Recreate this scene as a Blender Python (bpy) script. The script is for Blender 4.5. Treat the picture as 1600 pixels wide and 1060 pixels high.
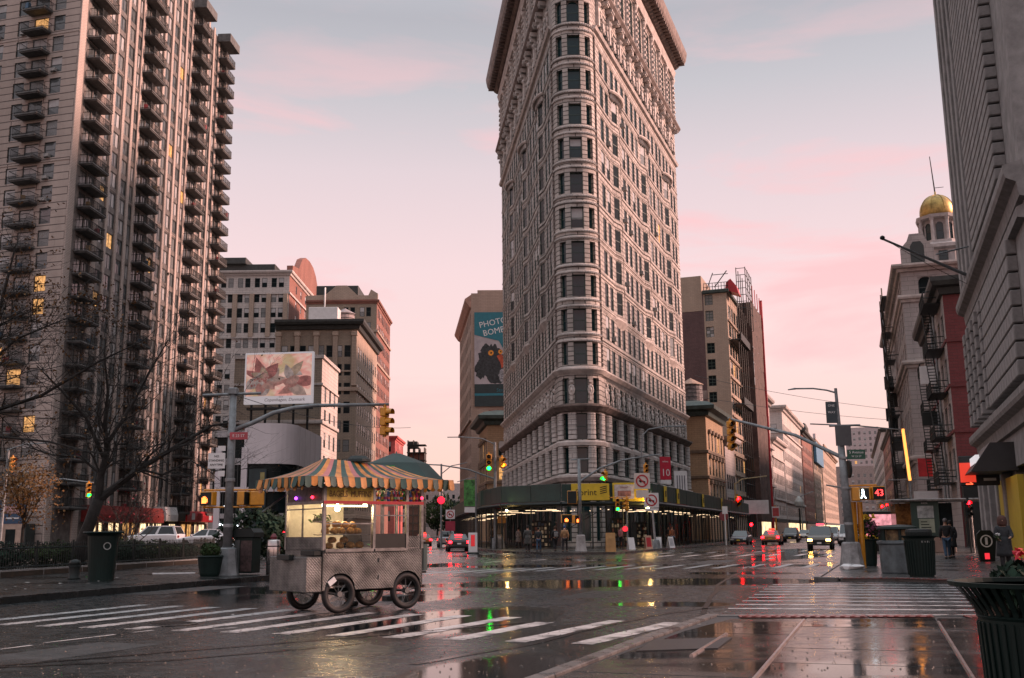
import bpy, math, random
from mathutils import Matrix, Vector
R = math.radians
sc = bpy.context.scene
for o in list(bpy.data.objects): bpy.data.objects.remove(o)
rnd = random.Random(7)
# ---------------------------------------------------------------- camera
cd = bpy.data.cameras.new('camera'); cam = bpy.data.objects.new('camera', cd)
sc.collection.objects.link(cam); sc.camera = cam
cd.sensor_width = 36; cd.lens = 36; cd.clip_end = 6000; cd.clip_start = .05
CAM_H, TILT, ROLL = 1.5, 10.69, -0.6
CM = Matrix.Rotation(R(90+TILT), 4, 'X') @ Matrix.Rotation(R(ROLL), 4, 'Z')
cam.matrix_world = Matrix.Translation((0, 0, CAM_H)) @ CM
CMI = CM.to_3x3().transposed()
# ---------------------------------------------------------------- sky and sun
SUN_EL, SUN_AZ = 21, 84            # degrees above the horizon, clockwise from the view direction
world = bpy.data.worlds.new('World'); sc.world = world; world.use_nodes = True
nt = world.node_tree; nt.nodes.clear()
def N(t, ty, **k):
    n = t.nodes.new(ty)
    for a, b in k.items(): setattr(n, a, b)
    return n
wo = N(nt, 'ShaderNodeOutputWorld'); bg = N(nt, 'ShaderNodeBackground'); nt.links.new(bg.outputs[0], wo.inputs[0])
tc = N(nt, 'ShaderNodeTexCoord'); sp = N(nt, 'ShaderNodeSeparateXYZ'); nt.links.new(tc.outputs['Generated'], sp.inputs[0])
def ramp(t, stops, interp='LINEAR'):
    r = N(t, 'ShaderNodeValToRGB'); cr = r.color_ramp; cr.interpolation = interp
    while len(cr.elements) < len(stops): cr.elements.new(.5)
    for e, (p, c) in zip(cr.elements, stops):
        e.position = p; e.color = (c[0], c[1], c[2], 1) if hasattr(c, '__len__') else (c, c, c, 1)
    return r
grad = ramp(nt, [(0, (.98, .60, .45)), (.06, (.96, .63, .54)), (.15, (.92, .67, .64)), (.25, (.86, .65, .66)), (.34, (.72, .60, .63)), (.41, (.54, .52, .555)), (.47, (.44, .435, .475)), (.62, (.65, .67, .73)), (.8, (.98, 1.04, 1.12)), (1, (1.15, 1.24, 1.34))])  # last stops lie above the view, raised to brighten the facades
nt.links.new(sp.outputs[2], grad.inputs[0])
mp = N(nt, 'ShaderNodeMapping'); mp.inputs['Scale'].default_value = (1.6, 1.6, 8); nt.links.new(tc.outputs['Generated'], mp.inputs[0])
nz = N(nt, 'ShaderNodeTexNoise'); nz.inputs['Scale'].default_value = 1.7; nz.inputs['Detail'].default_value = 6; nz.inputs['Roughness'].default_value = .55
nz.inputs['Distortion'].default_value = .4; nt.links.new(mp.outputs[0], nz.inputs['Vector'])
cl = ramp(nt, [(.47, 0), (.60, 1)]); nt.links.new(nz.outputs[0], cl.inputs[0])
band = ramp(nt, [(0, .25), (.08, .45), (.2, .7), (.32, .9), (.40, .45), (.5, .08)]); nt.links.new(sp.outputs[2], band.inputs[0])
ml = N(nt, 'ShaderNodeMath', operation='MULTIPLY'); nt.links.new(cl.outputs[0], ml.inputs[0]); nt.links.new(band.outputs[0], ml.inputs[1])
mx = N(nt, 'ShaderNodeMixRGB'); mx.inputs[2].default_value = (.95, .53, .54, 1)
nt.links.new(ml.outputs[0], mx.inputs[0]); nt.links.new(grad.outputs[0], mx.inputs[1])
sky = N(nt, 'ShaderNodeTexSky', sky_type='NISHITA'); sky.sun_disc = False; sky.sun_elevation = R(SUN_EL); sky.sun_rotation = R(SUN_AZ)
sk = N(nt, 'ShaderNodeMixRGB', blend_type='ADD'); sk.inputs[0].default_value = .004
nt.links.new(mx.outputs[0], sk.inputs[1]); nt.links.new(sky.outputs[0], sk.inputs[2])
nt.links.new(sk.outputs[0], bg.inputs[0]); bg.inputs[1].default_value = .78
sl = bpy.data.lights.new('sun', 'SUN'); sun = bpy.data.objects.new('sun', sl); sc.collection.objects.link(sun)
sl.energy = 5; sl.angle = R(11); sl.color = (1, .58, .47)
sd = Vector((math.sin(R(SUN_AZ))*math.cos(R(SUN_EL)), math.cos(R(SUN_AZ))*math.cos(R(SUN_EL)), math.sin(R(SUN_EL))))
sun.rotation_euler = sd.to_track_quat('Z', 'Y').to_euler()
vs = sc.view_settings; vs.view_transform = 'Standard'; vs.look = 'None'; vs.exposure = .5; vs.gamma = 1; vs.use_curve_mapping = False
cy = sc.cycles; cy.use_denoising = True; cy.max_bounces = 6; cy.diffuse_bounces = 3; cy.glossy_bounces = 4; cy.transmission_bounces = 4
cy.transparent_max_bounces = 8; cy.caustics_reflective = False; cy.caustics_refractive = False; cy.sample_clamp_indirect = 4
try: cy.denoiser = 'OPENIMAGEDENOISE'
except Exception: pass
# ---------------------------------------------------------------- helpers
COL = sc.collection
def link(o, parent=None, loc=None, rz=0):
    COL.objects.link(o)
    if parent is not None: o.parent = parent
    if loc is not None: o.location = loc
    if rz: o.rotation_euler = (0, 0, rz)
    return o
def tag(o, label=None, cat=None, group=None, kind=None):
    if label: o['label'] = label
    if cat: o['category'] = cat
    if group: o['group'] = group
    if kind: o['kind'] = kind
    return o
def thing(name, label, cat, loc=(0, 0, 0), rz=0, group=None):
    o = bpy.data.objects.new(name, None); o.empty_display_size = .2
    link(o, None, loc, rz); return tag(o, label, cat, group)
def mob(name, mesh, parent=None, loc=None, rz=0): return link(bpy.data.objects.new(name, mesh), parent, loc, rz)
def copy_tree(o, parent=None):
    c = o.copy(); COL.objects.link(c); c.parent = parent
    for ch in list(o.children): copy_tree(ch, c)
    return c
def dup(o, loc, rz=0, label=None, sc_=None):
    c = copy_tree(o); c.location = loc; c.rotation_euler = (0, 0, rz)
    if label: c['label'] = label
    if sc_: c.scale = (sc_,)*3 if not hasattr(sc_, '__len__') else sc_
    return c
class MB:
    def __init__(s): s.v = []; s.f = []; s.m = []; s.T = None
    def add(s, p):
        s.v.append(tuple(s.T @ Vector(p)) if s.T is not None else (p[0], p[1], p[2])); return len(s.v)-1
    def q(s, pts, mi=0):
        s.f.append([s.add(p) for p in pts]); s.m.append(mi); return s
    def box(s, x0, x1, y0, y1, z0, z1, mi=0):
        i = [s.add(p) for p in ((x0,y0,z0),(x1,y0,z0),(x1,y1,z0),(x0,y1,z0),(x0,y0,z1),(x1,y0,z1),(x1,y1,z1),(x0,y1,z1))]
        for f in ((3,2,1,0),(4,5,6,7),(0,1,5,4),(1,2,6,5),(2,3,7,6),(3,0,4,7)): s.f.append([i[k] for k in f]); s.m.append(mi)
        return s
    def cbox(s, c, d, mi=0): return s.box(c[0]-d[0]/2, c[0]+d[0]/2, c[1]-d[1]/2, c[1]+d[1]/2, c[2]-d[2]/2, c[2]+d[2]/2, mi)
    def bbox(s, x0, x1, y0, y1, z0, z1, b=.02, mi=0):     # box with chamfered edges
        xs, ys, zs = (x0, x1), (y0, y1), (z0, z1); P = {}
        for i in (0, 1):
            for j in (0, 1):
                for k in (0, 1):
                    sx, sy, sz = (b, -b)[i], (b, -b)[j], (b, -b)[k]
                    P[i,j,k,0] = s.add((xs[i], ys[j]+sy, zs[k]+sz)); P[i,j,k,1] = s.add((xs[i]+sx, ys[j], zs[k]+sz)); P[i,j,k,2] = s.add((xs[i]+sx, ys[j]+sy, zs[k]))
        def fc(*a): s.f.append([P[t] for t in a]); s.m.append(mi)
        fc((0,0,0,0),(0,0,1,0),(0,1,1,0),(0,1,0,0)); fc((1,0,0,0),(1,1,0,0),(1,1,1,0),(1,0,1,0))
        fc((0,0,0,1),(1,0,0,1),(1,0,1,1),(0,0,1,1)); fc((0,1,0,1),(0,1,1,1),(1,1,1,1),(1,1,0,1))
        fc((0,0,0,2),(0,1,0,2),(1,1,0,2),(1,0,0,2)); fc((0,0,1,2),(1,0,1,2),(1,1,1,2),(0,1,1,2))
        for i in (0, 1):
            for j in (0, 1):
                fc((i,j,0,0),(i,j,0,1),(i,j,1,1),(i,j,1,0)); fc((i,0,j,0),(i,0,j,2),(i,1,j,2),(i,1,j,0)); fc((0,i,j,1),(0,i,j,2),(1,i,j,2),(1,i,j,1))
                for k in (0, 1): fc((i,j,k,0),(i,j,k,1),(i,j,k,2))
        return s
    def tube(s, pts, rad, n=8, mi=0, cap=True, sq=1.0):
        pts = [Vector(p) for p in pts]
        if not hasattr(rad, '__len__'): rad = [rad]*len(pts)
        rings = []; up = None
        for k, p in enumerate(pts):
            t = (pts[min(k+1, len(pts)-1)]-pts[max(k-1, 0)]).normalized()
            if up is None:
                a = Vector((0, 0, 1)) if abs(t.z) < .9 else Vector((1, 0, 0)); up = t.cross(a).normalized()
            up = (up - t*up.dot(t)).normalized(); w = t.cross(up)
            rings.append([s.add(p+(up*math.cos(2*math.pi*j/n)+w*math.sin(2*math.pi*j/n)*sq)*rad[k]) for j in range(n)])
        for a, b in zip(rings, rings[1:]):
            for j in range(n): s.f.append([a[j], a[(j+1) % n], b[(j+1) % n], b[j]]); s.m.append(mi)
        if cap:
            s.f.append(rings[0][::-1]); s.m.append(mi); s.f.append(rings[-1]); s.m.append(mi)
        return s
    def bar(s, a, b, w, mi=0): return s.tube([a, b], w*.7071, 4, mi)
    def lathe(s, prof, n=16, c=(0, 0, 0), mi=0, axis='z', ph=0, cap=True):
        rings = []
        for r, h in prof:
            ring = []
            for j in range(n):
                a = 2*math.pi*j/n+ph; x, y = r*math.cos(a), r*math.sin(a)
                p = (c[0]+x, c[1]+y, c[2]+h) if axis == 'z' else ((c[0]+x, c[1]-h, c[2]+y) if axis == 'y' else (c[0]+h, c[1]+x, c[2]+y))
                ring.append(s.add(p))
            rings.append(ring)
        for a, b in zip(rings, rings[1:]):
            for j in range(n): s.f.append([a[j], a[(j+1) % n], b[(j+1) % n], b[j]]); s.m.append(mi)
        if cap and prof[0][0] > 1e-4: s.f.append(rings[0][::-1]); s.m.append(mi)
        if cap and prof[-1][0] > 1e-4: s.f.append(rings[-1]); s.m.append(mi)
        return s
    def prism(s, poly, z0, z1, mi=0, bottom=True):
        a = [s.add((p[0], p[1], z0)) for p in poly]; b = [s.add((p[0], p[1], z1)) for p in poly]; n = len(poly)
        s.f.append(b); s.m.append(mi)
        if bottom: s.f.append(a[::-1]); s.m.append(mi)
        for j in range(n): s.f.append([a[j], a[(j+1) % n], b[(j+1) % n], b[j]]); s.m.append(mi)
        return s
    def xprism(s, poly, y0, y1, mi=0):       # polygon in x,z extruded along y
        a = [s.add((p[0], y0, p[1])) for p in poly]; b = [s.add((p[0], y1, p[1])) for p in poly]; n = len(poly)
        s.f.append(a); s.m.append(mi); s.f.append(b[::-1]); s.m.append(mi)
        for j in range(n): s.f.append([a[(j+1) % n], a[j], b[j], b[(j+1) % n]]); s.m.append(mi)
        return s
    def sweep(s, path, prof, mi=0, closed=False):   # profile (out, z) along a plan path; out = right of travel
        n = len(path); rings = []
        for k, p in enumerate(path):
            def nrm(a, b):
                d = Vector((b[0]-a[0], b[1]-a[1])).normalized(); return Vector((d.y, -d.x))
            n0 = nrm(path[k-1], p) if (k > 0 or closed) else nrm(p, path[k+1]); n1 = nrm(p, path[(k+1) % n]) if (k < n-1 or closed) else n0
            m = n0+n1; m = m/max(m.length_squared/2, .35)
            rings.append([s.add((p[0]+m.x*o, p[1]+m.y*o, z)) for o, z in prof])
        rr = list(zip(rings, rings[1:])) + ([(rings[-1], rings[0])] if closed else [])
        for a, b in rr:
            for j in range(len(prof)-1): s.f.append([a[j], b[j], b[j+1], a[j+1]]); s.m.append(mi)
        if not closed:
            s.f.append(rings[0]); s.m.append(mi); s.f.append(rings[-1][::-1]); s.m.append(mi)
        return s
    def put(s, o, M):
        b = len(s.v); s.v += [tuple(M @ Vector(p)) for p in o.v]; s.f += [[i+b for i in f] for f in o.f]; s.m += o.m; return s
    def mesh(s, name, mats, smooth=False):
        me = bpy.data.meshes.new(name); me.from_pydata(s.v, [], s.f)
        if not isinstance(mats, (list, tuple)): mats = [mats]
        for m in mats: me.materials.append(m)
        if len(mats) > 1: me.polygons.foreach_set('material_index', [min(i, len(mats)-1) for i in s.m])
        if smooth: me.polygons.foreach_set('use_smooth', [True]*len(me.polygons))
        uv = me.uv_layers.new(name='UVMap'); co = []
        V = s.v
        for p in me.polygons:
            nx, ny, nz_ = p.normal
            if abs(nz_) > .75: co += [c for i in p.vertices for c in (V[i][0], V[i][1])]
            else:
                l = math.hypot(nx, ny) or 1; tx, ty = -ny/l, nx/l
                co += [c for i in p.vertices for c in (V[i][0]*tx+V[i][1]*ty, V[i][2])]
        uv.data.foreach_set('uv', co); me.update(); return me
    def build(s, name, mats, parent=None, loc=None, rz=0, smooth=False):
        return mob(name, s.mesh(name, mats, smooth), parent, loc, rz)
def smooth_angle(o, a=40):
    me = o.data
    try: me.set_sharp_from_angle(angle=R(a))
    except Exception: pass
    return o
def px_of(p):
    q = CMI @ (Vector(p)-Vector((0, 0, CAM_H)))
    return (800+1600*q.x/-q.z, 530-1600*q.y/-q.z, -q.z) if q.z < -.1 else (-9e3, -9e3, -q.z)
# ---------------------------------------------------------------- materials
MATS = {}
def mat(name, c, rough=.6, metal=0, var=.18, scale=1.5, bump=0, bscale=20, coat=0, c2=None, rvar=0, alpha=1, spec=.5):
    if name in MATS: return MATS[name]
    m = bpy.data.materials.new(name); MATS[name] = m; m.use_nodes = True; t = m.node_tree
    b = t.nodes['Principled BSDF']; b.inputs['Roughness'].default_value = rough; b.inputs['Metallic'].default_value = metal
    b.inputs['Specular IOR Level'].default_value = spec
    if coat: b.inputs['Coat Weight'].default_value = coat; b.inputs['Coat Roughness'].default_value = .08
    g = N(t, 'ShaderNodeTexCoord')
    n = N(t, 'ShaderNodeTexNoise'); n.inputs['Scale'].default_value = scale; n.inputs['Detail'].default_value = 5; n.inputs['Roughness'].default_value = .65
    t.links.new(g.outputs['Object'], n.inputs['Vector'])
    d = c2 if c2 else tuple(x*(1-2*var) for x in c)
    e = c if c2 else tuple(min(1, x*(1+var)) for x in c)
    r = ramp(t, [(.3, d), (.7, e)]); t.links.new(n.outputs[0], r.inputs[0]); t.links.new(r.outputs[0], b.inputs['Base Color'])
    if rvar:
        rr = ramp(t, [(.35, max(.02, rough-rvar)), (.65, min(1, rough+rvar))]); t.links.new(n.outputs[0], rr.inputs[0]); t.links.new(rr.outputs[0], b.inputs['Roughness'])
    if bump:
        n2 = N(t, 'ShaderNodeTexNoise'); n2.inputs['Scale'].default_value = bscale; n2.inputs['Detail'].default_value = 4
        t.links.new(g.outputs['Object'], n2.inputs['Vector']); bp = N(t, 'ShaderNodeBump'); bp.inputs['Strength'].default_value = bump; bp.inputs['Distance'].default_value = .02
        t.links.new(n2.outputs[0], bp.inputs['Height']); t.links.new(bp.outputs[0], b.inputs['Normal'])
    return m
def emat(name, c, st, var=0, scale=6):
    if name in MATS: return MATS[name]
    m = bpy.data.materials.new(name); MATS[name] = m; m.use_nodes = True; t = m.node_tree
    b = t.nodes['Principled BSDF']; b.inputs['Base Color'].default_value = (*[x*.3 for x in c], 1); b.inputs['Roughness'].default_value = .4
    b.inputs['Emission Color'].default_value = (*c, 1); b.inputs['Emission Strength'].default_value = st
    if var:
        g = N(t, 'ShaderNodeTexCoord'); n = N(t, 'ShaderNodeTexNoise'); n.inputs['Scale'].default_value = scale; t.links.new(g.outputs['Object'], n.inputs['Vector'])
        r = ramp(t, [(.35, tuple(x*(1-var) for x in c)), (.65, c)]); t.links.new(n.outputs[0], r.inputs[0]); t.links.new(r.outputs[0], b.inputs['Emission Color'])
    return m
def brick(name, c1, c2, mortar, bw, bh, ms=.02, rough=.8, bump=.5, stain=.35, off=.5, sc_n=.25):
    if name in MATS: return MATS[name]
    m = bpy.data.materials.new(name); MATS[name] = m; m.use_nodes = True; t = m.node_tree
    b = t.nodes['Principled BSDF']; b.inputs['Roughness'].default_value = rough
    g = N(t, 'ShaderNodeTexCoord'); k = N(t, 'ShaderNodeTexBrick'); k.offset = off
    k.inputs['Scale'].default_value = 1; k.inputs['Brick Width'].default_value = bw; k.inputs['Row Height'].default_value = bh
    k.inputs['Mortar Size'].default_value = ms; k.inputs['Mortar Smooth'].default_value = .3; k.inputs['Bias'].default_value = 0
    k.inputs['Color1'].default_value = (*c1, 1); k.inputs['Color2'].default_value = (*c2, 1); k.inputs['Mortar'].default_value = (*mortar, 1)
    t.links.new(g.outputs['UV'], k.inputs['Vector'])
    n = N(t, 'ShaderNodeTexNoise'); n.inputs['Scale'].default_value = sc_n; n.inputs['Detail'].default_value = 7; n.inputs['Roughness'].default_value = .7
    mpn = N(t, 'ShaderNodeMapping'); mpn.inputs['Scale'].default_value = (1, 1, .22); t.links.new(g.outputs['Object'], mpn.inputs[0]); t.links.new(mpn.outputs[0], n.inputs['Vector'])
    r = ramp(t, [(.3, 1-stain), (.68, 1.08)]); t.links.new(n.outputs[0], r.inputs[0])
    mu = N(t, 'ShaderNodeMixRGB', blend_type='MULTIPLY'); mu.inputs[0].default_value = 1
    t.links.new(k.outputs[0], mu.inputs[1]); t.links.new(r.outputs[0], mu.inputs[2]); t.links.new(mu.outputs[0], b.inputs['Base Color'])
    bp = N(t, 'ShaderNodeBump'); bp.invert = True; bp.inputs['Strength'].default_value = bump; bp.inputs['Distance'].default_value = .05
    t.links.new(k.outputs['Fac'], bp.inputs['Height'])
    n5 = N(t, 'ShaderNodeTexNoise'); n5.inputs['Scale'].default_value = 2.6; n5.inputs['Detail'].default_value = 5; t.links.new(g.outputs['Object'], n5.inputs['Vector'])
    b2 = N(t, 'ShaderNodeBump'); b2.inputs['Strength'].default_value = .35; b2.inputs['Distance'].default_value = .12; t.links.new(n5.outputs[0], b2.inputs['Height']); t.links.new(bp.outputs[0], b2.inputs['Normal']); t.links.new(b2.outputs[0], b.inputs['Normal'])
    return m
def wet(name, c1, c2, r_dry, r_wet, lo, hi, scale, bump, bscale=70, stretch=(1, 1, 1), puddles=()):
    m = bpy.data.materials.new(name); MATS[name] = m; m.use_nodes = True; t = m.node_tree
    b = t.nodes['Principled BSDF']; g = N(t, 'ShaderNodeTexCoord'); b.inputs['IOR'].default_value = 1.36
    mpn = N(t, 'ShaderNodeMapping'); mpn.inputs['Scale'].default_value = stretch; t.links.new(g.outputs['Object'], mpn.inputs[0])
    n = N(t, 'ShaderNodeTexNoise'); n.inputs['Scale'].default_value = scale; n.inputs['Detail'].default_value = 5; n.inputs['Roughness'].default_value = .55
    t.links.new(mpn.outputs[0], n.inputs['Vector'])
    src = n.outputs[0]
    for x, y, a, b_, ang in puddles:      # low spots in the surface where rain collects
        m1 = N(t, 'ShaderNodeMapping', vector_type='TEXTURE'); m1.inputs['Location'].default_value = (x, y, 0); m1.inputs['Rotation'].default_value = (0, 0, -R(ang)); m1.inputs['Scale'].default_value = (a, b_, 1); t.links.new(g.outputs['Object'], m1.inputs[0])
        ln = N(t, 'ShaderNodeVectorMath', operation='LENGTH'); t.links.new(m1.outputs[0], ln.inputs[0])
        fo = N(t, 'ShaderNodeMapRange'); fo.inputs[1].default_value = .55; fo.inputs[2].default_value = 1.25; fo.inputs[3].default_value = .34; fo.inputs[4].default_value = 0; t.links.new(ln.outputs['Value'], fo.inputs[0])
        ad = N(t, 'ShaderNodeMath', operation='ADD'); t.links.new(src, ad.inputs[0]); t.links.new(fo.outputs[0], ad.inputs[1]); src = ad.outputs[0]
    mk = ramp(t, [(lo, 0), (hi, 1)]); t.links.new(src, mk.inputs[0])
    n3 = N(t, 'ShaderNodeTexNoise'); n3.inputs['Scale'].default_value = 1.3; n3.inputs['Detail'].default_value = 8; n3.inputs['Roughness'].default_value = .7; t.links.new(g.outputs['Object'], n3.inputs['Vector'])
    rc = ramp(t, [(.3, c1), (.7, c2)]); t.links.new(n3.outputs[0], rc.inputs[0])
    dk = N(t, 'ShaderNodeMixRGB', blend_type='MULTIPLY'); dk.inputs[2].default_value = (.5, .5, .52, 1); t.links.new(mk.outputs[0], dk.inputs[0]); t.links.new(rc.outputs[0], dk.inputs[1])
    t.links.new(dk.outputs[0], b.inputs['Base Color'])
    n4 = N(t, 'ShaderNodeTexNoise'); n4.inputs['Scale'].default_value = 4; n4.inputs['Detail'].default_value = 6; t.links.new(g.outputs['Object'], n4.inputs['Vector'])
    mr = N(t, 'ShaderNodeMapRange'); mr.inputs[1].default_value = .3; mr.inputs[2].default_value = .7; mr.inputs[3].default_value = r_dry-.10; mr.inputs[4].default_value = r_dry+.14; t.links.new(n4.outputs[0], mr.inputs[0])
    rm = N(t, 'ShaderNodeMixRGB'); t.links.new(mk.outputs[0], rm.inputs[0]); t.links.new(mr.outputs[0], rm.inputs[1]); rm.inputs[2].default_value = (r_wet,)*3+(1,)
    t.links.new(rm.outputs[0], b.inputs['Roughness'])
    n2 = N(t, 'ShaderNodeTexNoise'); n2.inputs['Scale'].default_value = bscale; n2.inputs['Detail'].default_value = 3; t.links.new(g.outputs['Object'], n2.inputs['Vector'])
    st = N(t, 'ShaderNodeMath', operation='MULTIPLY_ADD'); st.inputs[1].default_value = -bump*.92; st.inputs[2].default_value = bump; t.links.new(mk.outputs[0], st.inputs[0])
    bp = N(t, 'ShaderNodeBump'); bp.inputs['Distance'].default_value = .018; t.links.new(st.outputs[0], bp.inputs['Strength']); t.links.new(n2.outputs[0], bp.inputs['Height']); t.links.new(bp.outputs[0], b.inputs['Normal'])
    return m
def glass(name, c, rough=.05, spec=.8): return mat(name, c, rough, 0, .3, .7, spec=spec)
G_DARK = glass('glass_dark', (.010, .017, .019), .2, .07); G_MID = glass('glass_grey', (.10, .115, .12)); G_TEAL = glass('glass_teal', (.008, .035, .042), .08, .45)
G_BLIND = mat('glass_blind', (.42, .42, .42), .25, var=.1); G_CURT = mat('glass_curtain', (.20, .21, .21), .2, var=.3, scale=9)
G_LIT = emat('glass_lit', (1, .50, .17), .75, .6, 2.5)
F_DARK = mat('frame_dark', (.022, .032, .032), .45, var=.1); F_WHITE = mat('frame_white', (.34, .34, .33), .5, var=.1); F_GREEN = mat('frame_green', (.03, .065, .055), .45, var=.1)
BLACK = mat('black_paint', (.010, .016, .016), .5, var=.2, bump=.05, spec=.3); DGREEN = mat('dark_green_paint', (.005, .017, .015), .55, var=.25, scale=.8, rvar=.1, spec=.25)
STEEL = mat('galvanised_steel', (.26, .28, .29), .5, .55, .2, 3, .1, 30); GREYP = mat('grey_paint', (.20, .22, .23), .5, .2, .22, 4, .12, 40)
YELL = mat('signal_yellow', (.62, .26, .012), .42, 0, .16, 3, coat=.3); CONC = mat('concrete', (.30, .29, .28), .75, 0, .2, 2, .2, 30)
WHITEP = mat('white_paint', (.68, .68, .68), .4, var=.08); REDP = mat('red_paint', (.42, .02, .03), .4, var=.15)
RUBBER = mat('rubber', (.012, .012, .013), .6, var=.2); DSTEEL = mat('dark_iron', (.018, .022, .022), .5, .2, .3, 3)
CHROME = mat('chrome', (.5, .5, .5), .2, 1, .1)
def text(body, size, m, parent, loc, rot, name='lettering', ext=.002, ax='CENTER', sx=1, sh=0):
    c = bpy.data.curves.new(name, 'FONT'); c.body = body; c.size = size; c.align_x = ax; c.align_y = 'CENTER'; c.extrude = ext; c.resolution_u = 2; c.shear = sh
    c.materials.append(m); t = bpy.data.objects.new('tmp_text', c)
    me = bpy.data.meshes.new_from_object(t); bpy.data.objects.remove(t); bpy.data.curves.remove(c); me.name = name
    if not me.materials: me.materials.append(m)
    o = mob(name, me, parent, loc); o.rotation_euler = rot; o.scale = (sx, 1, 1); return o
# ---- windows and facades
WC = {}
def win_mb(w, h, nc, nr, fr=.07, var=0, arch=False, d=.06):
    b = MB()
    def bx(x0, x1, z0, z1, mi=0, y0=-d/2, y1=d/2): b.box(x0, x1, y0, y1, z0, z1, mi)
    bx(-w/2, -w/2+fr, 0, h); bx(w/2-fr, w/2, 0, h); bx(-w/2+fr, w/2-fr, 0, fr); bx(-w/2+fr, w/2-fr, h-fr, h)
    iw, ih = w-2*fr, h-2*fr; t = fr*.42
    for k in range(1, nc): x = -w/2+fr+iw*k/nc; bx(x-t, x+t, fr, h-fr, 0, -d*.4, d*.4)
    for k in range(1, nr): z = fr+ih*k/nr; bx(-w/2+fr, w/2-fr, z-t, z+t, 0, -d*.3, d*.3)
    for i in range(nc):
        for j in range(nr):
            x0, x1, z0, z1 = -w/2+fr+iw*i/nc, -w/2+fr+iw*(i+1)/nc, fr+ih*j/nr, fr+ih*(j+1)/nr
            mi = 1
            if var == 1 and j >= nr/2: mi = 2
            elif var == 2: mi = 3
            elif var == 3: mi = 2 if (i+j) % 2 else 4
            elif var == 4: mi = 4
            y = .012 if nr == 1 or j < nr/2 else -.004
            b.q([(x0, y, z0), (x1, y, z0), (x1, y, z1), (x0, y, z1)], mi)
    if arch:
        r = w/2; n = 8
        for sx in (-1, 1):
            for k in range(n):
                a0, a1 = math.pi/2*k/n, math.pi/2*(k+1)/n
                p = [(sx*r*math.sin(a0), h-r+r*math.cos(a0)), (sx*r*math.sin(a1), h-r+r*math.cos(a1))]
                q = [(p[0][0], -.1, p[0][1]), (p[1][0], -.1, p[1][1]), (p[1][0], -.1, h+.01), (p[0][0], -.1, h+.01)]
                b.q(q if sx > 0 else q[::-1], 5)
                q = [(p[0][0], -.1, p[0][1]), (p[0][0], .03, p[0][1]), (p[1][0], .03, p[1][1]), (p[1][0], -.1, p[1][1])]; b.q(q, 5)
    return b
def win_get(key, mats):
    kk = (key, tuple(m.name for m in mats))
    if kk not in WC:
        b = win_mb(*key); WC[kk] = (b, b.mesh('window', list(mats)))
    return WC[kk]
def place_windows(root, wins, mats, limit=290, name='window', rest='window_rows'):
    """wins: (w,h,nc,nr,fr,arch,weights), (x,y,z), rz"""
    M = Matrix.Translation(root.location) @ Matrix.Rotation(root.rotation_euler.z, 4, 'Z'); L = []
    for k, p, rz in wins:
        wp = M @ Vector(p); x, y, dd = px_of(wp)
        seen = -30 < x < 1630 and -30 < y < 900
        L.append(((0 if seen else 1e5)+dd/(k[0]*k[1])**.5, k, p, rz))
    L.sort(key=lambda a: a[0]); R2 = MB(); n = 0
    for i, (s, k, p, rz) in enumerate(L):
        w, h, nc, nr, fr, arch, wt = k
        var = rnd.choices(range(5), wt)[0]
        b, me = win_get((round(w, 3), round(h, 3), nc, nr, fr, var, arch), mats)
        if i < limit: mob(name, me, root, p, rz)
        else: R2.put(b, Matrix.Translation(p) @ Matrix.Rotation(rz, 4, 'Z')); n += 1
    if n: tag(R2.build(rest, list(mats), root), kind='stuff')
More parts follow.
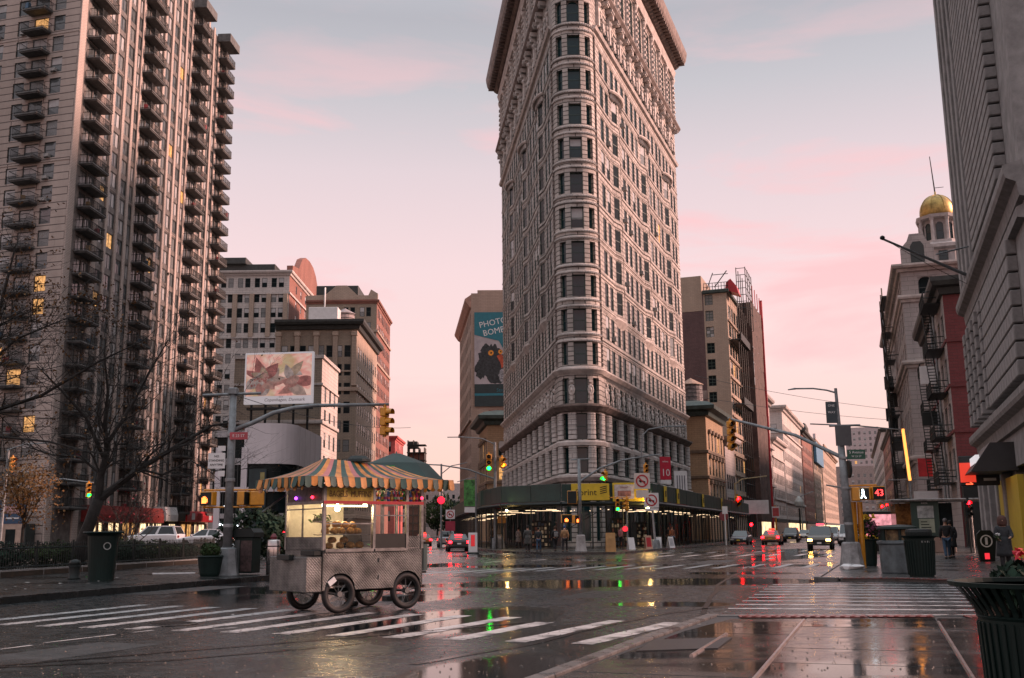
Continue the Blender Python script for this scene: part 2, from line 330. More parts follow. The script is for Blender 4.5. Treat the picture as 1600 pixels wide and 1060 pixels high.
def facade(wb, wins, p0, p1, rows, cols, off=None, depth=.22, mi=0, breaks=(), st=(1, 2, .07, False, (6, 3, .25, 1, 2)), rmi=None):
    """rows: (za, zb, oz0, oz1[, cols, off, style]); cols: (centre, width)"""
    p0 = Vector(p0); p1 = Vector(p1); d = p1-p0; L = d.length; d = d/L; nrm = Vector((d.y, -d.x)); rz0 = math.atan2(d.y, d.x)
    prev = None
    if rmi is None: rmi = mi
    for row in rows:
        za, zb, o0, o1 = row[:4]; cs = row[4] if len(row) > 4 and row[4] is not None else cols; of = row[5] if len(row) > 5 and row[5] else off; sy = row[6] if len(row) > 6 and row[6] else st
        f = of or (lambda u: 0)
        br = {0.0, round(L, 4)} | {round(b, 4) for b in breaks if 0 < b < L}
        ops = {}
        if o0 is not None:
            for c, w in cs:
                a, b = round(c-w/2, 4), round(c+w/2, 4); br -= {x for x in br if a-.02 < x < b+.02 and x not in (0, L)}; br |= {a, b}; ops[a] = b
        br = sorted(br)
        def P(u, dd=0): q = p0+d*u+nrm*(f(u)-dd); return q
        for a, b in zip(br, br[1:]):
            A, B = P(a), P(b)
            if a in ops:
                e = (B-A).normalized(); ni = Vector((e.y, -e.x))*depth; Ai, Bi = A-ni, B-ni
                if o0 > za+.001: wb.q([(*A, za), (*B, za), (*B, o0), (*A, o0)], mi)
                if zb > o1+.001: wb.q([(*A, o1), (*B, o1), (*B, zb), (*A, zb)], mi)
                wb.q([(*A, o0), (*Ai, o0), (*Ai, o1), (*A, o1)], rmi); wb.q([(*Bi, o0), (*B, o0), (*B, o1), (*Bi, o1)], rmi)
                wb.q([(*A, o0), (*B, o0), (*Bi, o0), (*Ai, o0)], rmi); wb.q([(*Ai, o1), (*Bi, o1), (*B, o1), (*A, o1)], rmi)
                c = (Ai+Bi)/2; wins.append((((B-A).length, o1-o0)+tuple(sy), (c.x, c.y, o0), math.atan2(e.y, e.x)))
            else: wb.q([(*A, za), (*B, za), (*B, zb), (*A, zb)], mi)
        if prev and prev[0] is not of:
            g = prev[0] or (lambda u: 0); us = sorted(set(br) | set(prev[1]))
            for a, b in zip(us, us[1:]):
                if abs(f(a)-g(a))+abs(f(b)-g(b)) > .01:
                    A, B = P(a), P(b); C, D = p0+d*a+nrm*g(a), p0+d*b+nrm*g(b)
                    q = [(*C, za), (*D, za), (*B, za), (*A, za)]; wb.q(q if f((a+b)/2) < g((a+b)/2) else q[::-1], mi)
        prev = (of, br)
def frows(z0, z1, first, pitch, n, h):
    """rows of n windows: sill of the lowest at first, pitch between storeys"""
    out = [] if first <= z0+.01 else [(z0, first-.3, None, None)]
    z = first-.3 if first > z0+.01 else z0
    for k in range(n):
        zt = first+(k+1)*pitch-.3 if k < n-1 else min(z1, first+n*pitch-.3)
        out.append((z, zt, first+k*pitch, first+k*pitch+h)); z = zt
    if z < z1-.01: out.append((z, z1, None, None))
    return out
def fcols(L, n, w, m0=.8, m1=None, pair=0):
    m1 = m0 if m1 is None else m1; s = (L-m0-m1)/n; out = []
    for k in range(n):
        c = m0+s*(k+.5)
        if pair: out += [(c-pair/2, w), (c+pair/2, w)]
        else: out.append((c, w))
    return out
def box_building(name, label, corner, az, W, D, H, wallm, front=None, side=None, right=True, mats=None, cornice=None, corn_m=None, courses=(), course_m=None, limit=290, roof_m=None, z0=0):
    """corner: the near street corner; right=True: the building lies left of it and shows its right side"""
    root = thing(name, label, 'building', (corner[0], corner[1], z0), -R(az)); wb = MB(); wins = []
    if right: F0, F1, S0, S1 = (-W, 0), (0, 0), (0, 0), (0, D)
    else: F0, F1, S0, S1 = (0, 0), (W, 0), (0, D), (0, 0)
    for (a, b), s in (((F0, F1), front), ((S0, S1), side)):
        if s: facade(wb, wins, a, b, s['rows'], s.get('cols', ()), depth=s.get('depth', .06), mi=s.get('mi', 0), st=s.get('st', (1, 2, .07, False, (6, 3, .2, 1, 2))))
        else: wb.q([(*a, 0), (*b, 0), (*b, H), (*a, H)], 0)
    x0, x1 = (-W, 0) if right else (0, W); ox = x0 if right else x1
    q = [(ox, D, 0), (ox, 0, 0), (ox, 0, H), (ox, D, H)]; wb.q(q if right else q[::-1]); wb.q([(x1, D, 0), (x0, D, 0), (x0, D, H), (x1, D, H)])
    wb.build('wall', wallm if isinstance(wallm, list) else [wallm], root)
    r = MB(); r.q([(x0, 0, H-.25), (x1, 0, H-.25), (x1, D, H-.25), (x0, D, H-.25)]); r.build('roof', roof_m or CONC, root)
    path = [(-W, 0), (0, 0), (0, D)] if right else [(0, D), (0, 0), (W, 0)]
    if cornice: MB().sweep(path, cornice).build('cornice', corn_m or wallm, root)
    for z, p, hh in courses: MB().sweep(path, [(-.02, z), (p, z), (p, z+hh), (-.02, z+hh*1.15)]).build('string_course', course_m or wallm, root)
    place_windows(root, wins, mats or (F_DARK, G_DARK, G_BLIND, G_LIT, G_CURT), limit)
    return root
# ================================================================ ground
PUD = [(2.2, 31.0, 6.6, 2.1, -4), (-1.2, 18.4, 1.5, 3.4, 22), (-.5, 11.2, .9, 2.0, 20), (3.2, 21.9, 1.3, .7, 10), (8.2, 37, 2.0, 1.0, 20), (-5, 47, 1.6, 6, 20), (10.8, 44.6, 2.4, 1.5, 20), (-2.2, 25.6, 1.0, 2.8, 10), (-6.5, 29, 3, 1.6, 0), (16, 60, 2, 9, 20), (2, 47, 5, 1.5, 0), (20, 75, 1.5, 8, 20)]
ASPH = wet('wet_asphalt', (.009, .014, .0155), (.026, .033, .035), .24, .035, .50, .66, .2, .24, 70, (1, .5, 1), PUD)
SLAB = wet('wet_concrete', (.022, .023, .023), (.06, .058, .056), .19, .05, .40, .58, .5, .14, 45, (.35, 1, 1))
PAVE = wet('wet_pavement', (.035, .036, .036), (.08, .078, .075), .3, .12, .5, .7, .35, .16, 45)
WATER = mat('puddle_water', (.010, .011, .013), .035, var=.2, scale=1)
def stripe_mat():
    m = bpy.data.materials.new('worn_white_marking'); m.use_nodes = True; t = m.node_tree; b = t.nodes['Principled BSDF']; g = N(t, 'ShaderNodeTexCoord')
    n = N(t, 'ShaderNodeTexNoise'); n.inputs['Scale'].default_value = 2.2; n.inputs['Detail'].default_value = 9; n.inputs['Roughness'].default_value = .78; t.links.new(g.outputs['Object'], n.inputs['Vector'])
    r = ramp(t, [(.41, (.03, .032, .033)), (.49, (.34, .34, .34)), (.7, (.62, .62, .62))]); t.links.new(n.outputs[0], r.inputs[0]); t.links.new(r.outputs[0], b.inputs['Base Color'])
    b.inputs['Roughness'].default_value = .38; return m
STRIPE = stripe_mat()
road = MB().q([(-3000, -2800, 0), (3000, -2800, 0), (3000, 3200, 0), (-3000, 3200, 0)]).build('road', ASPH); tag(road, kind='structure')
road['label'] = 'wet dark asphalt of the wide crossing'
def stripe(x0, y0, x1, y1, w, wob=0):
    d = Vector((x1-x0, y1-y0)).normalized(); n = Vector((d.y, -d.x))*w/2; b = MB(); L = math.hypot(x1-x0, y1-y0); k = max(2, int(L/.5))
    c = Vector((x0, y0)); pts = [[], []]
    for i in range(k+1):
        p = d*L*(i/k)
        for s_, l in ((1, pts[0]), (-1, pts[1])): l.append(p+n*s_*(1+rnd.uniform(-.07, .07)))
    for i in range(k): b.q([(*pts[1][i], 0), (*pts[0][i], 0), (*pts[0][i+1], 0), (*pts[1][i+1], 0)])
    return b.build('crosswalk_stripe', STRIPE, road, (c.x, c.y, .004))
for k in range(13):                                   # zebra from the park kerb to the near corner
    x, t = -9.9+.9*k, k/12
    y = 18.72-.41*(x+9.6); az = R(20+9*t); l = 4.9-1.3*t
    if k in (10,): l *= .8
    stripe(x, y, x+math.sin(az)*l, y+math.cos(az)*l, .34)
for a in ((-7.04, 14.5, -6.83, 15.0), (-6.79, 15.32, -6.22, 16.48), (-6.05, 16.8, -5.85, 17.15), (-4.9, 17.2, -4.6, 17.5)): stripe(*a, .09)
for k in range(9):                                    # zebra between the two right-hand corners
    t = k/8; y = 20.3+8.6*t; x0 = 4.15+3.0*t; stripe(x0, y+.25, x0+6.6+.5*t, y-1.35-.3*t, .27)
stripe(3.42, 19.0, 8.1, 18.45, .22)
for k in range(16):                                   # zebra before the wedge-shaped building
    x = -6.2+1.18*k; y = 36.5+.42*k+2*math.sin(k*.25); stripe(x, y, x+1.9, y+4.6, .33)
for k in range(9):
    x = 8.2+1.6*k; y = 61-.15*k; stripe(x, y, x+1.7, y+4.2, .38)
for k in range(8):
    x = 9.5+1.7*k; y = 69+.5*k; stripe(x, y, x+1.2, y+3, .3)
for k in range(6): stripe(-6.8+1.15*k, 72.6+.1*k, -6.5+1.15*k+.5, 75.6, .42)
for k in range(7): stripe(-1.5+2.4*k, 55+rnd.uniform(-2, 2), -.6+2.4*k, 56.2+rnd.uniform(-2, 2), .22)
for k in range(14):
    s = 20+k*9; stripe(13.6+.35*s, 52+s, 13.6+.35*(s+3), 52+s+3, .14)
def poly_prism(name, poly, z, m, label=None, kind='structure', parent=None):
    o = MB().prism(poly, -.2, z, bottom=False).build(name, m, parent)
    if parent is None: tag(o, label, kind=kind)
    return o
def kerb(parent, path, z, w=.16, m=None, seg=2.4):    # granite kerbstones laid end to end
    for (x0, y0), (x1, y1) in zip(path, path[1:]):
        L = math.hypot(x1-x0, y1-y0); n = max(1, int(L/seg)); rz = math.atan2(y1-y0, x1-x0)
        if L/n > 12: n = int(L/8)
        me = MB().bbox(.008, L/n-.008, -w, .004, -.1, z+.012, .012).mesh('kerbstone', m or KERB)
        for k in range(n): mob('kerbstone', me, parent, (x0+(x1-x0)*k/n, y0+(y1-y0)*k/n, 0), rz)
KERB = wet('wet_granite', (.06, .06, .062), (.14, .135, .13), .32, .12, .5, .7, 1.2, .3)
# near corner, paved with big slabs
NP = [(-4.6, 0), (.23, 11.17), (1.75, 14.9), (3.42, 18.75), (3.9, 18.72), (9.0, 17.9), (15, 17.2), (15, 0)]
near = poly_prism('near_pavement', NP[::-1] if False else [(-4.6, 0), (15, 0), (15, 17.2), (9.0, 17.9), (3.9, 18.72), (3.42, 18.75), (1.75, 14.9), (.23, 11.17)], .012, mat('joint_grit', (.02, .02, .02), .5), 'wet pavement of the near corner')
def clip(poly, conv):
    out = poly
    for i in range(len(conv)):
        a, b = conv[i], conv[(i+1) % len(conv)]; inp = out; out = []
        def side(p): return (b[0]-a[0])*(p[1]-a[1])-(b[1]-a[1])*(p[0]-a[0])
        for j in range(len(inp)):
            p, q = inp[j], inp[(j+1) % len(inp)]; sp_, sq = side(p), side(q)
            if sp_ >= 0: out.append(p)
            if sp_*sq < 0: t = sp_/(sp_-sq); out.append((p[0]+(q[0]-p[0])*t, p[1]+(q[1]-p[1])*t))
        if not out: return []
    return out
NC = [(-4.35, 0), (14.9, 0), (14.9, 16.65), (9.0, 17.3), (3.75, 18.05), (2.02, 14.9), (.5, 11.17)]
az = R(19.4); du = Vector((math.cos(az), -math.sin(az))); dv = Vector((math.sin(az), math.cos(az))); O = Vector((4.94, 17.94))
us = [-9.2, -7.0, -4.6, -2.35, 0, 2.05, 4.3, 6.6, 9, 11.4, 14]
for a, b in zip(us, us[1:]):
    v = -20.0+rnd.uniform(0, .3)
    while v < 4:
        h = 1.52 if a in (0, -2.35) else rnd.choice((1.5, 1.55, 1.48))
        g = .012
        P = [O+du*u+dv*w for u, w in ((a+g, v+g), (b-g, v+g), (b-g, v+h-g), (a+g, v+h-g))]
        P = clip([tuple(p) for p in P], NC)
        if len(P) >= 3:
            z = .03+rnd.uniform(-.003, .003); c = (sum(p[0] for p in P)/len(P), sum(p[1] for p in P)/len(P)); m = MB()
            top = [(c[0]+(p[0]-c[0])*.988, c[1]+(p[1]-c[1])*.988) for p in P]; n = len(P)
            m.f.append([m.add((*p, z)) for p in top]); m.m.append(0)
            for j in range(n): m.q([(*P[j], z-.018), (*P[(j+1) % n], z-.018), (*top[(j+1) % n], z), (*top[j], z)])
            m.build('paving_slab', SLAB, near)
        v += h
EDGE = mat('steel_edging', (.42, .36, .35), .28, .8, .2, 6)
for u in (0, 2.05):                                   # steel edging strips between the slab lanes
    a, b = O+du*u+dv*-.55, O+du*u+dv*-9; MB().tube([(*a, .03), (*b, .03)], .028, 6).build('steel_edging', EDGE, near)
a, b = Vector((2.09, 12.66)), Vector((3.03, 15.22)); MB().tube([(*a, .03), (*b, .03)], .028, 6).build('steel_edging', EDGE, near)
kerb(near, [(-4.6, 0), (.23, 11.17), (1.75, 14.9), (3.42, 18.75)], .04, .2)
kerb(near, [(3.45, 18.72), (9.0, 17.95), (15, 17.25)], .022, .2)
MB().prism([(1.5, 13.2), (2.55, 13.4), (3.0, 14.7), (1.9, 14.5)], .02, .042).build('cellar_hatch', mat('hatch_iron', (.02, .02, .021), .4, .3), near)
BRICKRED = mat('tactile_red', (.16, .045, .04), .35, var=.25, scale=3)
def tactile(parent, x0, y0, x1, y1, w, z):
    L = math.hypot(x1-x0, y1-y0); rz = math.atan2(y1-y0, x1-x0); b = MB(); b.box(0, L, -w, 0, z-.01, z)
    n = int(L/.16)
    for k in range(n):
        x = (k+.2)*L/n; b.q([(x, -w+.03, z+.014), (x+.07, -w+.03, z+.014), (x+.17, -.03, z+.014), (x+.10, -.03, z+.014)]); b.q([(x, -w+.03, z), (x+.07, -w+.03, z), (x+.07, -w+.03, z+.014), (x, -w+.03, z+.014)])
    b.build('tactile_strip', BRICKRED, parent, (x0, y0, 0), rz)
tactile(near, 3.9, 18.5, 6.0, 18.22, .42, .036); tactile(near, 6.05, 18.2, 7.1, 18.07, .3, .036); tactile(near, 7.6, 17.95, 9.4, 17.72, .45, .036)
# far right corner
RP = [(9.03, 30.97), (9.6, 30.6), (11.06, 30.35), (12.6, 28.2), (40, 24), (160, 40), (240, 700), (236, 700), (9.3, 32.3)]
RP = [(9.03, 31.1), (9.5, 30.7), (11.06, 30.4), (12.7, 28.3), (17, 27.6), (60, 25), (60, 60), (90, 180), (150, 400), (138, 400)]
rs = poly_prism('right_pavement', RP, .08, PAVE, 'wet pavement of the far right corner')
kerb(rs, [(138, 400), (44.0, 130), (18.9, 58), (9.03, 31.1)][::-1], .10, -.16, seg=3); kerb(rs, [(9.03, 31.1), (9.5, 30.7), (11.06, 30.4), (12.7, 28.3), (17, 27.6), (60, 25)], .10)
tactile(rs, 9.6, 31.0, 10.9, 30.8, .55, .095); tactile(rs, 11.1, 30.75, 12.4, 29.1, .5, .095); tactile(rs, 13.2, 28.75, 16.2, 28.3, .5, .095)
# corner under the wedge-shaped building
FP = [(-23, 290), (-3.3, 97), (-2.6, 87), (-.9, 78), (2.4, 70.2), (4.4, 68.8), (6.7, 69.3), (8.2, 72), (26.3, 127), (85, 290)]
fs = poly_prism('island_pavement', FP, .13, PAVE, 'wet pavement round the wedge-shaped building')
kerb(fs, FP[::1], .14, -.16, seg=3)
# park corner on the left
PP = [(-60, 4), (-16.6, 8), (-11.74, 24.05), (-8.03, 36.2), (-6.6, 42), (-7.2, 50), (-12, 58), (-22, 63), (-90, 74)]
ps = poly_prism('park_pavement', PP, .13, wet('wet_park_pavement', (.012, .015, .015), (.03, .032, .032), .3, .14, .5, .7, .4, .15), 'dark wet pavement at the park edge')
kerb(ps, PP[1:7], .15, -.18, wet('wet_dark_granite', (.03, .03, .03), (.06, .06, .06), .3, .12, .5, .7, 1.2, .3), seg=2.2)
SOIL = mat('leaf_litter', (.05, .03, .018), .85, var=.5, scale=3, bump=.5, bscale=12, c2=(.012, .012, .008))
GA = Vector((-24.5, 38.5)); GB = Vector((-14.2, 56)); GC = Vector((-23, 60)); GD = Vector((-90, 70))
gz = MB().prism([(-90, 20), (-20.5, 24), (-17.9, 36.5), (-15.3, 54.4), (-17.5, 58), (-90, 70)], .0, .32, bottom=False).build('park_bed', SOIL); tag(gz, 'brown leaf-strewn planting bed behind the railing', kind='structure')
kerb(gz, [(-20.5, 24), (-17.9, 36.5), (-15.3, 54.4), (-17.5, 58)], .36, -.2, CONC)
side_ = MB().prism([(-150, 82), (-22, 70), (-22, 116), (-150, 116)], 0, .55, bottom=False).build('side_street', ASPH); tag(side_, 'side street rising behind the park hedge', kind='structure')
# manhole, seams
mh = MB().lathe([(.44, 0), (.44, .012), (.40, .016), (.40, .008), (.37, .008), (.36, .016), (0, .017)], 40).build('manhole_cover', mat('cast_iron', (.03, .03, .03), .4, .5, .3, 8), road, (-5.92, 18.25, .004)); 
tk = MB()
for i in range(-5, 6):
    for j in range(-5, 6):
        if i*i+j*j < 27: tk.cbox((i*.062, j*.062, .019), (.036, .036, .008))
tk.build('tread_studs', mat('cast_iron', 0), mh)
TAR = mat('tar_seam', (.008, .008, .009), .25, var=.3)
for path in ([(-6.6, 12.3), (-4.2, 14.2), (-2.0, 16.0), (.6, 18.2)], [(-1.2, 12.4), (.2, 14.4), (1.2, 16.6), (2.6, 19.2), (4.3, 21.2)], [(-8, 12), (-4.3, 13.0), (-1.6, 15.2)], [(-12, 27), (-8, 27.6), (-4, 26), (.5, 26.4)], [(3.4, 19.2), (5.6, 29), (9, 41), (13, 53)], [(-9, 55), (2, 52), (12, 53)]):
    b = MB(); pts = []
    for (x0, y0), (x1, y1) in zip(path, path[1:]):
        for k in range(6): t = k/6; pts.append((x0+(x1-x0)*t+rnd.uniform(-.04, .04), y0+(y1-y0)*t))
    for p, q in zip(pts, pts[1:]): b.q([(p[0]-.05, p[1]+.03, .0055), (p[0]+.05, p[1]-.03, .0055), (q[0]+.05, q[1]-.03, .0055), (q[0]-.05, q[1]+.03, .0055)])
    b.build('tar_seam', TAR, road)
PATCH = wet('asphalt_repair', (.006, .008, .009), (.015, .018, .019), .34, .08, .55, .75, .3, .5, 60); PATCH2 = wet('asphalt_worn', (.02, .026, .028), (.045, .05, .052), .36, .1, .55, .75, .3, .5, 60)
for k, (x, y, w, l, a) in enumerate(((-6.2, 13.6, 1.1, 3.4, 24), (-3.4, 23.4, 1.6, 1.3, 15), (1.6, 24.5, 1.0, 5.0, 20), (-9.2, 29.5, 1.3, 4.2, 17), (4.6, 37.5, 1.8, 2.2, 10), (-1.0, 39.5, 1.2, 6.0, 12), (9.5, 50, 1.4, 7.0, 19), (-1.9, 13.9, .8, 1.2, 28))):   # cut-and-filled repairs
    n = 10; c, s_ = math.cos(-R(a)), math.sin(-R(a)); pts = []
    for px, py in ((-1, -1), (1, -1), (1, 1), (-1, 1)):
        nx, ny = {(-1, -1): (1, -1), (1, -1): (1, 1), (1, 1): (-1, 1), (-1, 1): (-1, -1)}[(px, py)]
        for i in range(n): t = i/n; ux, uy = px+(nx-px)*t, py+(ny-py)*t; pts.append((ux*w/2+rnd.uniform(-.025, .025), uy*l/2+rnd.uniform(-.025, .025)))
    MB().q([(c*u-s_*v, s_*u+c*v, 0) for u, v in pts]).build('asphalt_patch', PATCH if k % 3 else PATCH2, road, (x, y, .002))
gr_ = MB()                                            # grit and leaf fragments caught in the wet surface
for k in range(2600):
    y = 9.5+22*rnd.random()**1.6; x = rnd.uniform(-.55, .5)*y*1.05; s = rnd.uniform(.006, .022); a = rnd.uniform(0, 6.3); h = rnd.uniform(.004, .014)
    if x > 3 and y > 18: continue
    z = .034 if (x > .3+(y-11.2)*.42 and y < 18.4 and x < 14) or (y < 11.2 and x > -4.6+y*.43) else .004
    p = [(x+s*math.cos(a+i*2.1), y+s*math.sin(a+i*2.1), z) for i in range(3)]; gr_.q([p[0], p[1], (x, y, z+h)]); gr_.q([p[1], p[2], (x, y, z+h)]); gr_.q([p[2], p[0], (x, y, z+h)])
tag(gr_.build('road_grit', mat('grit', (.10, .085, .07), .6, var=.6, scale=5)), 'fine grit and leaf bits on the wet foreground', 'grit', kind='stuff')
lt = MB()                                             # scraps of litter and leaves
for k in range(90):
    x, y = rnd.uniform(-14, 10), rnd.uniform(12, 60); s = rnd.uniform(.03, .08); a = rnd.uniform(0, 6.3); zz = .015
    lt.q([(x+s*math.cos(a+i*1.57)*(1, .6)[i % 2], y+s*math.sin(a+i*1.57)*(1, .6)[i % 2], zz+rnd.uniform(0, .02)) for i in range(4)])
for k in range(40):
    x, y = rnd.uniform(-15, -10), rnd.uniform(27, 38); s = rnd.uniform(.04, .09); a = rnd.uniform(0, 6.3)
    if x < -11-(36-y)*.25: lt.q([(x+s*math.cos(a+i*1.57), y+s*math.sin(a+i*1.57), .145+rnd.uniform(0, .02)) for i in range(4)])
tag(lt.build('litter', mat('litter_scraps', (.34, .32, .30), .6, var=.4, scale=.6)), 'scattered leaves and paper scraps on the wet ground', 'litter', kind='stuff')
# ================================================================ the wedge-shaped stone building
ST = brick('terracotta_stone', (.55, .50, .46), (.41, .37, .34), (.12, .105, .095), 1.15, .47, .055, .75, .9, .5)
STS = mat('limestone_trim', (.53, .485, .455), .7, var=.2, scale=.9, bump=.4, bscale=5)
STP = brick('rusticated_stone', (.55, .515, .49), (.42, .395, .375), (.12, .11, .105), 1.3, .47, .03, .7, .8, .28)
STD = mat('weathered_copper_cornice', (.20, .15, .13), .65, var=.3, scale=1.2)
fl = thing('flatiron_building', 'tall wedge-shaped stone building with rounded prow in the middle of the picture', 'building', (6.65, 100, 0))
LE, LP_, RPt, RE = (-7.98, 49.96), (-2.15, 0), (2.15, 0), (17.5, 42.2)
FZ = [18.65, 22.0, 25.45, 28.9, 32.45, 36.1, 39.8, 43.45, 47.25, 51.0]; LR, LL = 44.9, 50.3
wb = MB(); wins = []; pw = []
def bays(L, n, first, bw): return [first+bw*(k+.5) for k in range(n)]
RB = bays(LR, 9, 1.7, 4.69); LBy = [LL-u for u in bays(LL, 10, 1.7, 4.75)]
def oriel(cs, w=4.6, pr=.36):
    def f(u):
        for c in cs:
            if abs(u-c) < w/2: return pr*.5*(1+math.cos(2*math.pi*(u-c)/w))**1.0 if abs(u-c) > w*.2 else pr*.5*(1+math.cos(2*math.pi*.2))*1.0+pr*.35*(1-((u-c)/(w*.2))**2)
        return 0
    return f
def side_facade(p0, p1, L, B, orb):
    of = oriel(orb); br = []
    for c in orb: br += [c+4.6*(k/16-.5) for k in range(17)]
    c1 = [(c, 3.25) for c in B]; c2 = []
    for c in B: c2 += [(c-1.06, 1.34), (c+1.06, 1.34)]
    c4 = []
    for c in B: c4 += [(c-.95, .95), (c+.95, .95)]
    ca = [(c, 2.5) for c in B]
    tri = (3, 2, .12, False, (9, .25, .12, .1, .5)); s2 = (1, 2, .075, False, (9, .9, .04, .2, 1.0))
    facade(wb, wins, p0, p1, [(0, 6.3, .5, 4.4, c1, None, (3, 2, .15, False, (9, 0, .25, 0, 1)))], [], depth=.24, mi=1)
    rows = [(6.3, 9.75, 7.05, 9.5, c1, None, tri), (9.75, 13.0, 10.25, 12.75, c1, None, tri), (13.0, 17.0, 13.95, 16.1, c4, None, s2)]
    z = 17.0
    for k, c in enumerate(FZ):
        zt = (c+FZ[k+1])/2+.05 if k < 9 else 53.6
        rows.append((z, zt, c-1.3, c+1.2, c2, of if 2 <= k <= 8 else None, s2)); z = zt
    rows += [(53.6, 59.2, 54.6, 57.4, c2, None, s2), (59.2, 71.0, 60.0, 66.4, ca, None, (2, 4, .14, False, (8, .5, .1, .3, 1)))]
    facade(wb, wins, p0, p1, rows, [], depth=.08, breaks=br, rmi=0)
    d = (Vector(p1)-Vector(p0)).normalized(); n = Vector((d.y, -d.x))
    def path(fo):
        us = sorted({0, L} | set(br)); return [tuple(Vector(p0)+d*u+n*(fo(u) if fo else 0)) for u in us]
    for k, c in enumerate(FZ):                        # wavy belts at every storey
        fo = of if 2 <= k <= 8 else None
        for zz, pr_, hh in ((c-1.72, .075, .2), (c+1.34, .05, .14)):
            MB().sweep(path(fo), [(-.02, zz), (pr_, zz), (pr_, zz+hh*.7), (pr_*.4, zz+hh), (-.02, zz+hh)]).build('string_course', ST, fl)
    # hoods over and corbels under the bowed bays
    for c in orb:
        for zc, up in ((FZ[8]+1.75, 1), (FZ[2]-1.9, -1)):
            pts = [(c+5.2*(t/12-.5), (.7 if up > 0 else .4)*math.sin(math.pi*t/12)**.7) for t in range(13)]
            pth = [tuple(Vector(p0)+d*u+n*o) for u, o in pts]; h = MB()
            h.sweep(pth, [(-.6, zc), (.12, zc), (.22, zc+.15), (.22, zc+.3), (-.6, zc+.42)] if up > 0 else [(-.5, zc-.8), (-.3, zc-.5), (.05, zc), (.05, zc+.12), (-.5, zc+.14)])
            if up > 0:
                for t in range(1, 12):
                    q = Vector(p0)+d*pts[t][0]+n*(pts[t][1]*.62); h.cbox((q.x, q.y, zc-.3), (.22, .22, .6))
            h.build('bay_hood' if up > 0 else 'bay_corbel', STS, fl)
    rz = math.atan2(d.y, d.x); bw = 4.7
    edges = sorted([c-bw/2 for c in B] + [max(B)+bw/2])
    def at_(u, o=0): q = Vector(p0)+d*u+n*o; return q
    for u in edges:                                   # banded piers of the second and third storeys
        for zz in (7.0, 10.2):
            q = at_(u, .0); mob('banded_pier', PIER, fl, (q.x, q.y, zz), rz)
        q = at_(u, .02); mob('attic_pilaster', PILA, fl, (q.x, q.y, 59.7), rz)
    cp = MB()
    for c in B:                                       # carved panels of the fourth storey
        for du_ in (-2.35, -.0, 1.9, -1.9):
            q = at_(c+du_, .0); M = Matrix.Translation((q.x, q.y, 15.0)) @ Matrix.Rotation(rz, 4, 'Z'); cp.put(BOSS if abs(du_) in (0, 2.35) else BOSS2, M)
        for k in range(8):
            q = at_(c-2.1+k*.6, .05); cp.cbox((q.x, q.y, 16.45), (.22, .22, .3))
    tag(cp.build('carved_panel_row', STS, fl), kind='stuff')
    br2 = MB()
    for c in B:                                       # carved brackets under the attic ledge
        for du_ in (-2.3, -.02, -1.9, 1.9, .5):
            q = at_(c+du_, .05); M = Matrix.Translation((q.x, q.y, 56.1)) @ Matrix.Rotation(rz, 4, 'Z'); br2.put(BRK if abs(du_) > 2 else BOSS2, M)
            br2.put(BRK2, Matrix.Translation((q.x, q.y, 58.4)) @ Matrix.Rotation(rz, 4, 'Z'))
    tag(br2.build('carved_bracket_row', STS, fl), kind='stuff')
def banded(w, h, nb, r=.0):
    b = MB(); z = 0; hb = h/nb
    for k in range(nb):
        pr = [(-w/2, .1), (-w/2, -.18), (-w/2+.12, -.34), (-w*.2, -.44), (w*.2, -.44), (w/2-.12, -.34), (w/2, -.18), (w/2, .1)]
        b.prism(pr[::1], z+.03, z+hb-.03); b.prism([(x*.93, y*.8+.02) for x, y in pr], z, z+hb, bottom=False); z += hb
    return b
PIER = banded(1.35, 2.55, 6).mesh('banded_pier', STP)
pb_ = MB(); pb_.bbox(-.75, .75, -.34, .1, 0, .6, .05); pb_.lathe([(.42, .6), (.36, .8), (.34, 3.6), (.33, 6.2), (.5, 6.5), (.56, 6.9)], 12); pb_.bbox(-.65, .65, -.5, .1, 6.9, 7.2, .04)
for k in range(7): pb_.cbox((0, -.36, 1.2+k*.75), (.5, .16, .3))
PILA = pb_.mesh('attic_pilaster', STS)
BOSS = MB(); BOSS.lathe([(.55, -.02), (.55, .08), (.42, .12), (.38, .06), (.2, .1), (0, .24)], 10, axis='y'); BOSS.cbox((0, -.06, -.8), (.4, .14, .4)); BOSS.cbox((0, -.06, .85), (.5, .14, .25))
BOSS2 = MB(); BOSS2.lathe([(.26, -.02), (.24, .1), (.1, .2), (0, .22)], 8, axis='y', c=(0, 0, .4)); BOSS2.cbox((0, -.07, -.35), (.42, .16, .7)); BOSS2.cbox((0, -.1, -.95), (.3, .18, .3))
BRK = MB(); BRK.xprism([(-.25, -1.4), (.25, -1.4), (.3, 1.6), (-.3, 1.6)], -.3, .1); BRK.lathe([(.38, 0), (.36, .3), (.15, .5), (0, .5)], 8, axis='y', c=(0, 0, 1)); BRK.cbox((0, -.4, 1.7), (.5, .6, .4))
BRK2 = MB(); BRK2.cbox((0, -.3, 0), (.28, .7, .5)); BRK2.cbox((0, -.5, .1), (.2, .5, .3))
side_facade(RPt, RE, LR, RB, [RB[1], RB[4], RB[7]])
side_facade(LE, LP_, LL, LBy, [LBy[1], LBy[4], LBy[7]])
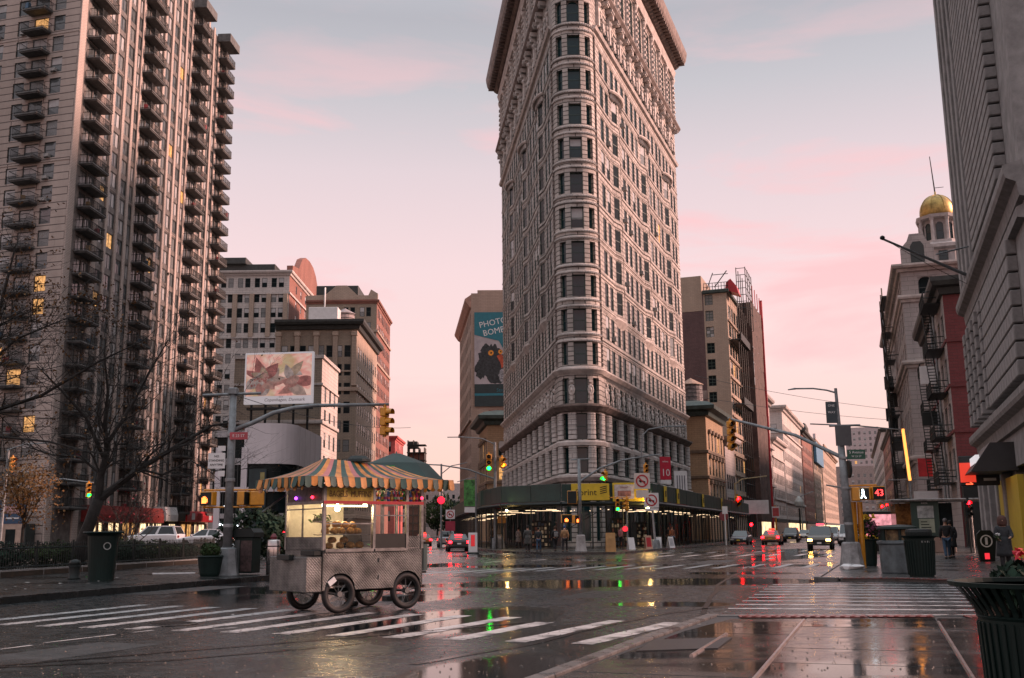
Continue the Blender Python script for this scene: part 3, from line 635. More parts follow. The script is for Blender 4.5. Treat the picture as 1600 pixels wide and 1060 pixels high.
# the prow: half an ellipse, banded in stone courses
def prow(u): x = (u-2.15)/2.15; return 1.75*math.sqrt(max(0, 1-x*x))
PB = [4.3*(.5-.5*math.cos(math.pi*k/18)) for k in range(19)]
pc = [(2.15, 1.3), (.66, .6), (3.64, .6)]; ps2 = (1, 2, .09, False, (4, 3, 0, 1.5, 2)); psa = (1, 2, .09, True, (4, 1, 0, 1, 2))
rows = [(0, 6.3, .6, 4.6, pc, None, (2, 1, .12, False, (5, 0, 0, 0, 1))), (6.3, 9.75, 7.0, 9.45, None, None, ps2), (9.75, 13.0, 10.2, 12.75, None, None, ps2), (13.0, 17.0, 13.7, 16.2, None, None, ps2)]
z = 17.0
for k, c in enumerate(FZ):
    zt = (c+FZ[k+1])/2 if k < 9 else 52.9
    rows.append((z, zt, c-1.15, c+1.05, None, None, ps2)); z = zt
rows += [(52.9, 57.6, 53.45, 55.9, None, None, psa), (57.6, 71, 59.8, 66, [(2.15, 1.3)], None, (2, 4, .14, False, (8, .5, .1, .3, 1)))]
facade(wb, pw, LP_, RPt, rows, pc, off=prow, depth=.38, breaks=PB)
ppath = [(u-2.15, -prow(u)) for u in PB]
def prow_path(scale=0): return ppath
for k, c in enumerate(FZ+[54.75]):                    # studded curved belts
    for zz, hh, pr_ in ((c-1.55, .24, .10), (c-2.2, .24, .08)):
        b = MB(); b.sweep(ppath, [(-.02, zz), (pr_, zz), (pr_, zz+hh*.75), (pr_*.5, zz+hh), (-.02, zz+hh)])
        for j in range(24):
            u = 4.3*(.5-.5*math.cos(math.pi*(j+.5)/24)); x = u-2.15; y = -prow(u)
            nx, ny = x/2.15**2, y/1.75**2; l = math.hypot(nx, ny); b.cbox((x+nx/l*(pr_+.02), y+ny/l*(pr_+.02), zz+hh*.4), (.1, .1, .12))
        b.build('curved_belt', STS, fl)
for zz in (7.0, 10.2):
    for u in (.18, 1.24, 3.06, 4.12):
        x = u-2.15; y = -prow(u); mob('banded_pier', PIER, fl, (x, y, zz), math.atan2(-x/2.15**2, y/1.75**2)+math.pi/2+math.pi if False else math.atan2(x*1.75**2, -y*2.15**2)*1.0).scale = (.62, .6, 1)
for u in (1.24, 3.06):
    x = u-2.15; o = MB().put(BOSS, Matrix.Identity(4)).build('carved_medallion', STS, fl, (x, -prow(u), 15.0), math.atan2(x*1.75**2, prow(u)*2.15**2)); o.scale = (.6, 1, 1)
full = [LE, LP_]+ppath[1:-1]+[RPt, RE]
def ledge(prof, m=STS, name='stone_ledge', path=full): return MB().sweep(path, prof).build(name, m, fl)
ledge([(-.02, 6.2), (.25, 6.25), (.5, 6.6), (.5, 6.8), (-.02, 6.95)]); ledge([(-.02, 9.6), (.22, 9.62), (.28, 9.95), (.22, 10.1), (-.02, 10.12)])
ledge([(-.02, 12.85), (.3, 12.95), (.75, 13.35), (.78, 13.5), (.1, 13.62), (-.02, 13.62)], mat('sooty_stone', (.20, .165, .15), .75, var=.3)); ledge([(-.02, 16.55), (.2, 16.6), (.5, 16.95), (.5, 17.1), (-.02, 17.25)])
sp_path = [RPt, RE]; sl_path = [LE, LP_]
for pth in (sp_path, sl_path):
    ledge([(-.02, 53.5), (.3, 53.6), (.45, 53.9), (-.02, 54.05)], path=pth)
ledge([(-.02, 58.6), (.6, 58.8), (.95, 59.2), (.95, 59.4), (-.02, 59.6)], mat('sooty_stone', 0))
ledge([(-.02, 67.2), (.3, 67.3), (.5, 67.9), (.6, 68.2), (-.02, 68.3)])
ledge([(-.02, 68.6), (.7, 68.7), (1.1, 69.0), (1.2, 69.35), (2.0, 69.45), (2.15, 69.75), (2.3, 70.5), (2.35, 71.0), (1.0, 71.5), (-.5, 71.6)], STD, 'main_cornice')
md = MB()
for a, b in ((LE, LP_), (RPt, RE)):
    a = Vector(a); b = Vector(b); L = (b-a).length; d = (b-a)/L; n = Vector((d.y, -d.x)); k = int(L/.95)
    for i in range(k):
        q = a+d*(i+.5)*L/k+n*1.45; M = Matrix.Translation((q.x, q.y, 69.2)) @ Matrix.Rotation(math.atan2(d.y, d.x), 4, 'Z'); t = MB().cbox((0, 0, 0), (.42, 1.1, .42)); md.put(t, M)
        t2 = MB().lathe([(.3, -.02), (.2, .08), (0, .12)], 8, axis='y'); md.put(t2, Matrix.Translation((*(a+d*(i+.5)*L/k), 66.9)) @ Matrix.Rotation(math.atan2(d.y, d.x), 4, 'Z'))
tag(md.build('cornice_modillion_row', STD, fl), kind='stuff')
wb.q([(*RE, 0), (*LE, 0), (*LE, 71), (*RE, 71)])
wb.build('wall', [ST, mat('shed_shade_wall', (.03, .035, .034), .5, var=.3)], fl); MB().q([(*p, 70.9) for p in full]).build('roof', CONC, fl)  # ground-floor wall colour darkened for the shade under the shed
qn = MB()                                             # quoin strips where the prow meets the flanks
for x0, y0, d in ((2.15, 0, Vector((.342, .94))), (-2.15, 0, Vector((-.116, .993)))):
    n = Vector((d.y, -d.x)) if x0 > 0 else Vector((-d.y, d.x)); zz = 17.5
    while zz < 52.5:
        c = Vector((x0, y0))+d*.12+n*.02; qn.cbox((c.x, c.y, zz+.2), (.3, .3, .36)); zz += .46
tag(qn.build('quoin_strip', mat('sooty_stone', 0), fl), kind='stuff')
FWM = (F_GREEN, G_DARK, G_BLIND, G_LIT, G_CURT, ST)
place_windows(fl, wins, FWM, 250)
for k, p, rz in pw:                                   # prow windows: frame with separate sashes
    var = rnd.choices(range(5), k[6])[0]; w, h = k[0], k[1]
    o = mob('window', win_get((round(w, 3), round(h, 3), k[2], k[3], k[4], 0, k[5]), (F_GREEN, G_TEAL, G_BLIND, G_LIT, G_CURT, ST))[1], fl, p, rz)
    if var in (1, 3) and w > 1: MB().q([(-w/2+.1, -.012, h*(.62 if var == 1 else .45)), (w/2-.1, -.012, h*(.62 if var == 1 else .45)), (w/2-.1, -.012, h-.1), (-w/2+.1, -.012, h-.1)]).build('blind', G_BLIND, o)
AC = MB().bbox(-.32, .32, -.3, .25, 0, .42, .02).mesh('air_conditioner', mat('ac_casing', (.30, .30, .29), .5, var=.2))
for u, k in ((1.06, 1), (5.4, 3), (10.1, 2), (5.4, 5), (5.4, 6), (10.3, 5), (14.6, 4), (1, 7), (5.3, 8), (19, 3), (24, 6)):
    c = RB[0]+u*1.0-1.06; d = Vector((.342, .94)); n = Vector((.94, -.342)); q = Vector(RPt)+d*(RB[int(u//4.69)]+1.06)+n*(.1 if int(u//4.69) not in (1, 4, 7) else .6)
    mob('air_conditioner', AC, fl, (q.x, q.y, FZ[k]-1.1), math.atan2(d.y, d.x))
# ================================================================ brown apartment tower with balconies
TAN = brick('tan_brick_bands', (.46, .385, .345), (.43, .36, .32), (.14, .115, .105), 9.0, .93, .07, .85, .6, .22); TANP = brick('tan_brick', (.49, .41, .365), (.45, .375, .335), (.22, .18, .165), .6, .2, .02, .85, .3, .25)
DBR = mat('dark_spandrel', (.15, .135, .125), .6, var=.3); BALC = mat('balcony_slab', (.11, .112, .11), .7, var=.3)
tw = thing('apartment_tower', 'brown brick apartment tower with dark balconies, left edge of the picture', 'building', (-53, 117, 0), -R(3))
wb = MB(); wins = []; PT, FZ0, NF, TH = 2.78, 5.0, 29, 86.6
D_ = 53; fl_dir = Vector((-.976, .218)); FE = fl_dir*34
st_s = (2, 1, .09, False, (4, 2.5, .25, 4, 4)); st_f = (1, 2, .08, False, (5, 3.4, 1.1, .9, 2.0))
rows = [(0, FZ0-.4, None, None)]
for k in range(NF):
    z0 = FZ0-.4+k*PT; rows.append((z0, z0+PT, z0+.42, z0+.42+2.0))
rows.append((FZ0-.4+NF*PT, TH, None, None))
bal = [4.6, 20.5, 38.5, 50.3]
cols = [(c-.95, 1.7) for c in bal]+[(c+.95, 1.5) for c in bal]+[(u, 1.9) for u in (8.7, 11.7, 14.7, 17.2, 24.4, 27.2, 30, 32.8, 35.2, 42.2, 44.8, 47.2)]
cols = sorted(cols); facade(wb, wins, (0, 0), (0, D_), rows, cols, depth=.1, mi=1, st=st_s)
fc = [(34-u, w) for u, w in ((3.0, 1.65), (5.7, 2.1), (8.4, 1.65), (12, 1.65), (15, 2.1), (18, 1.65), (24, 1.6), (29, 1.6))]
facade(wb, wins, tuple(FE), (0, 0), rows, fc, depth=.15, mi=0, st=st_f)
wb.q([(0, D_, 0), (FE.x, FE.y+40, 0), (FE.x, FE.y+40, TH), (0, D_, TH)]); wb.q([(FE.x, FE.y+40, 0), (*FE, 0), (*FE, TH), (FE.x, FE.y+40, TH)])
wb.build('wall', [TAN, DBR], tw); MB().q([(*FE, TH-.1), (0, 0, TH-.1), (0, D_, TH-.1), (FE.x, FE.y+40, TH-.1)]).build('roof', CONC, tw)
place_windows(tw, wins, (F_DARK, G_MID, G_BLIND, G_LIT, G_CURT), 295)
def pier_mesh(w): return MB().bbox(-.02, .2, -w/2, w/2, 0, TH+.6-.0, .04).mesh('brick_pier', TANP)
pm = pier_mesh(.7); pm2 = pier_mesh(1.5)
for u in (10.2, 13.2, 15.95, 18.1, 23.0, 25.8, 28.6, 31.4, 34.0, 36.2, 41, 43.5, 46.0, 48.4): mob('brick_pier', pm, tw, (0, u, 0))
for u in (.75, 7.2, 52.4): mob('brick_pier', pm2, tw, (0, u, 0))
def balcony_meshes(w, d):
    s = MB(); s.bbox(0, d, -w/2, w/2, 0, .2, .02); s.box(.1, d-.1, -w/2+.1, w/2-.1, -.12, .01)
    r = MB(); hh = 1.05
    for z in (.32, hh+.16): r.bar((d-.06, -w/2+.05, z), (d-.06, w/2-.05, z), .06); r.bar((0, -w/2+.05, z), (d-.06, -w/2+.05, z), .06); r.bar((0, w/2-.05, z), (d-.06, w/2-.05, z), .06)
    n = int(w/.17)
    for k in range(n+1): y = -w/2+.05+(w-.1)*k/n; r.bar((d-.06, y, .2), (d-.06, y, hh+.16), .05 if k % 6 == 0 else .03)
    for k in range(1, int(d/.17)):
        for y in (-w/2+.05, w/2-.05): r.bar((k*.17, y, .2), (k*.17, y, hh+.16), .03)
    return s.mesh('balcony', BALC), r.mesh('railing', DSTEEL)
bs, brl = balcony_meshes(4.5, 1.75); bs2, brl2 = balcony_meshes(3.3, 1.6); cap = MB().bbox(0, 2.3, -2.5, 2.5, 0, 1.5, .04).mesh('balcony_cap', BALC)
JUNK = [MB().bbox(-.25, .25, -.25, .25, 0, .75, .03).mesh('balcony_chair', mat('junk_%d' % i, c, .6)) for i, c in enumerate(((.3, .03, .04), (.25, .24, .22), (.05, .12, .2), (.2, .12, .05)))]
for c in bal:
    for k in range(NF):
        o = mob('balcony', bs, tw, (0, c, FZ0-.25+k*PT)); mob('railing', brl, o)
        if rnd.random() < .55: mob('balcony_furniture', rnd.choice(JUNK), o, (rnd.uniform(.6, 1.5), rnd.uniform(-1.8, 1.8), .2), rnd.uniform(0, 3))
    mob('balcony_cap', cap, tw, (0, c, FZ0-.25+NF*PT+.2))
for u in (5.7, 15):
    p = fl_dir*u; a = math.atan2(-.976, -.218)
    for k in range(NF):
        o = mob('balcony', bs2, tw, (p.x, p.y, FZ0-.25+k*PT), a); mob('railing', brl2, o)
        if rnd.random() < .4: mob('balcony_furniture', rnd.choice(JUNK), o, (rnd.uniform(.5, 1.4), rnd.uniform(-1.2, 1.2), .2), rnd.uniform(0, 3))
for k in range(14):
    u, f = rnd.choice((3.2, 8.2, 12)), rnd.randrange(3, 29); p = fl_dir*u; q = Vector((-.218, -.976))*.12; mob('air_conditioner', AC, tw, (p.x+q.x, p.y+q.y, FZ0+f*PT+.05), math.atan2(-.218, .976))
for k in (3, 9, 15, 21, 27): MB().sweep([tuple(FE), (0, 0), (0, D_)], [(-.02, FZ0-.5+k*PT), (.06, FZ0-.5+k*PT), (.06, FZ0-.42+k*PT), (-.02, FZ0-.42+k*PT)]).build('string_course', TANP, tw)
# shops at its foot
AWR = mat('red_awning', (.22, .022, .02), .6, var=.35, scale=2); AWB = mat('blue_sign', (.02, .07, .14), .45, var=.15); CREAM = mat('cream_plaster', (.42, .31, .25), .7, var=.15)
SHOPL = emat('shop_light', (1, .72, .40), 1.6, .75, .8)
def awn(y0, y1, m, d=2.0, z0=3.3, z1=4.9, nm='awning'):
    return MB().xprism([(-.1, z0), (d, z0), (d, z0+.9), (d-.3, z1), (-.1, z1)], y0, y1).build(nm, m, tw)
awn(9, 30, AWR, z1=5.3); awn(40, 52, REDP, 1.6, 3.6, 5.2, 'sign_band')
sgn = awn(31, 35.5, WHITEP, 1.9, 3.6, 5.6, 'sign_panel'); awn(35.7, 39, BLACK, 1.7, 3.6, 5.8, 'sign_panel')
for k, (y, w) in enumerate(((42.5, 1.3), (45.5, 2.2), (50, 1.2))): MB().box(1.6, 1.63, y-w/2, y+w/2, 3.9, 4.9).build('sign_panel', WHITEP if k != 1 else mat('dark_red', (.25, .01, .015), .5), tw)
o = MB().box(-.5, .5, 0, .06, 0, 2.1).build('sign_panel', AWB, tw, (-4.0, -2.3, 3.0)); o.scale = (6.2, 1, 1.02)
for a, z, w in ((-5.6, 4.6, .9), (-5.6, 4.2, .9), (-5.5, 3.6, 1.6), (-2.3, 3.6, 1.5)): MB().box(a-w/2, a+w/2, -2.34, -2.31, z-.08, z+.08).build('sign_lettering', WHITEP, tw)
MB().q([(-3.3, -2.34, 4.1), (-1.4, -2.34, 4.1), (-1.4, -2.34, 4.95), (-3.3, -2.34, 4.95)]).build('sign_picture', mat('sign_pic', (.5, .3, .3), .5, var=.6, scale=2), tw)
MB().box(-7.2, -.8, -2.2, -.1, 0, 3.0).build('shop_front', F_DARK, tw); MB().box(-3.8, -1.2, -2.26, -2.21, 0, 3.0).build('door_surround', CREAM, tw); MB().box(-3.0, -1.9, -2.29, -2.27, 0, 2.4).build('door', G_DARK, tw)
MB().box(-16.5, -14.2, -1.2, 0, 0, 3.6).build('entrance_pillar', CREAM, tw); MB().box(-9.4, -7.3, -1.4, 0, 0, 3.6).build('entrance_pillar', CREAM, tw)
MB().xprism([(-13.5, 3.3), (-7.3, 3.3), (-7.3, 5.0), (-8.5, 4.8)], -2.6, -.2).build('white_canopy', mat('white_canvas', (.55, .53, .55), .7, var=.1), tw)
for k, (y0, y1, m) in enumerate(((10, 14.5, SHOPL), (15.5, 19.5, SHOPL), (20.5, 24.5, G_LIT), (25.5, 29.5, SHOPL), (31, 34, SHOPL), (36, 39, SHOPL), (41, 46, G_LIT), (47, 51.5, SHOPL))):
    MB().box(.03, .1, y0, y1, .5, 3.2).build('shop_window', m, tw); MB().box(.02, .25, y1+.1, y1+.9, 0, 3.3).build('shop_pillar', F_DARK, tw)
    for j in range(3): MB().box(.1, .14, y0+(j+.5)*(y1-y0)/3.3-.05, y0+(j+.5)*(y1-y0)/3.3+.05, .5, 3.2).build('mullion', F_DARK, tw)
# ================================================================ buildings left of the avenue, behind the tower
BUFF = brick('buff_brick', (.44, .34, .27), (.40, .31, .245), (.18, .14, .11), .9, .3, .02, .85, .3, .25); PALE = brick('pale_stone', (.55, .50, .47), (.50, .455, .43), (.22, .19, .18), 1.6, .55, .025, .8, .4, .22)
REDB = brick('red_brick', (.30, .13, .10), (.26, .11, .085), (.18, .11, .09), .7, .24, .02, .85, .3, .3); OLIVE = brick('olive_brick', (.34, .275, .215), (.30, .245, .19), (.13, .11, .09), .8, .27, .02, .85, .3, .28)
DCOR = mat('dark_cornice', (.035, .04, .038), .6, var=.3); GREENC = mat('green_copper', (.035, .06, .055), .55, var=.3)
def cor(z, h=1.2, o=.9): return [(-.05, z), (o*.3, z+.05), (o*.45, z+h*.4), (o*.85, z+h*.5), (o, z+h*.75), (o, z+h), (-.3, z+h+.1)]
def spec(L, z0, z1, first, pitch, n, h, nc, w, m0=.9, pair=0, **k): return dict(rows=frows(z0, z1, first, pitch, n, h), cols=fcols(L, nc, w, m0, None, pair), **k)
gA = box_building('gabled_office_building', 'pale stone office block with gabled brick flank behind the billboard', (-53.5, 240), 0, 34, 44, 64, [PALE, REDB], spec(34, 0, 64, 12, 3.7, 14, 2.3, 9, 2.0, nc_=0) if False else dict(rows=frows(0, 64, 12, 3.7, 14, 2.3), cols=fcols(34, 8, 1.25, .8, None, 1.75), st=(1, 2, .09, False, (5, 3, .1, 1, 2))), dict(rows=frows(0, 64, 12, 3.7, 14, 2.0), cols=fcols(44, 6, 1.3, 5), mi=1, st=(1, 2, .1, False, (6, 2, .3, 1, 2))), True, (F_DARK, G_DARK, G_BLIND, G_LIT, G_CURT), cor(63, 1.2, .8), PALE, ((10, .4, .5), (47.6, .35, .5), (58.4, .3, .5)), PALE, 140)
for k in range(9): MB().bbox(-.55, .55, -.45, .05, 0, 10.6, .05).build('stone_pilaster', BUFF, gA, (-33.2+k*4.05, 0, 47.9))
g = MB(); pr = [(2, 64.0), (2, 66), (9, 67), (13, 70.5), (17, 72), (22, 72.4), (27, 72), (31, 70.5), (35, 67), (42, 66), (42, 64.0)]
a = [g.add((.25, y, z)) for y, z in pr]; b = [g.add((-1.2, y, z)) for y, z in pr]; g.f.append(a); g.m.append(0); g.f.append(b[::-1]); g.m.append(0)
for j in range(len(pr)-1): g.f.append([a[j+1], a[j], b[j], b[j+1]]); g.m.append(0)
g.build('gable', REDB, gA); MB().bbox(-26, -5, 6, 36, 64, 67.5, .1).build('roof_house', DCOR, gA); MB().bbox(-22, -12, 5, 20, 67.4, 69, .1).build('roof_house', DCOR, gA)
gC = box_building('tall_brick_block', 'tall brick block with stepped parapet and flank coloured red for the sunset light', (-31.4, 233), 0, 16.5, 26, 55, [OLIVE, REDB], dict(rows=frows(0, 55, 8, 3.6, 13, 2.2), cols=fcols(16.5, 4, 1.1, .8, None, 1.5), st=(1, 2, .09, False, (5, 1, .5, 1, 2))), dict(rows=frows(0, 55, 8, 3.6, 13, 2.2), cols=fcols(26, 9, 1.4, 1), mi=1, st=(1, 2, .09, False, (6, 1, .1, 1, 2))), True, None, cor(54.2, .9, .6), REDB, ((40, .25, .6), (47.5, .3, .5)), BUFF, 120)  # red brick on the flank colours in the sunset light falling there
MB().xprism([(-16.6, 55), (.2, 55), (.2, 56.6), (-1.4, 57.6), (-2, 56.2), (-4.5, 56.2), (-7, 58.6), (-9.5, 58.6), (-12, 56.4), (-16.6, 56.2)], -.2, .6).build('stepped_parapet', BUFF, gC); MB().bbox(-15, -5, 4, 20, 55, 59.6, .1).build('roof_house', DCOR, gC)
gB = box_building('corniced_brick_building', 'olive brick building with projecting dark cornice and paired windows', (-30.8, 200), 0, 16.2, 30, 42.6, [OLIVE, BUFF], dict(rows=frows(0, 42.6, 6, 3.75, 9, 2.35), cols=fcols(16.2, 4, 1.25, .9, None, 1.7), st=(1, 2, .09, False, (5, 2, .1, 1, 2))), dict(rows=frows(0, 42.6, 6, 3.75, 9, 2.35), cols=fcols(30, 9, 1.5, 1), mi=1, st=(1, 2, .09, False, (6, 2, 0, 1, 2))), True, None, cor(41.5, 1.9, 1.5), DCOR, ((4.5, .4, .6), (29.2, .35, .7), (33, .2, .3)), BUFF, 120)
for k in range(5): MB().bbox(-.5, .5, -.5, .05, 0, 10.6, .05).build('stone_pilaster', BUFF, gB, (-15.6+k*3.78, 0, 30.2)); MB().bbox(-.65, .65, -.62, .05, 0, .9, .08).build('pilaster_capital', BUFF, gB, (-15.6+k*3.78, 0, 40.2))
MB().bbox(-11, -5, 6, 14, 43, 47.5, .05).build('roof_house', WHITEP, gB)
def water_tank(loc, r, h, label, m, roofm, legs=1.6):
    t = thing('water_tank', label, 'water tank', loc); b = MB(); n = 20
    b.lathe([(r, legs), (r*.97, legs+h)], n); b.build('tank_barrel', m, t)
    bb = MB()
    for k in range(5): bb.lathe([(r*1.012-.0, legs+.15+k*h/4.6), (r*1.02, legs+.18+k*h/4.6), (r*1.012, legs+.24+k*h/4.6)], n)
    bb.build('iron_hoops', DSTEEL, t); MB().lathe([(r*1.08, legs+h-.02), (r*1.05, legs+h+.1), (.05, legs+h+r*.62), (0, legs+h+r*.63)], n).build('conical_roof', roofm, t)
    for k in range(4): a = k*1.571+.6; MB().bar((r*.75*math.cos(a), r*.75*math.sin(a), 0), (r*.75*math.cos(a), r*.75*math.sin(a), legs+.05), .22).build('leg', DSTEEL, t)
    return t
TANKW = mat('tank_wood', (.17, .15, .15), .8, var=.35, scale=2); TANKR = mat('tank_roof', (.36, .24, .18), .7, var=.2)
water_tank((-35.3, 212, 42.4), 2.1, 3.6, 'grey round water tank on the olive brick roof', mat('tank_grey', (.30, .25, .25), .6, var=.2), mat('tank_grey', 0), 1.2)
MB().bar((0, 0, 0), (0, 0, 15), .28).build('roof_mast', WHITEP, gC, (-12, -.8, 43))
gD = box_building('pale_billboard_building', 'narrow pale building with small windows right of the billboard', (-28.2, 150), 0, 13, 14, 27.5, [OLIVE, PALE], None, dict(rows=frows(0, 27.5, 4, 3.4, 6, 2.2), cols=fcols(14, 3, 1.5, 1), mi=1, st=(1, 2, .09, False, (6, 1, 0, 1, 2))), True, None, [(-.05, 27.2), (.3, 27.2), (.3, 27.7), (-.05, 27.7)], PALE, ((17.5, .3, .5), (23.2, .2, .3)), PALE, 60)
# white corner building with a rounded front
gE = thing('white_rounded_building', 'low white corner building with rounded blank top and dark glass', 'building', (-25.6, 119, 0)); LAV = mat('white_render', (.62, .58, .60), .6, var=.06, scale=.4)
def epath(o=0): return [(-8.8, 0), (-3.2, 0)]+[(-3.2+3.2*math.sin(a), 3.2-3.2*math.cos(a)) for a in [math.pi/2*k/8 for k in range(1, 9)]]+[(0, 18)]
MB().sweep([(-5.6, 0)]+epath()[1:], [(-.1, 9.6), (0, 9.6), (0, 14.3), (-.4, 14.3)]).build('blank_fascia', LAV, gE)
for z in (9.5, 12.7): MB().sweep([(-8.8, .02), (-5.6, .02)], [(-.1, z), (0, z), (0, z+.75), (-.1, z+.75)]).build('floor_band', mat('grey_band', (.36, .35, .36), .6), gE)
MB().q([(-8.8, .3, 0), (-5.6, .3, 0), (-5.6, .3, 13.2), (-8.8, .3, 13.2)]).build('upper_glass', G_DARK, gE)
for z in (3.4, 6.4): MB().sweep(epath(), [(-.1, z), (.02, z), (.02, z+.55), (-.1, z+.55)]).build('floor_band', LAV if z > 4 else mat('grey_band', (.3, .3, .31), .6), gE)
MB().sweep([(p[0]*.985-.2, p[1]*.985+.25) for p in epath()], [(0, 0), (0, 9.7)]).build('glass_wall', G_DARK, gE)
MB().sweep([(p[0]-.3, p[1]+.3) for p in epath()], [(-.5, 14.2), (-6, 14.25)]).build('roof', CONC, gE)
for x in (-8.5, -5.5): MB().bbox(x-.35, x+.35, -.12, .3, 0, 11.5, .03).build('white_pillar', LAV, gE)
for k in range(5): MB().box(-.02, .012, 4+k*3.2, 4.05+k*3.2, 9.7, 14.25).build('panel_seam', mat('seam_grey', (.3, .28, .29), .6), gE)
for k in range(9): MB().bbox(-.25, .06, 3.6+k*1.75-.09, 3.6+k*1.75+.09, 0, 9.6, .02).build('mullion', F_DARK, gE)
for k in range(3): MB().box(-7.9+k*.8, -7.82+k*.8, .05, .2, 0, 9.6).build('mullion', F_DARK, gE)
for k, (y, w) in enumerate(((4.6, .7), (6.3, 1.2), (8.1, 1.0), (9.9, .8))): MB().box(-.16, -.12, y-w/2, y+w/2, 7.6, 9.2).build('bounce_glow_pane', emat('pane_bounce', (1, .72, .70), .55), gE)  # pink bounced light put into these panes as a glow
MB().box(-4.9, -2.9, -.1, -.06, .5, 9.0).build('dark_sign', mat('sign_teal', (.01, .03, .035), .5), gE); MB().box(-4.8, -3.0, -.13, -.1, 6.55, 6.65).build('sign_rule', WHITEP, gE)
text('FLATIRON', .3, WHITEP, gE, (-3.9, -.14, 6.05), (R(90), 0, 0)); text('PARTNERSHIP', .25, WHITEP, gE, (-3.9, -.14, 5.6), (R(90), 0, 0)); MB().box(-3.6, -3.1, -.13, -.1, 7.6, 8.6).build('sign_picture', mat('sign_gold', (.3, .26, .1), .5), gE)
for x, z in ((-7.6, 2.6), (-6.5, 2.4), (-7.2, 4.6)): MB().box(x-.5, x+.5, .1, .16, z, z+.25).build('lamp_strip', emat('cool_lamp', (.9, .95, 1), 3), gE)
# billboard
bbt = thing('billboard', 'large tilted billboard with pink flower picture above the white building', 'billboard', (-32.3, 140, 0), R(-6))
def flower_mat():
    m = bpy.data.materials.new('flower_print'); m.use_nodes = True; t = m.node_tree; b = t.nodes['Principled BSDF']; g = N(t, 'ShaderNodeTexCoord')
    mp1 = N(t, 'ShaderNodeMapping'); mp1.inputs['Location'].default_value = (2.4, 0, 1.2); mp1.inputs['Scale'].default_value = (.5, 1, .55); t.links.new(g.outputs['Object'], mp1.inputs[0])
    n = N(t, 'ShaderNodeTexNoise'); n.inputs['Scale'].default_value = .8; n.inputs['Detail'].default_value = 5; n.inputs['Distortion'].default_value = 2.2; t.links.new(mp1.outputs[0], n.inputs['Vector'])
    w = N(t, 'ShaderNodeTexWave', wave_type='RINGS', rings_direction='Y'); w.inputs['Scale'].default_value = .55; w.inputs['Distortion'].default_value = 7; w.inputs['Detail'].default_value = 3; w.inputs['Detail Scale'].default_value = .8; t.links.new(mp1.outputs[0], w.inputs['Vector'])
    r = ramp(t, [(.2, (.55, .16, .14)), (.42, (.80, .38, .32)), (.6, (.82, .56, .46)), (.8, (.85, .72, .62))]); mxx = N(t, 'ShaderNodeMixRGB'); mxx.inputs[0].default_value = .10
    t.links.new(n.outputs[0], mxx.inputs[1]); t.links.new(w.outputs[0], mxx.inputs[2]); t.links.new(mxx.outputs[0], r.inputs[0])
    n2 = N(t, 'ShaderNodeTexNoise'); n2.inputs['Scale'].default_value = .35; t.links.new(g.outputs['Object'], n2.inputs['Vector']); rr = ramp(t, [(.5, 0), (.62, .7)]); t.links.new(n2.outputs[0], rr.inputs[0])
    m2 = N(t, 'ShaderNodeMixRGB'); m2.inputs[2].default_value = (.42, .36, .16, 1); t.links.new(rr.outputs[0], m2.inputs[0]); t.links.new(r.outputs[0], m2.inputs[1]); t.links.new(m2.outputs[0], b.inputs['Base Color']); b.inputs['Roughness'].default_value = .5
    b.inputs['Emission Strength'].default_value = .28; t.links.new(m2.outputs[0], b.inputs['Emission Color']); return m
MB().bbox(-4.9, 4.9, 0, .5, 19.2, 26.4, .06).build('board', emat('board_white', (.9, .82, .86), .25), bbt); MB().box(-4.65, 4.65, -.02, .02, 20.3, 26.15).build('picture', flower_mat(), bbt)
rb_ = random.Random(9); PET = [mat('petal_%d' % i, c, .6, var=.25, scale=1.2) for i, c in enumerate(((.78, .40, .34), (.80, .50, .42), (.82, .62, .52), (.70, .28, .25), (.74, .58, .42), (.82, .70, .64)))]
for k in range(26):                                   # petals printed in overlapping tones
    a = k*.9; L = rb_.uniform(2.2, 4.4); c0 = (-1.9+rb_.uniform(-.4, .4), 22.6+rb_.uniform(-.3, .3)) if k < 17 else (2.4+rb_.uniform(-1, 1), 22.4+rb_.uniform(-.8, .8)); w = rb_.uniform(.5, .95); pts = []
    for t in range(9): u = t/8; pts.append((u*L, w*math.sin(math.pi*u**.8)))
    pts += [(x, -y) for x, y in pts[::-1][1:-1]]; P = [(min(4.6, max(-4.6, c0[0]+x*math.cos(a)-y*math.sin(a))), min(26.1, max(20.35, c0[1]+x*math.sin(a)*.8+y*math.cos(a)*.8))) for x, y in pts]
    yy = -.03-k*.0006; MB().q([(x, yy, z) for x, z in P[::-1]]).build('printed_petal', PET[k % 6], bbt)
for k in range(34): x, z, r_ = rb_.gauss(-2.4, .7), rb_.gauss(22.6, .5), rb_.uniform(.12, .28); MB().q([(x+r_*math.cos(t*.785), -.05-k*.0004, z+r_*math.sin(t*.785)) for t in range(8)][::1]).build('printed_blossom', PET[(5, 1, 3)[k % 3]], bbt)
for k in range(5): MB().bar((-4+2*k, .7, 14), (-4+2*k, .7, 25), .25).build('post', DSTEEL, bbt)
MB().box(-4.6, 4.6, .4, 1.2, 18.5, 18.8).build('catwalk', DSTEEL, bbt); text('Copenhagen, Danmark', .62, mat('ink', (.12, .06, .07), .5), bbt, (.9, -.03, 19.75), (R(90), 0, 0), sh=.25); text('2014', .3, mat('ink', 0), bbt, (.4, -.03, 20.14), (R(90), 0, 0))
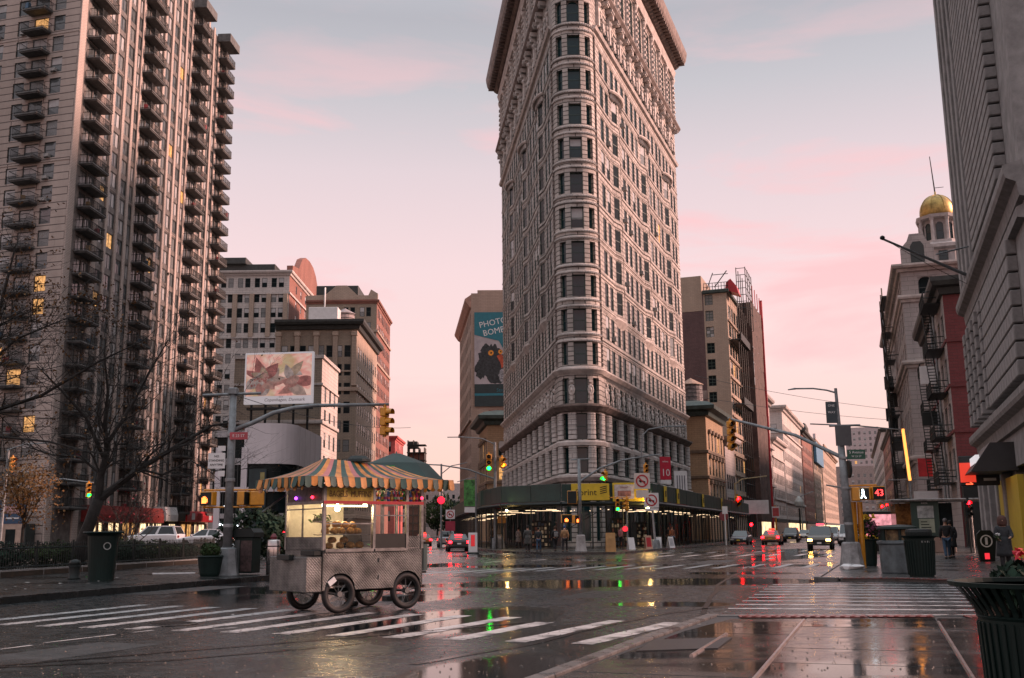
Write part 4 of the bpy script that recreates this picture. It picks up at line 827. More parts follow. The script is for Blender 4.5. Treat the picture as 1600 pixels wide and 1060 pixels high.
# far end of the left street
gF = box_building('red_corner_building', 'small bright red building beyond the left street', (-34.5, 300), 0, 9, 22, 29.5, mat('painted_red', (.55, .12, .11), .7, var=.15), dict(rows=frows(0, 29.5, 5, 5, 5, 3), cols=fcols(9, 3, 1.4, .6), st=(1, 2, .12, False, (3, 3, .5, 1, 1))), dict(rows=frows(0, 29.5, 5, 5, 5, 3), cols=fcols(22, 6, 1.6, .6), st=(1, 2, .12, False, (5, 2, .5, 1, 1))), True, None, cor(28.4, 1.2, .8), mat('painted_red', 0), ((22, .3, .5),), mat('painted_red', 0), 40)
scf = thing('scaffold_tower', 'dark scaffolded rooftop structure beside the red building', 'scaffold', (-26.3, 280, 0)); b = MB()
for i in range(4):
    for j in range(3): b.bar((-2.4+i*1.5, j*2, 0), (-2.4+i*1.5, j*2, 26.5 if i < 2 else 24.5), .25)
b.build('upright_row', DSTEEL, scf)
for k in range(12): MB().box(-2.7, 2.4, -.2, 4.2, 2+k*2.1, 2.25+k*2.1).build('deck', DCOR, scf)
MB().bbox(-2.5, .2, 0, 4, 24.4, 26.2, .1).build('cabin', DCOR, scf); MB().bbox(-2.0, 2.0, .6, 3.4, 0, 23, .1).build('core_wall', REDB, scf)
for k, (x, Y, W, H, c) in enumerate(((-30, 420, 26, 22, (.40, .33, .31)), (-8, 520, 30, 26, (.44, .38, .36)), (-62, 380, 24, 36, (.36, .28, .25)), (-22, 460, 12, 16, (.4, .36, .34)))):
    box_building('distant_building', ('pale low block closing the left street', 'pale far block at the end of the left street', 'brownish far block left behind the red building', 'small far block at the left street end')[k], (x, Y), 0, W, 20, H, mat('far_stone_%d' % k, c, .8), dict(rows=frows(0, H, 4, 3.6, int((H-5)/3.6), 2), cols=fcols(W, int(W/3), 1.3, .6)), None, True, None, None, None, (), None, 60)
# ================================================================ the block behind the wedge, left side
PBT = brick('photo_block_brick', (.42, .31, .25), (.38, .28, .225), (.25, .19, .16), .9, .3, .02, .85, .25, .25)
gP = thing('advert_building', 'tan brick tower carrying the photo bomb banner left of the wedge', 'building', (-7.7, 190, 0), R(1)); wb = MB(); wins = []
facade(wb, wins, (-3.4, 36), (0, 0), frows(0, 46, 5, 3.55, 11, 2.3), fcols(36.2, 9, 1.7, .6), depth=.1, st=(1, 2, .1, False, (6, 2, 0, 1, 1)))
wb.q([(0, 0, 0), (26, 0, 0), (26, 0, 46.3), (0, 0, 46.3)]); wb.q([(26, 0, 0), (26, 36, 0), (26, 36, 46), (26, 0, 46)]); wb.q([(-4.2, 36, 46), (0, 0, 46), (26, 0, 46), (26, 36, 46)]); wb.build('wall', PBT, gP); place_windows(gP, wins, (F_DARK, G_DARK, G_BLIND, G_LIT, G_CURT), 60)
MB().sweep([(-3.4, 36), (0, 0)], [(-.02, 43.5), (.4, 43.8), (1.1, 44.8), (1.2, 45.2), (-.2, 46.2)]).build('cornice', mat('terra_cornice', (.38, .22, .17), .7), gP)
MB().sweep([(-3.4, 36), (0, 0)], [(-.02, 22), (.35, 22.1), (.35, 22.6), (-.02, 22.7)]).build('string_course', PBT, gP); MB().bbox(1.2, 24, .3, 20, 46.2, 47, .05).build('parapet', PBT, gP); MB().box(3.2, 12, -.05, .1, 0, 24).build('party_wall_patch', REDB, gP)
ban = thing('photo_bomb_banner', 'tall teal and white banner with bird photo reading photo bomb', 'banner', (-7.7+.6, 189.8, 24.6), R(4)); ban.rotation_euler = (0, 0, R(0)); BW, BH = 7.4, 17.9
MB().box(0, BW, -.06, 0, 4.2, BH).build('banner_sheet', mat('banner_pale', (.42, .38, .40), .6, var=.12, scale=.6), ban); MB().box(0, BW, -.06, 0, 0, 4.19).build('banner_foot', mat('banner_dark', (.010, .028, .032), .5), ban)
TEAL = mat('banner_teal', (.012, .16, .21), .5, var=.08)
MB().xprism([(0.0, 13.6), (4.6, 12.4), (5.6, 10.6), (6.4, 12.6), (BW, 13.2), (BW, BH+.02), (0, BH+.02)], -.12, -.065).build('speech_bubble', TEAL, ban)
text('PHOTO', 1.62, WHITEP, ban, (3.55, -.14, 15.9), (R(90), R(-12), 0), sx=.95); text('BOMB!', 1.62, WHITEP, ban, (3.9, -.14, 14.25), (R(90), R(-12), 0), sx=.95)
text('Streetsblock', .95, TEAL, ban, (6.5, -.08, 3.0), (R(90), 0, 0), 'lettering'); MB().box(0, BW, -.075, -.065, 2.0, 2.45).build('teal_rule', TEAL, ban)
FUR = mat('feather_print', (.05, .055, .06), .7, var=.8, scale=2.2, c2=(.004, .006, .007)); r2 = random.Random(3)
def blob(cx, cz, rx, rz_, n, j, y, m, nm): return MB().xprism([(cx+rx*math.cos(2*math.pi*k/n)*(1+r2.uniform(-j, j)), cz+rz_*math.sin(2*math.pi*k/n)*(1+r2.uniform(-j, j))) for k in range(n)][::1], y-.01, y, m and 0).build(nm, m, ban)
blob(3.0, 8.9, 2.2, 2.9, 46, .16, -.07, FUR, 'bird_body'); blob(1.2, 7.0, 1.1, 1.9, 30, .2, -.075, FUR, 'bird_body'); blob(4.2, 6.2, 2.2, 1.9, 40, .12, -.08, FUR, 'bird_body'); blob(5.9, 5.8, 1.4, 1.5, 30, .1, -.085, mat('feather_pale', (.34, .34, .36), .7, var=.4, scale=3), 'bird_breast'); blob(5.6, 8.6, 1.7, 1.4, 24, .14, -.082, FUR, 'bird_neck')
EYE = mat('eye_orange', (.75, .28, .02), .4)
for x, z, s in ((3.1, 10.1, .52), (4.9, 10.3, .42)): blob(x, z, s, s, 18, .02, -.1, EYE, 'bird_eye'); blob(x+.05, z, s*.35, s*.35, 12, 0, -.112, BLACK, 'bird_pupil')
MB().xprism([(4.2, 9.5), (5.0, 9.9), (5.6, 9.2), (5.5, 7.6), (5.1, 7.1), (4.9, 8.1)], -.11, -.1).build('bird_beak', mat('beak_red', (.5, .08, .03), .5, var=.3, scale=2), ban)
def brownstone(name, label, corner, az, W, D, right, H=19.6):
    r_ = box_building(name, label, corner, az, W, D, H, [brick('yellow_stone', (.36, .25, .15), (.32, .22, .135), (.2, .14, .09), .9, .32, .02, .8, .3, .3)], dict(rows=frows(0, H, 6, 3.9, 3, 2.5), cols=[(1.5, 1.1)] if right else fcols(W, 3, 1.1, .5), st=(1, 2, .08, True, (6, 1, .3, 1, 1))), dict(rows=frows(0, H, 6, 3.9, 3, 2.5), cols=fcols(D, max(3, int(D/2.9)), 1.15, .8), st=(1, 2, .08, False, (6, 1, .6, 1, 1))), right, (F_GREEN, G_DARK, G_BLIND, G_LIT, G_CURT, mat('yellow_stone', 0)), [(-.05, H-.8), (.5, H-.7), (.7, H-.1), (1.6, H+.2), (1.7, H+.75), (.6, H+1.4), (-1.5, H+1.9)], GREENC, ((5.2, .3, .45), (9.3, .25, .4), (13.2, .25, .4)), mat('brown_band', (.13, .09, .06), .7), 60)
    hood = MB().xprism([(-.85, 0), (.85, 0), (.7, .45), (.3, .62), (-.3, .62), (-.7, .45)], -.4, .05).mesh('window_hood', mat('brown_band', 0))
    for k in range(3):
        for u, w in fcols(D, max(3, int(D/2.9)), 1.15, .8): mob('window_hood', hood, r_, (0, u, 6+k*3.9+2.55), R(90) if right else R(-90))
    return r_
brownstone('corner_house', 'small yellow stone corner house with green cornice under the banner', (-4.2, 168), -6.7, 12, 16, False)
# ================================================================ right of the wedge: the avenue's left side
brownstone('corner_house', 'yellow stone corner house with water tank right of the wedge', (29.7, 157.5), 20, 13, 17, True)
water_tank((29.0, 165.2, 20.4), 1.9, 2.9, 'wooden water tank with conical roof on yellow corner house', TANKW, TANKR, 1.4)
GREYS = brick('grey_stone', (.38, .345, .33), (.34, .31, .30), (.18, .165, .16), 1.4, .5, .02, .8, .3, .28)
def avenue(name, label, Y, D, W, H, wallm, pitch=3.7, first=5, w=1.5, nc=None, fw=1.3, corn=True, limit=60, courses=(), cm=None, arch=False, corn_m=None):
    X = 24.15+.364*(Y-142.2); n = int((H-first-1)/pitch); nc = nc or max(2, int(D*1.06/3.2)); nf = max(2, int(W/3.4))
    r_ = box_building(name, label, (X, Y), 20, W, D*1.06, H, wallm, dict(rows=frows(0, H, first, pitch, n, pitch*.62), cols=fcols(W, nf, fw, .6), st=(1, 2, .09, arch, (6, 2, .2, 1, 2))), dict(rows=frows(0, H, first, pitch, n, pitch*.64), cols=fcols(D*1.06, nc, w, .6), depth=.02, st=(1, 2, .09, arch, (9, 1, .3, .3, 1))), True, (F_DARK, G_DARK, G_BLIND, G_LIT, G_CURT, wallm if not isinstance(wallm, list) else wallm[0]), cor(H-1.1, 1.5, 1.4) if corn else None, corn_m or wallm, courses, cm or wallm, limit)
    MB().box(.0, .35, .5, D*1.06-.5, 3.3, 4.1).build('shop_fascia', DCOR, r_); MB().box(-.02, .05, .6, D*1.06-.6, .3, 3.2).build('shop_glazing', rnd.choice((SHOPL, G_DARK, G_DARK)), r_)
    return r_
avenue('narrow_white_building', 'narrow grey-white building with tall windows beside the yellow corner house', 174.8, 10.5, 10, 16.8, GREYS, 3.9, 4.5, 1.9, 4)
# tall brick-flanked block under scaffold netting
PURP = brick('purple_brick', (.15, .085, .085), (.12, .068, .07), (.11, .085, .08), .7, .24, .02, .85, .3, .55, sc_n=.12); CREAMB = brick('cream_brick', (.40, .31, .24), (.36, .28, .22), (.24, .19, .15), .7, .24, .02, .85, .25, .2)
gT = thing('brick_flanked_tower', 'tall block with purple brick party wall and scaffold netting right of the wedge', 'building', (39.9, 185.5, 0), -R(20)); wb = MB(); wins = []
rows = frows(0, 45.5, 6.2, 3.05, 13, 1.95)
facade(wb, wins, (-34, 0), (-4.3, 0), [(0, 41.8, None, None), (41.8, 45.5, None, None)], [], mi=1); facade(wb, wins, (-4.3, 0), (0, 0), rows, [(1.0, 1.45)], mi=0, st=(2, 3, .09, False, (3, .6, .25, 1.4, 1)))
facade(wb, wins, (0, 0), (0, 33), frows(0, 45.5, 5.0, 3.55, 11, 2.4), fcols(33, 9, 2.6, .9), mi=0, st=(2, 2, .1, False, (6, 1, .3, 1, 2)), depth=.12)
wb.q([(-34, 0, 45.5), (0, 0, 45.5), (0, 33, 45.5), (-34, 33, 45.5)]); wb.q([(0, 33, 0), (-34, 33, 0), (-34, 33, 45.5), (0, 33, 45.5)]); wb.build('wall', [CREAMB, PURP], gT)
MB().box(-34, -4.5, -.04, .02, 41.8, 45.5).build('brick_top_band', CREAMB, gT); MB().box(-34, -4.4, -.05, .02, 25.2, 26.8).build('patched_band', mat('patched_brick', (.24, .19, .17), .85, var=.3, scale=.5), gT)
place_windows(gT, wins, (F_GREEN, G_DARK, G_BLIND, G_LIT, G_CURT), 110)
MB().bbox(-30, -4.6, .2, 12, 45.4, 48.6, .05).build('roof_house', CREAMB, gT); MB().sweep([(-4.4, 0), (0, 0), (0, 33)], [(-.02, 44.9), (.45, 45), (.5, 45.5), (-.02, 45.7)]).build('coping', GREENC, gT)
for k in range(11): z = 5.0+k*3.55-.75; MB().box(0, .3, .3, 32.7, z-.2, z+.12).build('floor_band', CREAMB, gT)
NET = mat('scaffold_netting', (.085, .05, .042), .8, var=.3, scale=.7, bump=.3, bscale=2)
nb = MB()
for i in range(18):
    y0, y1 = 15+i, 16+i; o0, o1 = 2.6+.18*math.sin(i*2.1), 2.6+.18*math.sin((i+1)*2.1)
    for j in range(14): z0, z1 = 3+j*3.1, 6.1+j*3.1; nb.q([(o0, y0, z0), (o1, y1, z0), (o1+.1*math.sin(j+i), y1, z1), (o0+.1*math.sin(j+i-1), y0, z1)])
nb.q([(0, 15, 3), (2.6, 15, 3), (2.6, 15, 46), (0, 15, 46)]); nb.build('scaffold_netting', NET, gT); MB().box(2.3, 2.95, 32.6, 33.2, 0, 50).build('scaffold_edge', REDP, gT)
sb = MB()
for y in range(2, 15, 3):
    sb.bar((1.6, y, 0), (1.6, y, 43), .12)
for k in range(16): sb.bar((1.6, 2, 2+k*2.6), (1.6, 15, 2+k*2.6), .1); sb.bar((.1, 14, 2+k*2.6), (1.6, 14, 2+k*2.6), .1)
sb.build('scaffold_frame', DSTEEL, gT)
for z in (36, 24): MB().bbox(.2, 2.2, 1, 14, z, z+.25, .03).build('hanging_platform', DSTEEL, gT); MB().box(2.1, 2.2, 1, 14, z+.25, z+1.4).build('platform_guard', BLACK, gT)
rb = MB()
for k in range(9): rb.bar((-4.2+k*.55, .3, 45.5), (-4.2+k*.55, .3, 47), .08)
rb.bar((-4.2, .3, 47), (.4, .3, 47), .08); rb.bar((-4.2, .3, 46.3), (.4, .3, 46.3), .08); rb.bar((-3.6, .5, 46), (-2.4, .5, 49), .12); rb.bar((-2.2, .5, 46.2), (.2, .5, 49.2), .14); rb.bar((-2.6, .5, 48.6), (.4, .5, 48.6), .1); rb.build('roof_railing', DSTEEL, gT)
MB().xprism([(-.3, 45.6), (2.2, 44.6), (1.8, 46.2), (.8, 47.6), (0, 47)], .5, 4).build('red_tarpaulin', REDP, gT)
sf = MB()
for k in range(7): sf.bar((1.2+.001*k, 6, 43+k*1.3), (2.9, 6+.001, 43+k*1.3), .09); sf.bar((2.9, 6, 43+k*1.3), (2.9, 15, 43+k*1.3), .09)
for y in (6, 9, 12, 15): sf.bar((2.9, y, 40), (2.9, y, 51), .12); sf.bar((1.2, y, 43), (1.2, y, 51), .12)
sf.build('roof_scaffold', DSTEEL, gT)
for i in range(5): sf2 = MB().bar((2.9, 16+i*4, 46), (2.9, 16+i*4, 49.5), .12).build('scaffold_pole', REDP, gT)
avenue('grey_cornice_building', 'grey stone building with heavy cornices past the netting', 218.5, 27, 20, 31.5, GREYS, 4.1, 5, 2.0, None, 1.6, True, 70, ((11.2, .7, .6), (20, .8, .7)))
avenue('pale_low_building', 'pale lower building with a jutting cornice farther down the avenue', 246.5, 26, 18, 23, PALE, 3.8, 5, 1.7, None, 1.5, True, 60, ((8.6, .4, .4), (18.6, .3, .4)))
gw = avenue('white_avenue_building', 'white stone building with many windows down the avenue', 275, 55, 26, 34, PALE, 3.7, 5, 1.6, None, 1.6, True, 90, ((8.4, .5, .6), (27, .4, .5)))
avenue('red_brown_building', 'red-brown brick building beyond the white avenue building', 334, 42, 24, 33, REDB, 3.6, 5, 1.5, None, 1.4, True, 40, (), None, False, DCOR)
gn = avenue('netted_building', 'building wrapped in blue netting far down the avenue', 380, 44, 26, 34, OLIVE, 3.7, 5, 1.6, None, 1.5, True, 40); MB().box(.3, 1.2, 2, 44, 26, 34).build('blue_netting', mat('blue_net', (.07, .20, .32), .7, var=.2), gn); MB().box(.3, 1.25, 2, 44, 34, 36.5).build('pale_netting', mat('pale_net', (.5, .45, .47), .7), gn)
gq = avenue('beige_far_building', 'beige tower block with domed roof turret far down the avenue', 430, 110, 40, 36, BUFF, 3.8, 6, 1.7, 22, 1.7, True, 60); MB().bbox(-20, -6, 40, 60, 36, 41, .2).build('roof_house', DCOR, gq); MB().lathe([(2.6, 41), (2.6, 45), (2.0, 46), (1.9, 48), (1.0, 50), (.2, 50.6)], 12, (-10, 50, 0)).build('roof_turret', DCOR, gq)
for k, (x, Y, W, H, c, l) in enumerate(((228, 640, 30, 40, (.34, .27, .25), 'dim block at the far end of the avenue'), (250, 700, 22, 70, (.5, .42, .42), 'slim pale tower at the far end of the avenue'), (275, 720, 30, 52, (.42, .33, .32), 'rosy block right at the far avenue end'), (305, 760, 34, 36, (.3, .24, .23), 'low dark block right at the far avenue end'))):
    box_building('distant_building', l, (x, Y), 19, W, 30, H, mat('far_av_%d' % k, c, .8), dict(rows=frows(0, H, 5, 4, int((H-6)/4), 2.2), cols=fcols(W, int(W/3.6), 1.6, .6)), None, True, (F_WHITE, mat('far_window', (.16, .14, .14), .5), G_BLIND, G_LIT, G_CURT), None, None, (), None, 70)
# ================================================================ the avenue's right side
DSTONE = mat('grey_ashlar', (.25, .24, .235), .8, var=.22, scale=1.2, bump=.4, bscale=8); SA = 19.5
gs = thing('stone_bank_building', 'dark grey stone building with rusticated piers at the right edge', 'building', (17.25, 33, 0), -R(SA)); D_s = 23.3; HS = 48
wb = MB(); wins = []
# street side, from the far end (u=0) to the near end
win_c = [(1.3, 1.25), (3.5, 1.3), (5.7, 1.35), (8.0, 1.4)]
rows = [(0, 5.2, .4, 3.9, [(1.5, 1.6), (4.0, 2.4), (7.2, 2.4), (11, 3.0), (15.5, 3.4), (20, 3.4)], None, (1, 1, .12, False, (1, 0, 0, 0, 0))), (5.2, 6.3, None, None), (6.3, 12.0, 6.8, 11.6, win_c, None, (1, 3, .1, False, (6, 1, .1, .5, 1))), (12.0, 13.6, None, None)]
z = 13.6
for k in range(8): rows.append((z, z+4.2, z+.5, z+3.6, win_c, None, (1, 3, .1, False, (6, 1, .3, .5, 1)))); z += 4.2
facade(wb, wins, (0, D_s), (0, 0), rows, [], depth=.5); wb.q([(0, 0, 0), (25, 0, 0), (25, 0, z), (0, 0, z)]); wb.q([(25, D_s, 0), (0, D_s, 0), (0, D_s, z), (25, D_s, z)]); wb.q([(0, 0, z), (25, 0, z), (25, D_s, z), (0, D_s, z)])
wb.build('wall', DSTONE, gs); place_windows(gs, wins, (F_DARK, G_DARK, G_BLIND, G_LIT, G_CURT), 60)
def block(w, h, d, b=.035): return MB().bbox(-d, .02, -w/2, w/2, .02, h-.035, b).mesh('stone_block', DSTONE)
blk = block(3.55, .48, .42); blk2 = block(.85, .62, .42); blk3 = block(.62, .62, .3)
for k in range(60):
    for j in range(3): mob('stone_block', blk, gs, (0, D_s-11.2-j*3.6-(.0 if k % 2 else .0), 14.1+k*.5))
for u in (.35, 2.4, 4.6, 6.85, 9.4):
    for k in range(8): mob('stone_block', blk2, gs, (0, D_s-u, 6.75+k*.63))
blk4 = block(1.7, .62, .36)
for k in range(8):
    for j in range(6): mob('stone_block', blk4, gs, (0, D_s-10.9-j*1.74, 6.75+k*.63))
for u in (.35, 2.4, 4.6, 6.85): MB().bbox(-.3, .02, -.42, .42, 13.9, z, .03).build('stone_pier', DSTONE, gs, (0, D_s-u, 0))
LEDG = mat('ledge_stone', (.21, .20, .195), .75, var=.2, scale=2)
for zz, o_, h_ in ((12.5, .6, 1.1), (5.4, .55, .95)): MB().sweep([(0, D_s), (0, -.5)], [(-.02, zz-.2), (o_*.3, zz-.15), (o_*.4, zz+h_*.3), (o_*.9, zz+h_*.45), (o_, zz+h_*.6), (o_, zz+h_*.85), (-.02, zz+h_)]).build('cornice', LEDG, gs)
MB().sweep([(0, D_s), (0, 0)], [(-.02, 11.7), (.25, 11.75), (.25, 12.1), (-.02, 12.2)]).build('string_course', LEDG, gs)
YW = mat('yellow_shop', (.50, .36, .03), .45, var=.08)
for u, w in ((10.4, 2.2), (14.2, 4.2)): MB().box(-.25, -.02, D_s-u-w/2, D_s-u+w/2, .3, 3.5).build('yellow_shop_window', YW, gs)
for u in (.4, 2.6, 5.6, 8.9, 12.0): MB().bbox(-.35, .02, D_s-u-.3, D_s-u+.3, 0, 5.0, .03).build('shop_pier', DSTONE, gs)
MB().xprism([(-1.7, 3.75), (.1, 3.75), (.1, 4.9), (-.9, 4.9)], D_s-14.2, D_s-10.6).build('shop_awning', mat('awning_black', (.02, .022, .024), .5), gs)
for k in range(4): MB().box(-1.45+.0, -1.3, D_s-11.4-k*.8, D_s-10.9-k*.8, 4.05, 4.45).build('awning_letter', emat('awning_text', (.9, .85, .88), .5), gs)
sg = MB().bbox(-1.9, -.3, -.14, .14, 3.3, 4.6, .03).build('projecting_sign', mat('awning_black', 0), gs, (0, D_s-10.6, 0)); 
text('ATM', .42, emat('sign_red', (1, .08, .03), 2.5), sg, (-1.55, -.16, 3.75), (R(90), R(90), 0)); MB().box(-1.88, -1.25, -.165, -.15, 3.45, 4.3).build('sign_face', emat('sign_red_dim', (1, .06, .03), .5), sg)
MB().lathe([(.22, 0), (.22, .02), (.16, .02), (.16, 0)], 16, (-.7, -.15, 4.1), axis='y').build('sign_emblem', WHITEP, sg); MB().box(-.95, -.45, -.165, -.15, 3.5, 3.62).build('sign_rule', WHITEP, sg)
fp = thing('flagpole', 'long bare flagpole jutting out from the stone building', 'flagpole', (22.6, 48.5, 13.3)); MB().tube([(.4, .2, 0), (-5.5, -3.0, 1.3)], [.09, .05], 8).build('pole', GREYP, fp); MB().lathe([(0, -.12), (.1, -.06), (.12, 0), (.1, .06), (0, .12)], 10, (-5.5, -3.0, 1.35)).build('finial', BLACK, fp)
MB().tube([(-5.3, -2.9, 1.25), (-2.7, -1.5, .35), (.3, .3, -.4)], .015, 4).build('halyard', BLACK, fp); MB().tube([(.3, .3, 1.9), (-2.2, -.9, 1.1)], .04, 5).build('stay', GREYP, fp)
# red brick building
RB_ = brick('oxblood_brick', (.17, .035, .038), (.14, .028, .03), (.08, .03, .03), .7, .24, .015, .75, .2, .25)
gr = thing('oxblood_building', 'dark red brick building with fire escapes beside the grey stone building', 'building', (34.5, 80, 0), -R(18)); wb = MB(); wins = []
facade(wb, wins, (0, 0), (18, 0), frows(0, 20.5, 5.6, 3.6, 4, 2.3), [(3.4, 1.5), (6.4, 1.5), (9.4, 1.5)], depth=.3, st=(1, 2, .1, False, (6, 1, 0, .5, 1)))
facade(wb, wins, (0, 25), (0, 0), frows(0, 20.5, 5.2, 3.6, 4, 2.5), fcols(25, 7, 1.9, .6), depth=.15, mi=1, st=(1, 2, .1, False, (4, 2, .2, 1, 2)))
wb.q([(0, 0, 20.5), (18, 0, 20.5), (18, 25, 20.5), (0, 25, 20.5)]); wb.build('wall', [RB_, GREYS], gr); place_windows(gr, wins, (F_GREEN, G_DARK, G_BLIND, G_LIT, G_CURT), 60)
MB().sweep([(0, 25), (0, 0), (18, 0)], cor(19.8, 1.4, .9)).build('cornice', DCOR, gr); MB().xprism([(1.6, 21.2), (4.4, 21.2), (4.4, 24.2), (2.6, 24.2)], 0, 20).build('mansard_roof', DCOR, gr); MB().box(4.4, 17, .5, 20, 21, 24).build('roof_house', RB_, gr)
for zz in (8.8, 12.4, 16.0): MB().sweep([(0, 25), (0, 0), (18, 0)], [(-.02, zz), (.1, zz), (.1, zz+.25), (-.02, zz+.25)]).build('string_course', RB_, gr)
MB().box(.1, 14, -1.4, 0, 0, 4.9).build('dark_shop_front', BLACK, gr); MB().box(4.2, 5.6, -1.5, -1.4, .2, 3.1).build('shop_door', mat('wood_door', (.14, .085, .04), .5), gr); MB().box(3.6, 6.2, -1.5, -1.41, 3.1, 3.35).build('door_lintel', mat('brass', (.2, .14, .06), .5), gr)
MB().bbox(5.2, 7.0, -2.2, -1.45, 3.7, 4.6, .15).build('lit_box_sign', emat('sign_white', (.85, .92, 1), 1.2), gr); MB().bbox(5.45, 6.75, -2.22, -2.19, 3.9, 4.4, .01).build('sign_face', BLACK, gr)
def fire_escape(root, x, y0, y1, zs, d=1.3):
    for i, zz in enumerate(zs):
        p = MB(); p.box(x-d, x, y0, y1, zz, zz+.06)
        for z2 in (.5, 1.0): p.bar((x-d, y0, zz+z2), (x-d, y1, zz+z2), .05); p.bar((x-d, y0, zz+z2), (x, y0, zz+z2), .05); p.bar((x-d, y1, zz+z2), (x, y1, zz+z2), .05)
        n = int((y1-y0)/.35)
        for k in range(n+1): y = y0+(y1-y0)*k/n; p.bar((x-d, y, zz), (x-d, y, zz+1), .035)
        p.build('fire_escape_platform', BLACK, root)
        if i:
            s = MB(); a = Vector((x-d*.7, y0+.6, zs[i-1])); b = Vector((x-d*.7, y1-.8, zz))
            for o in (-.3, .3): s.bar(a+Vector((o, 0, 0)), b+Vector((o, 0, 0)), .06)
            for k in range(1, 12): q = a.lerp(b, k/12); s.bar(q+Vector((-.3, 0, 0)), q+Vector((.3, 0, 0)), .05)
            s.build('fire_escape_stair', BLACK, root)
fire_escape(gr, 0, 2, 7, [5, 8.6, 12.2, 15.8, 19.6]); fire_escape(gr, 0, 16, 20, [5, 8.6, 12.2, 15.8], 1.0)
for y in (9, 12): MB().tube([(-.1, y, 1), (-.12, y, 20)], .1, 6).build('drainpipe', GREYP, gr)
for k, (y, zz, w) in enumerate(((10, 14, 1.6), (12, 10.5, 1.2), (23, 6.5, 1.8))): MB().bbox(-1.5, -.2, y-.1, y+.1, zz, zz+w, .02).build('blade_sign', (WHITEP, BLACK, REDP)[k], gr)
# domed building
gd = thing('gold_domed_building', 'grey-white stone building crowned by a gilded dome on an octagonal lantern', 'building', (42.6, 109, 0), -R(18)); wb = MB(); wins = []
facade(wb, wins, (0, 52), (0, 0), frows(0, 29.6, 5, 3.5, 7, 2.4), fcols(52, 14, 1.8, .6), depth=.2, st=(1, 2, .1, True, (6, 2, .2, 1, 2))); facade(wb, wins, (0, 0), (20, 0), frows(0, 29.6, 5, 3.5, 7, 2.4), fcols(20, 5, 1.5, .6), depth=.2, st=(1, 2, .1, True, (6, 2, .2, 1, 2)))
wb.q([(0, 0, 29.6), (20, 0, 29.6), (20, 52, 29.6), (0, 52, 29.6)]); wb.build('wall', GREYS, gd); place_windows(gd, wins, (F_DARK, G_DARK, G_BLIND, G_LIT, G_CURT, GREYS), 80)
for zz, o_ in ((8.2, .5), (18.4, .6), (25.6, .5), (29, .9)): MB().sweep([(0, 52), (0, 0), (20, 0)], cor(zz, .8, o_)).build('stone_ledge', STS, gd)
PALET = mat('lantern_stone', (.42, .38, .37), .7, var=.15, scale=1.5); tx, ty, LZ = 5.3, 11, -1.9
lan = MB(); lan.lathe([(3.3, 31.3), (3.3, 35.2), (3.9, 35.4), (3.9, 35.8), (3.2, 36.0), (2.9, 36.2), (2.9, 36.5)], 8, (tx, ty, LZ), ph=.39); lan.build('lantern_base', PALET, gd)
MB().lathe([(1.75, 36.4), (1.75, 39.3), (2.5, 39.4), (2.6, 39.75), (2.0, 39.9)], 8, (tx, ty, LZ), ph=.39).build('lantern_drum', PALET, gd)
for k in range(8):
    a = k*math.pi/4+.39; MB().lathe([(.26, 36.5), (.2, 36.7), (.19, 39.0), (.3, 39.3), (.3, 39.45)], 8, (tx+2.15*math.cos(a), ty+2.15*math.sin(a), LZ)).build('lantern_column', PALET, gd)
    a += math.pi/8; rz = a+math.pi/2; o = mob('lantern_window', win_get((.8, 2.1, 1, 2, .07, 0, True), (F_DARK, G_TEAL, G_BLIND, G_LIT, G_CURT, PALET))[1], gd, (tx+1.66*math.cos(a), ty+1.66*math.sin(a), 36.8+LZ), rz)
    mob('lower_window', win_get((1.0, 1.2, 1, 2, .07, 0, False), (F_DARK, G_TEAL, G_BLIND, G_LIT, G_CURT, PALET))[1], gd, (tx+3.27*math.cos(a), ty+3.27*math.sin(a), 33.8+LZ), rz)
GOLD = mat('gilded_copper', (.42, .28, .09), .48, .7, .25, 1.8, .15, 6)
dm = MB().lathe([(1.85, 39.85), (1.95, 40.1), (1.95, 40.5)]+[(1.95*math.cos(t), 40.5+2.15*math.sin(t)) for t in [k*math.pi/2/9 for k in range(1, 9)]]+[(.12, 42.66), (.1, 43.1)], 24, (tx, ty, LZ)).build('gilded_dome', GOLD, gd, smooth=True)
for k in range(8): a = k*math.pi/4+.39; MB().tube([(tx+1.97*math.cos(t)*math.cos(a), ty+1.97*math.cos(t)*math.sin(a), 40.5+LZ+2.17*math.sin(t)) for t in [j*math.pi/2/8*.97 for j in range(9)]], .05, 5).build('dome_rib', GOLD, dm)
MB().tube([(tx, ty, 42.8+LZ), (tx-.25, ty, 47.6+LZ)], [.09, .05], 6).build('flag_mast', DSTEEL, gd); MB().bar((tx, ty, 43.6+LZ), (tx+1, ty, 43.6+LZ), .05).build('mast_arm', DSTEEL, gd)
MB().box(10, 19.5, 3, 30, 29.4, 33).build('roof_house', GREYS, gd); MB().xprism([(.2, 29.8), (3.6, 29.8), (3.6, 31.6), (2.9, 32.4), (2.6, 33.2), (1.2, 33.2), (.9, 32.4), (.2, 31.6)], -.3, .2).build('scrolled_gable', GREYS, gd); MB().xprism([(1.2, 29.9), (2.6, 29.9), (2.6, 31.8), (2.3, 32.3), (1.5, 32.3), (1.2, 31.8)], -.34, -.29).build('gable_niche', F_DARK, gd)
fire_escape(gd, -.2, 20, 25, [5+3.5*k for k in range(7)], 1.2)
so = MB()
for y in (16, 20, 24):
    so.bar((-1.4, y, 0), (-1.4, y, 31), .12)
for k in range(7): so.bar((-1.4, 16, 5+k*3.5), (-1.4, 24, 8.5+k*3.5), .08); so.bar((-1.4, 16, 5+k*3.5), (-1.4, 24, 5+k*3.5), .08); so.bar((-1.4, 16, 5+k*3.5), (0, 16, 5+k*3.5), .08)
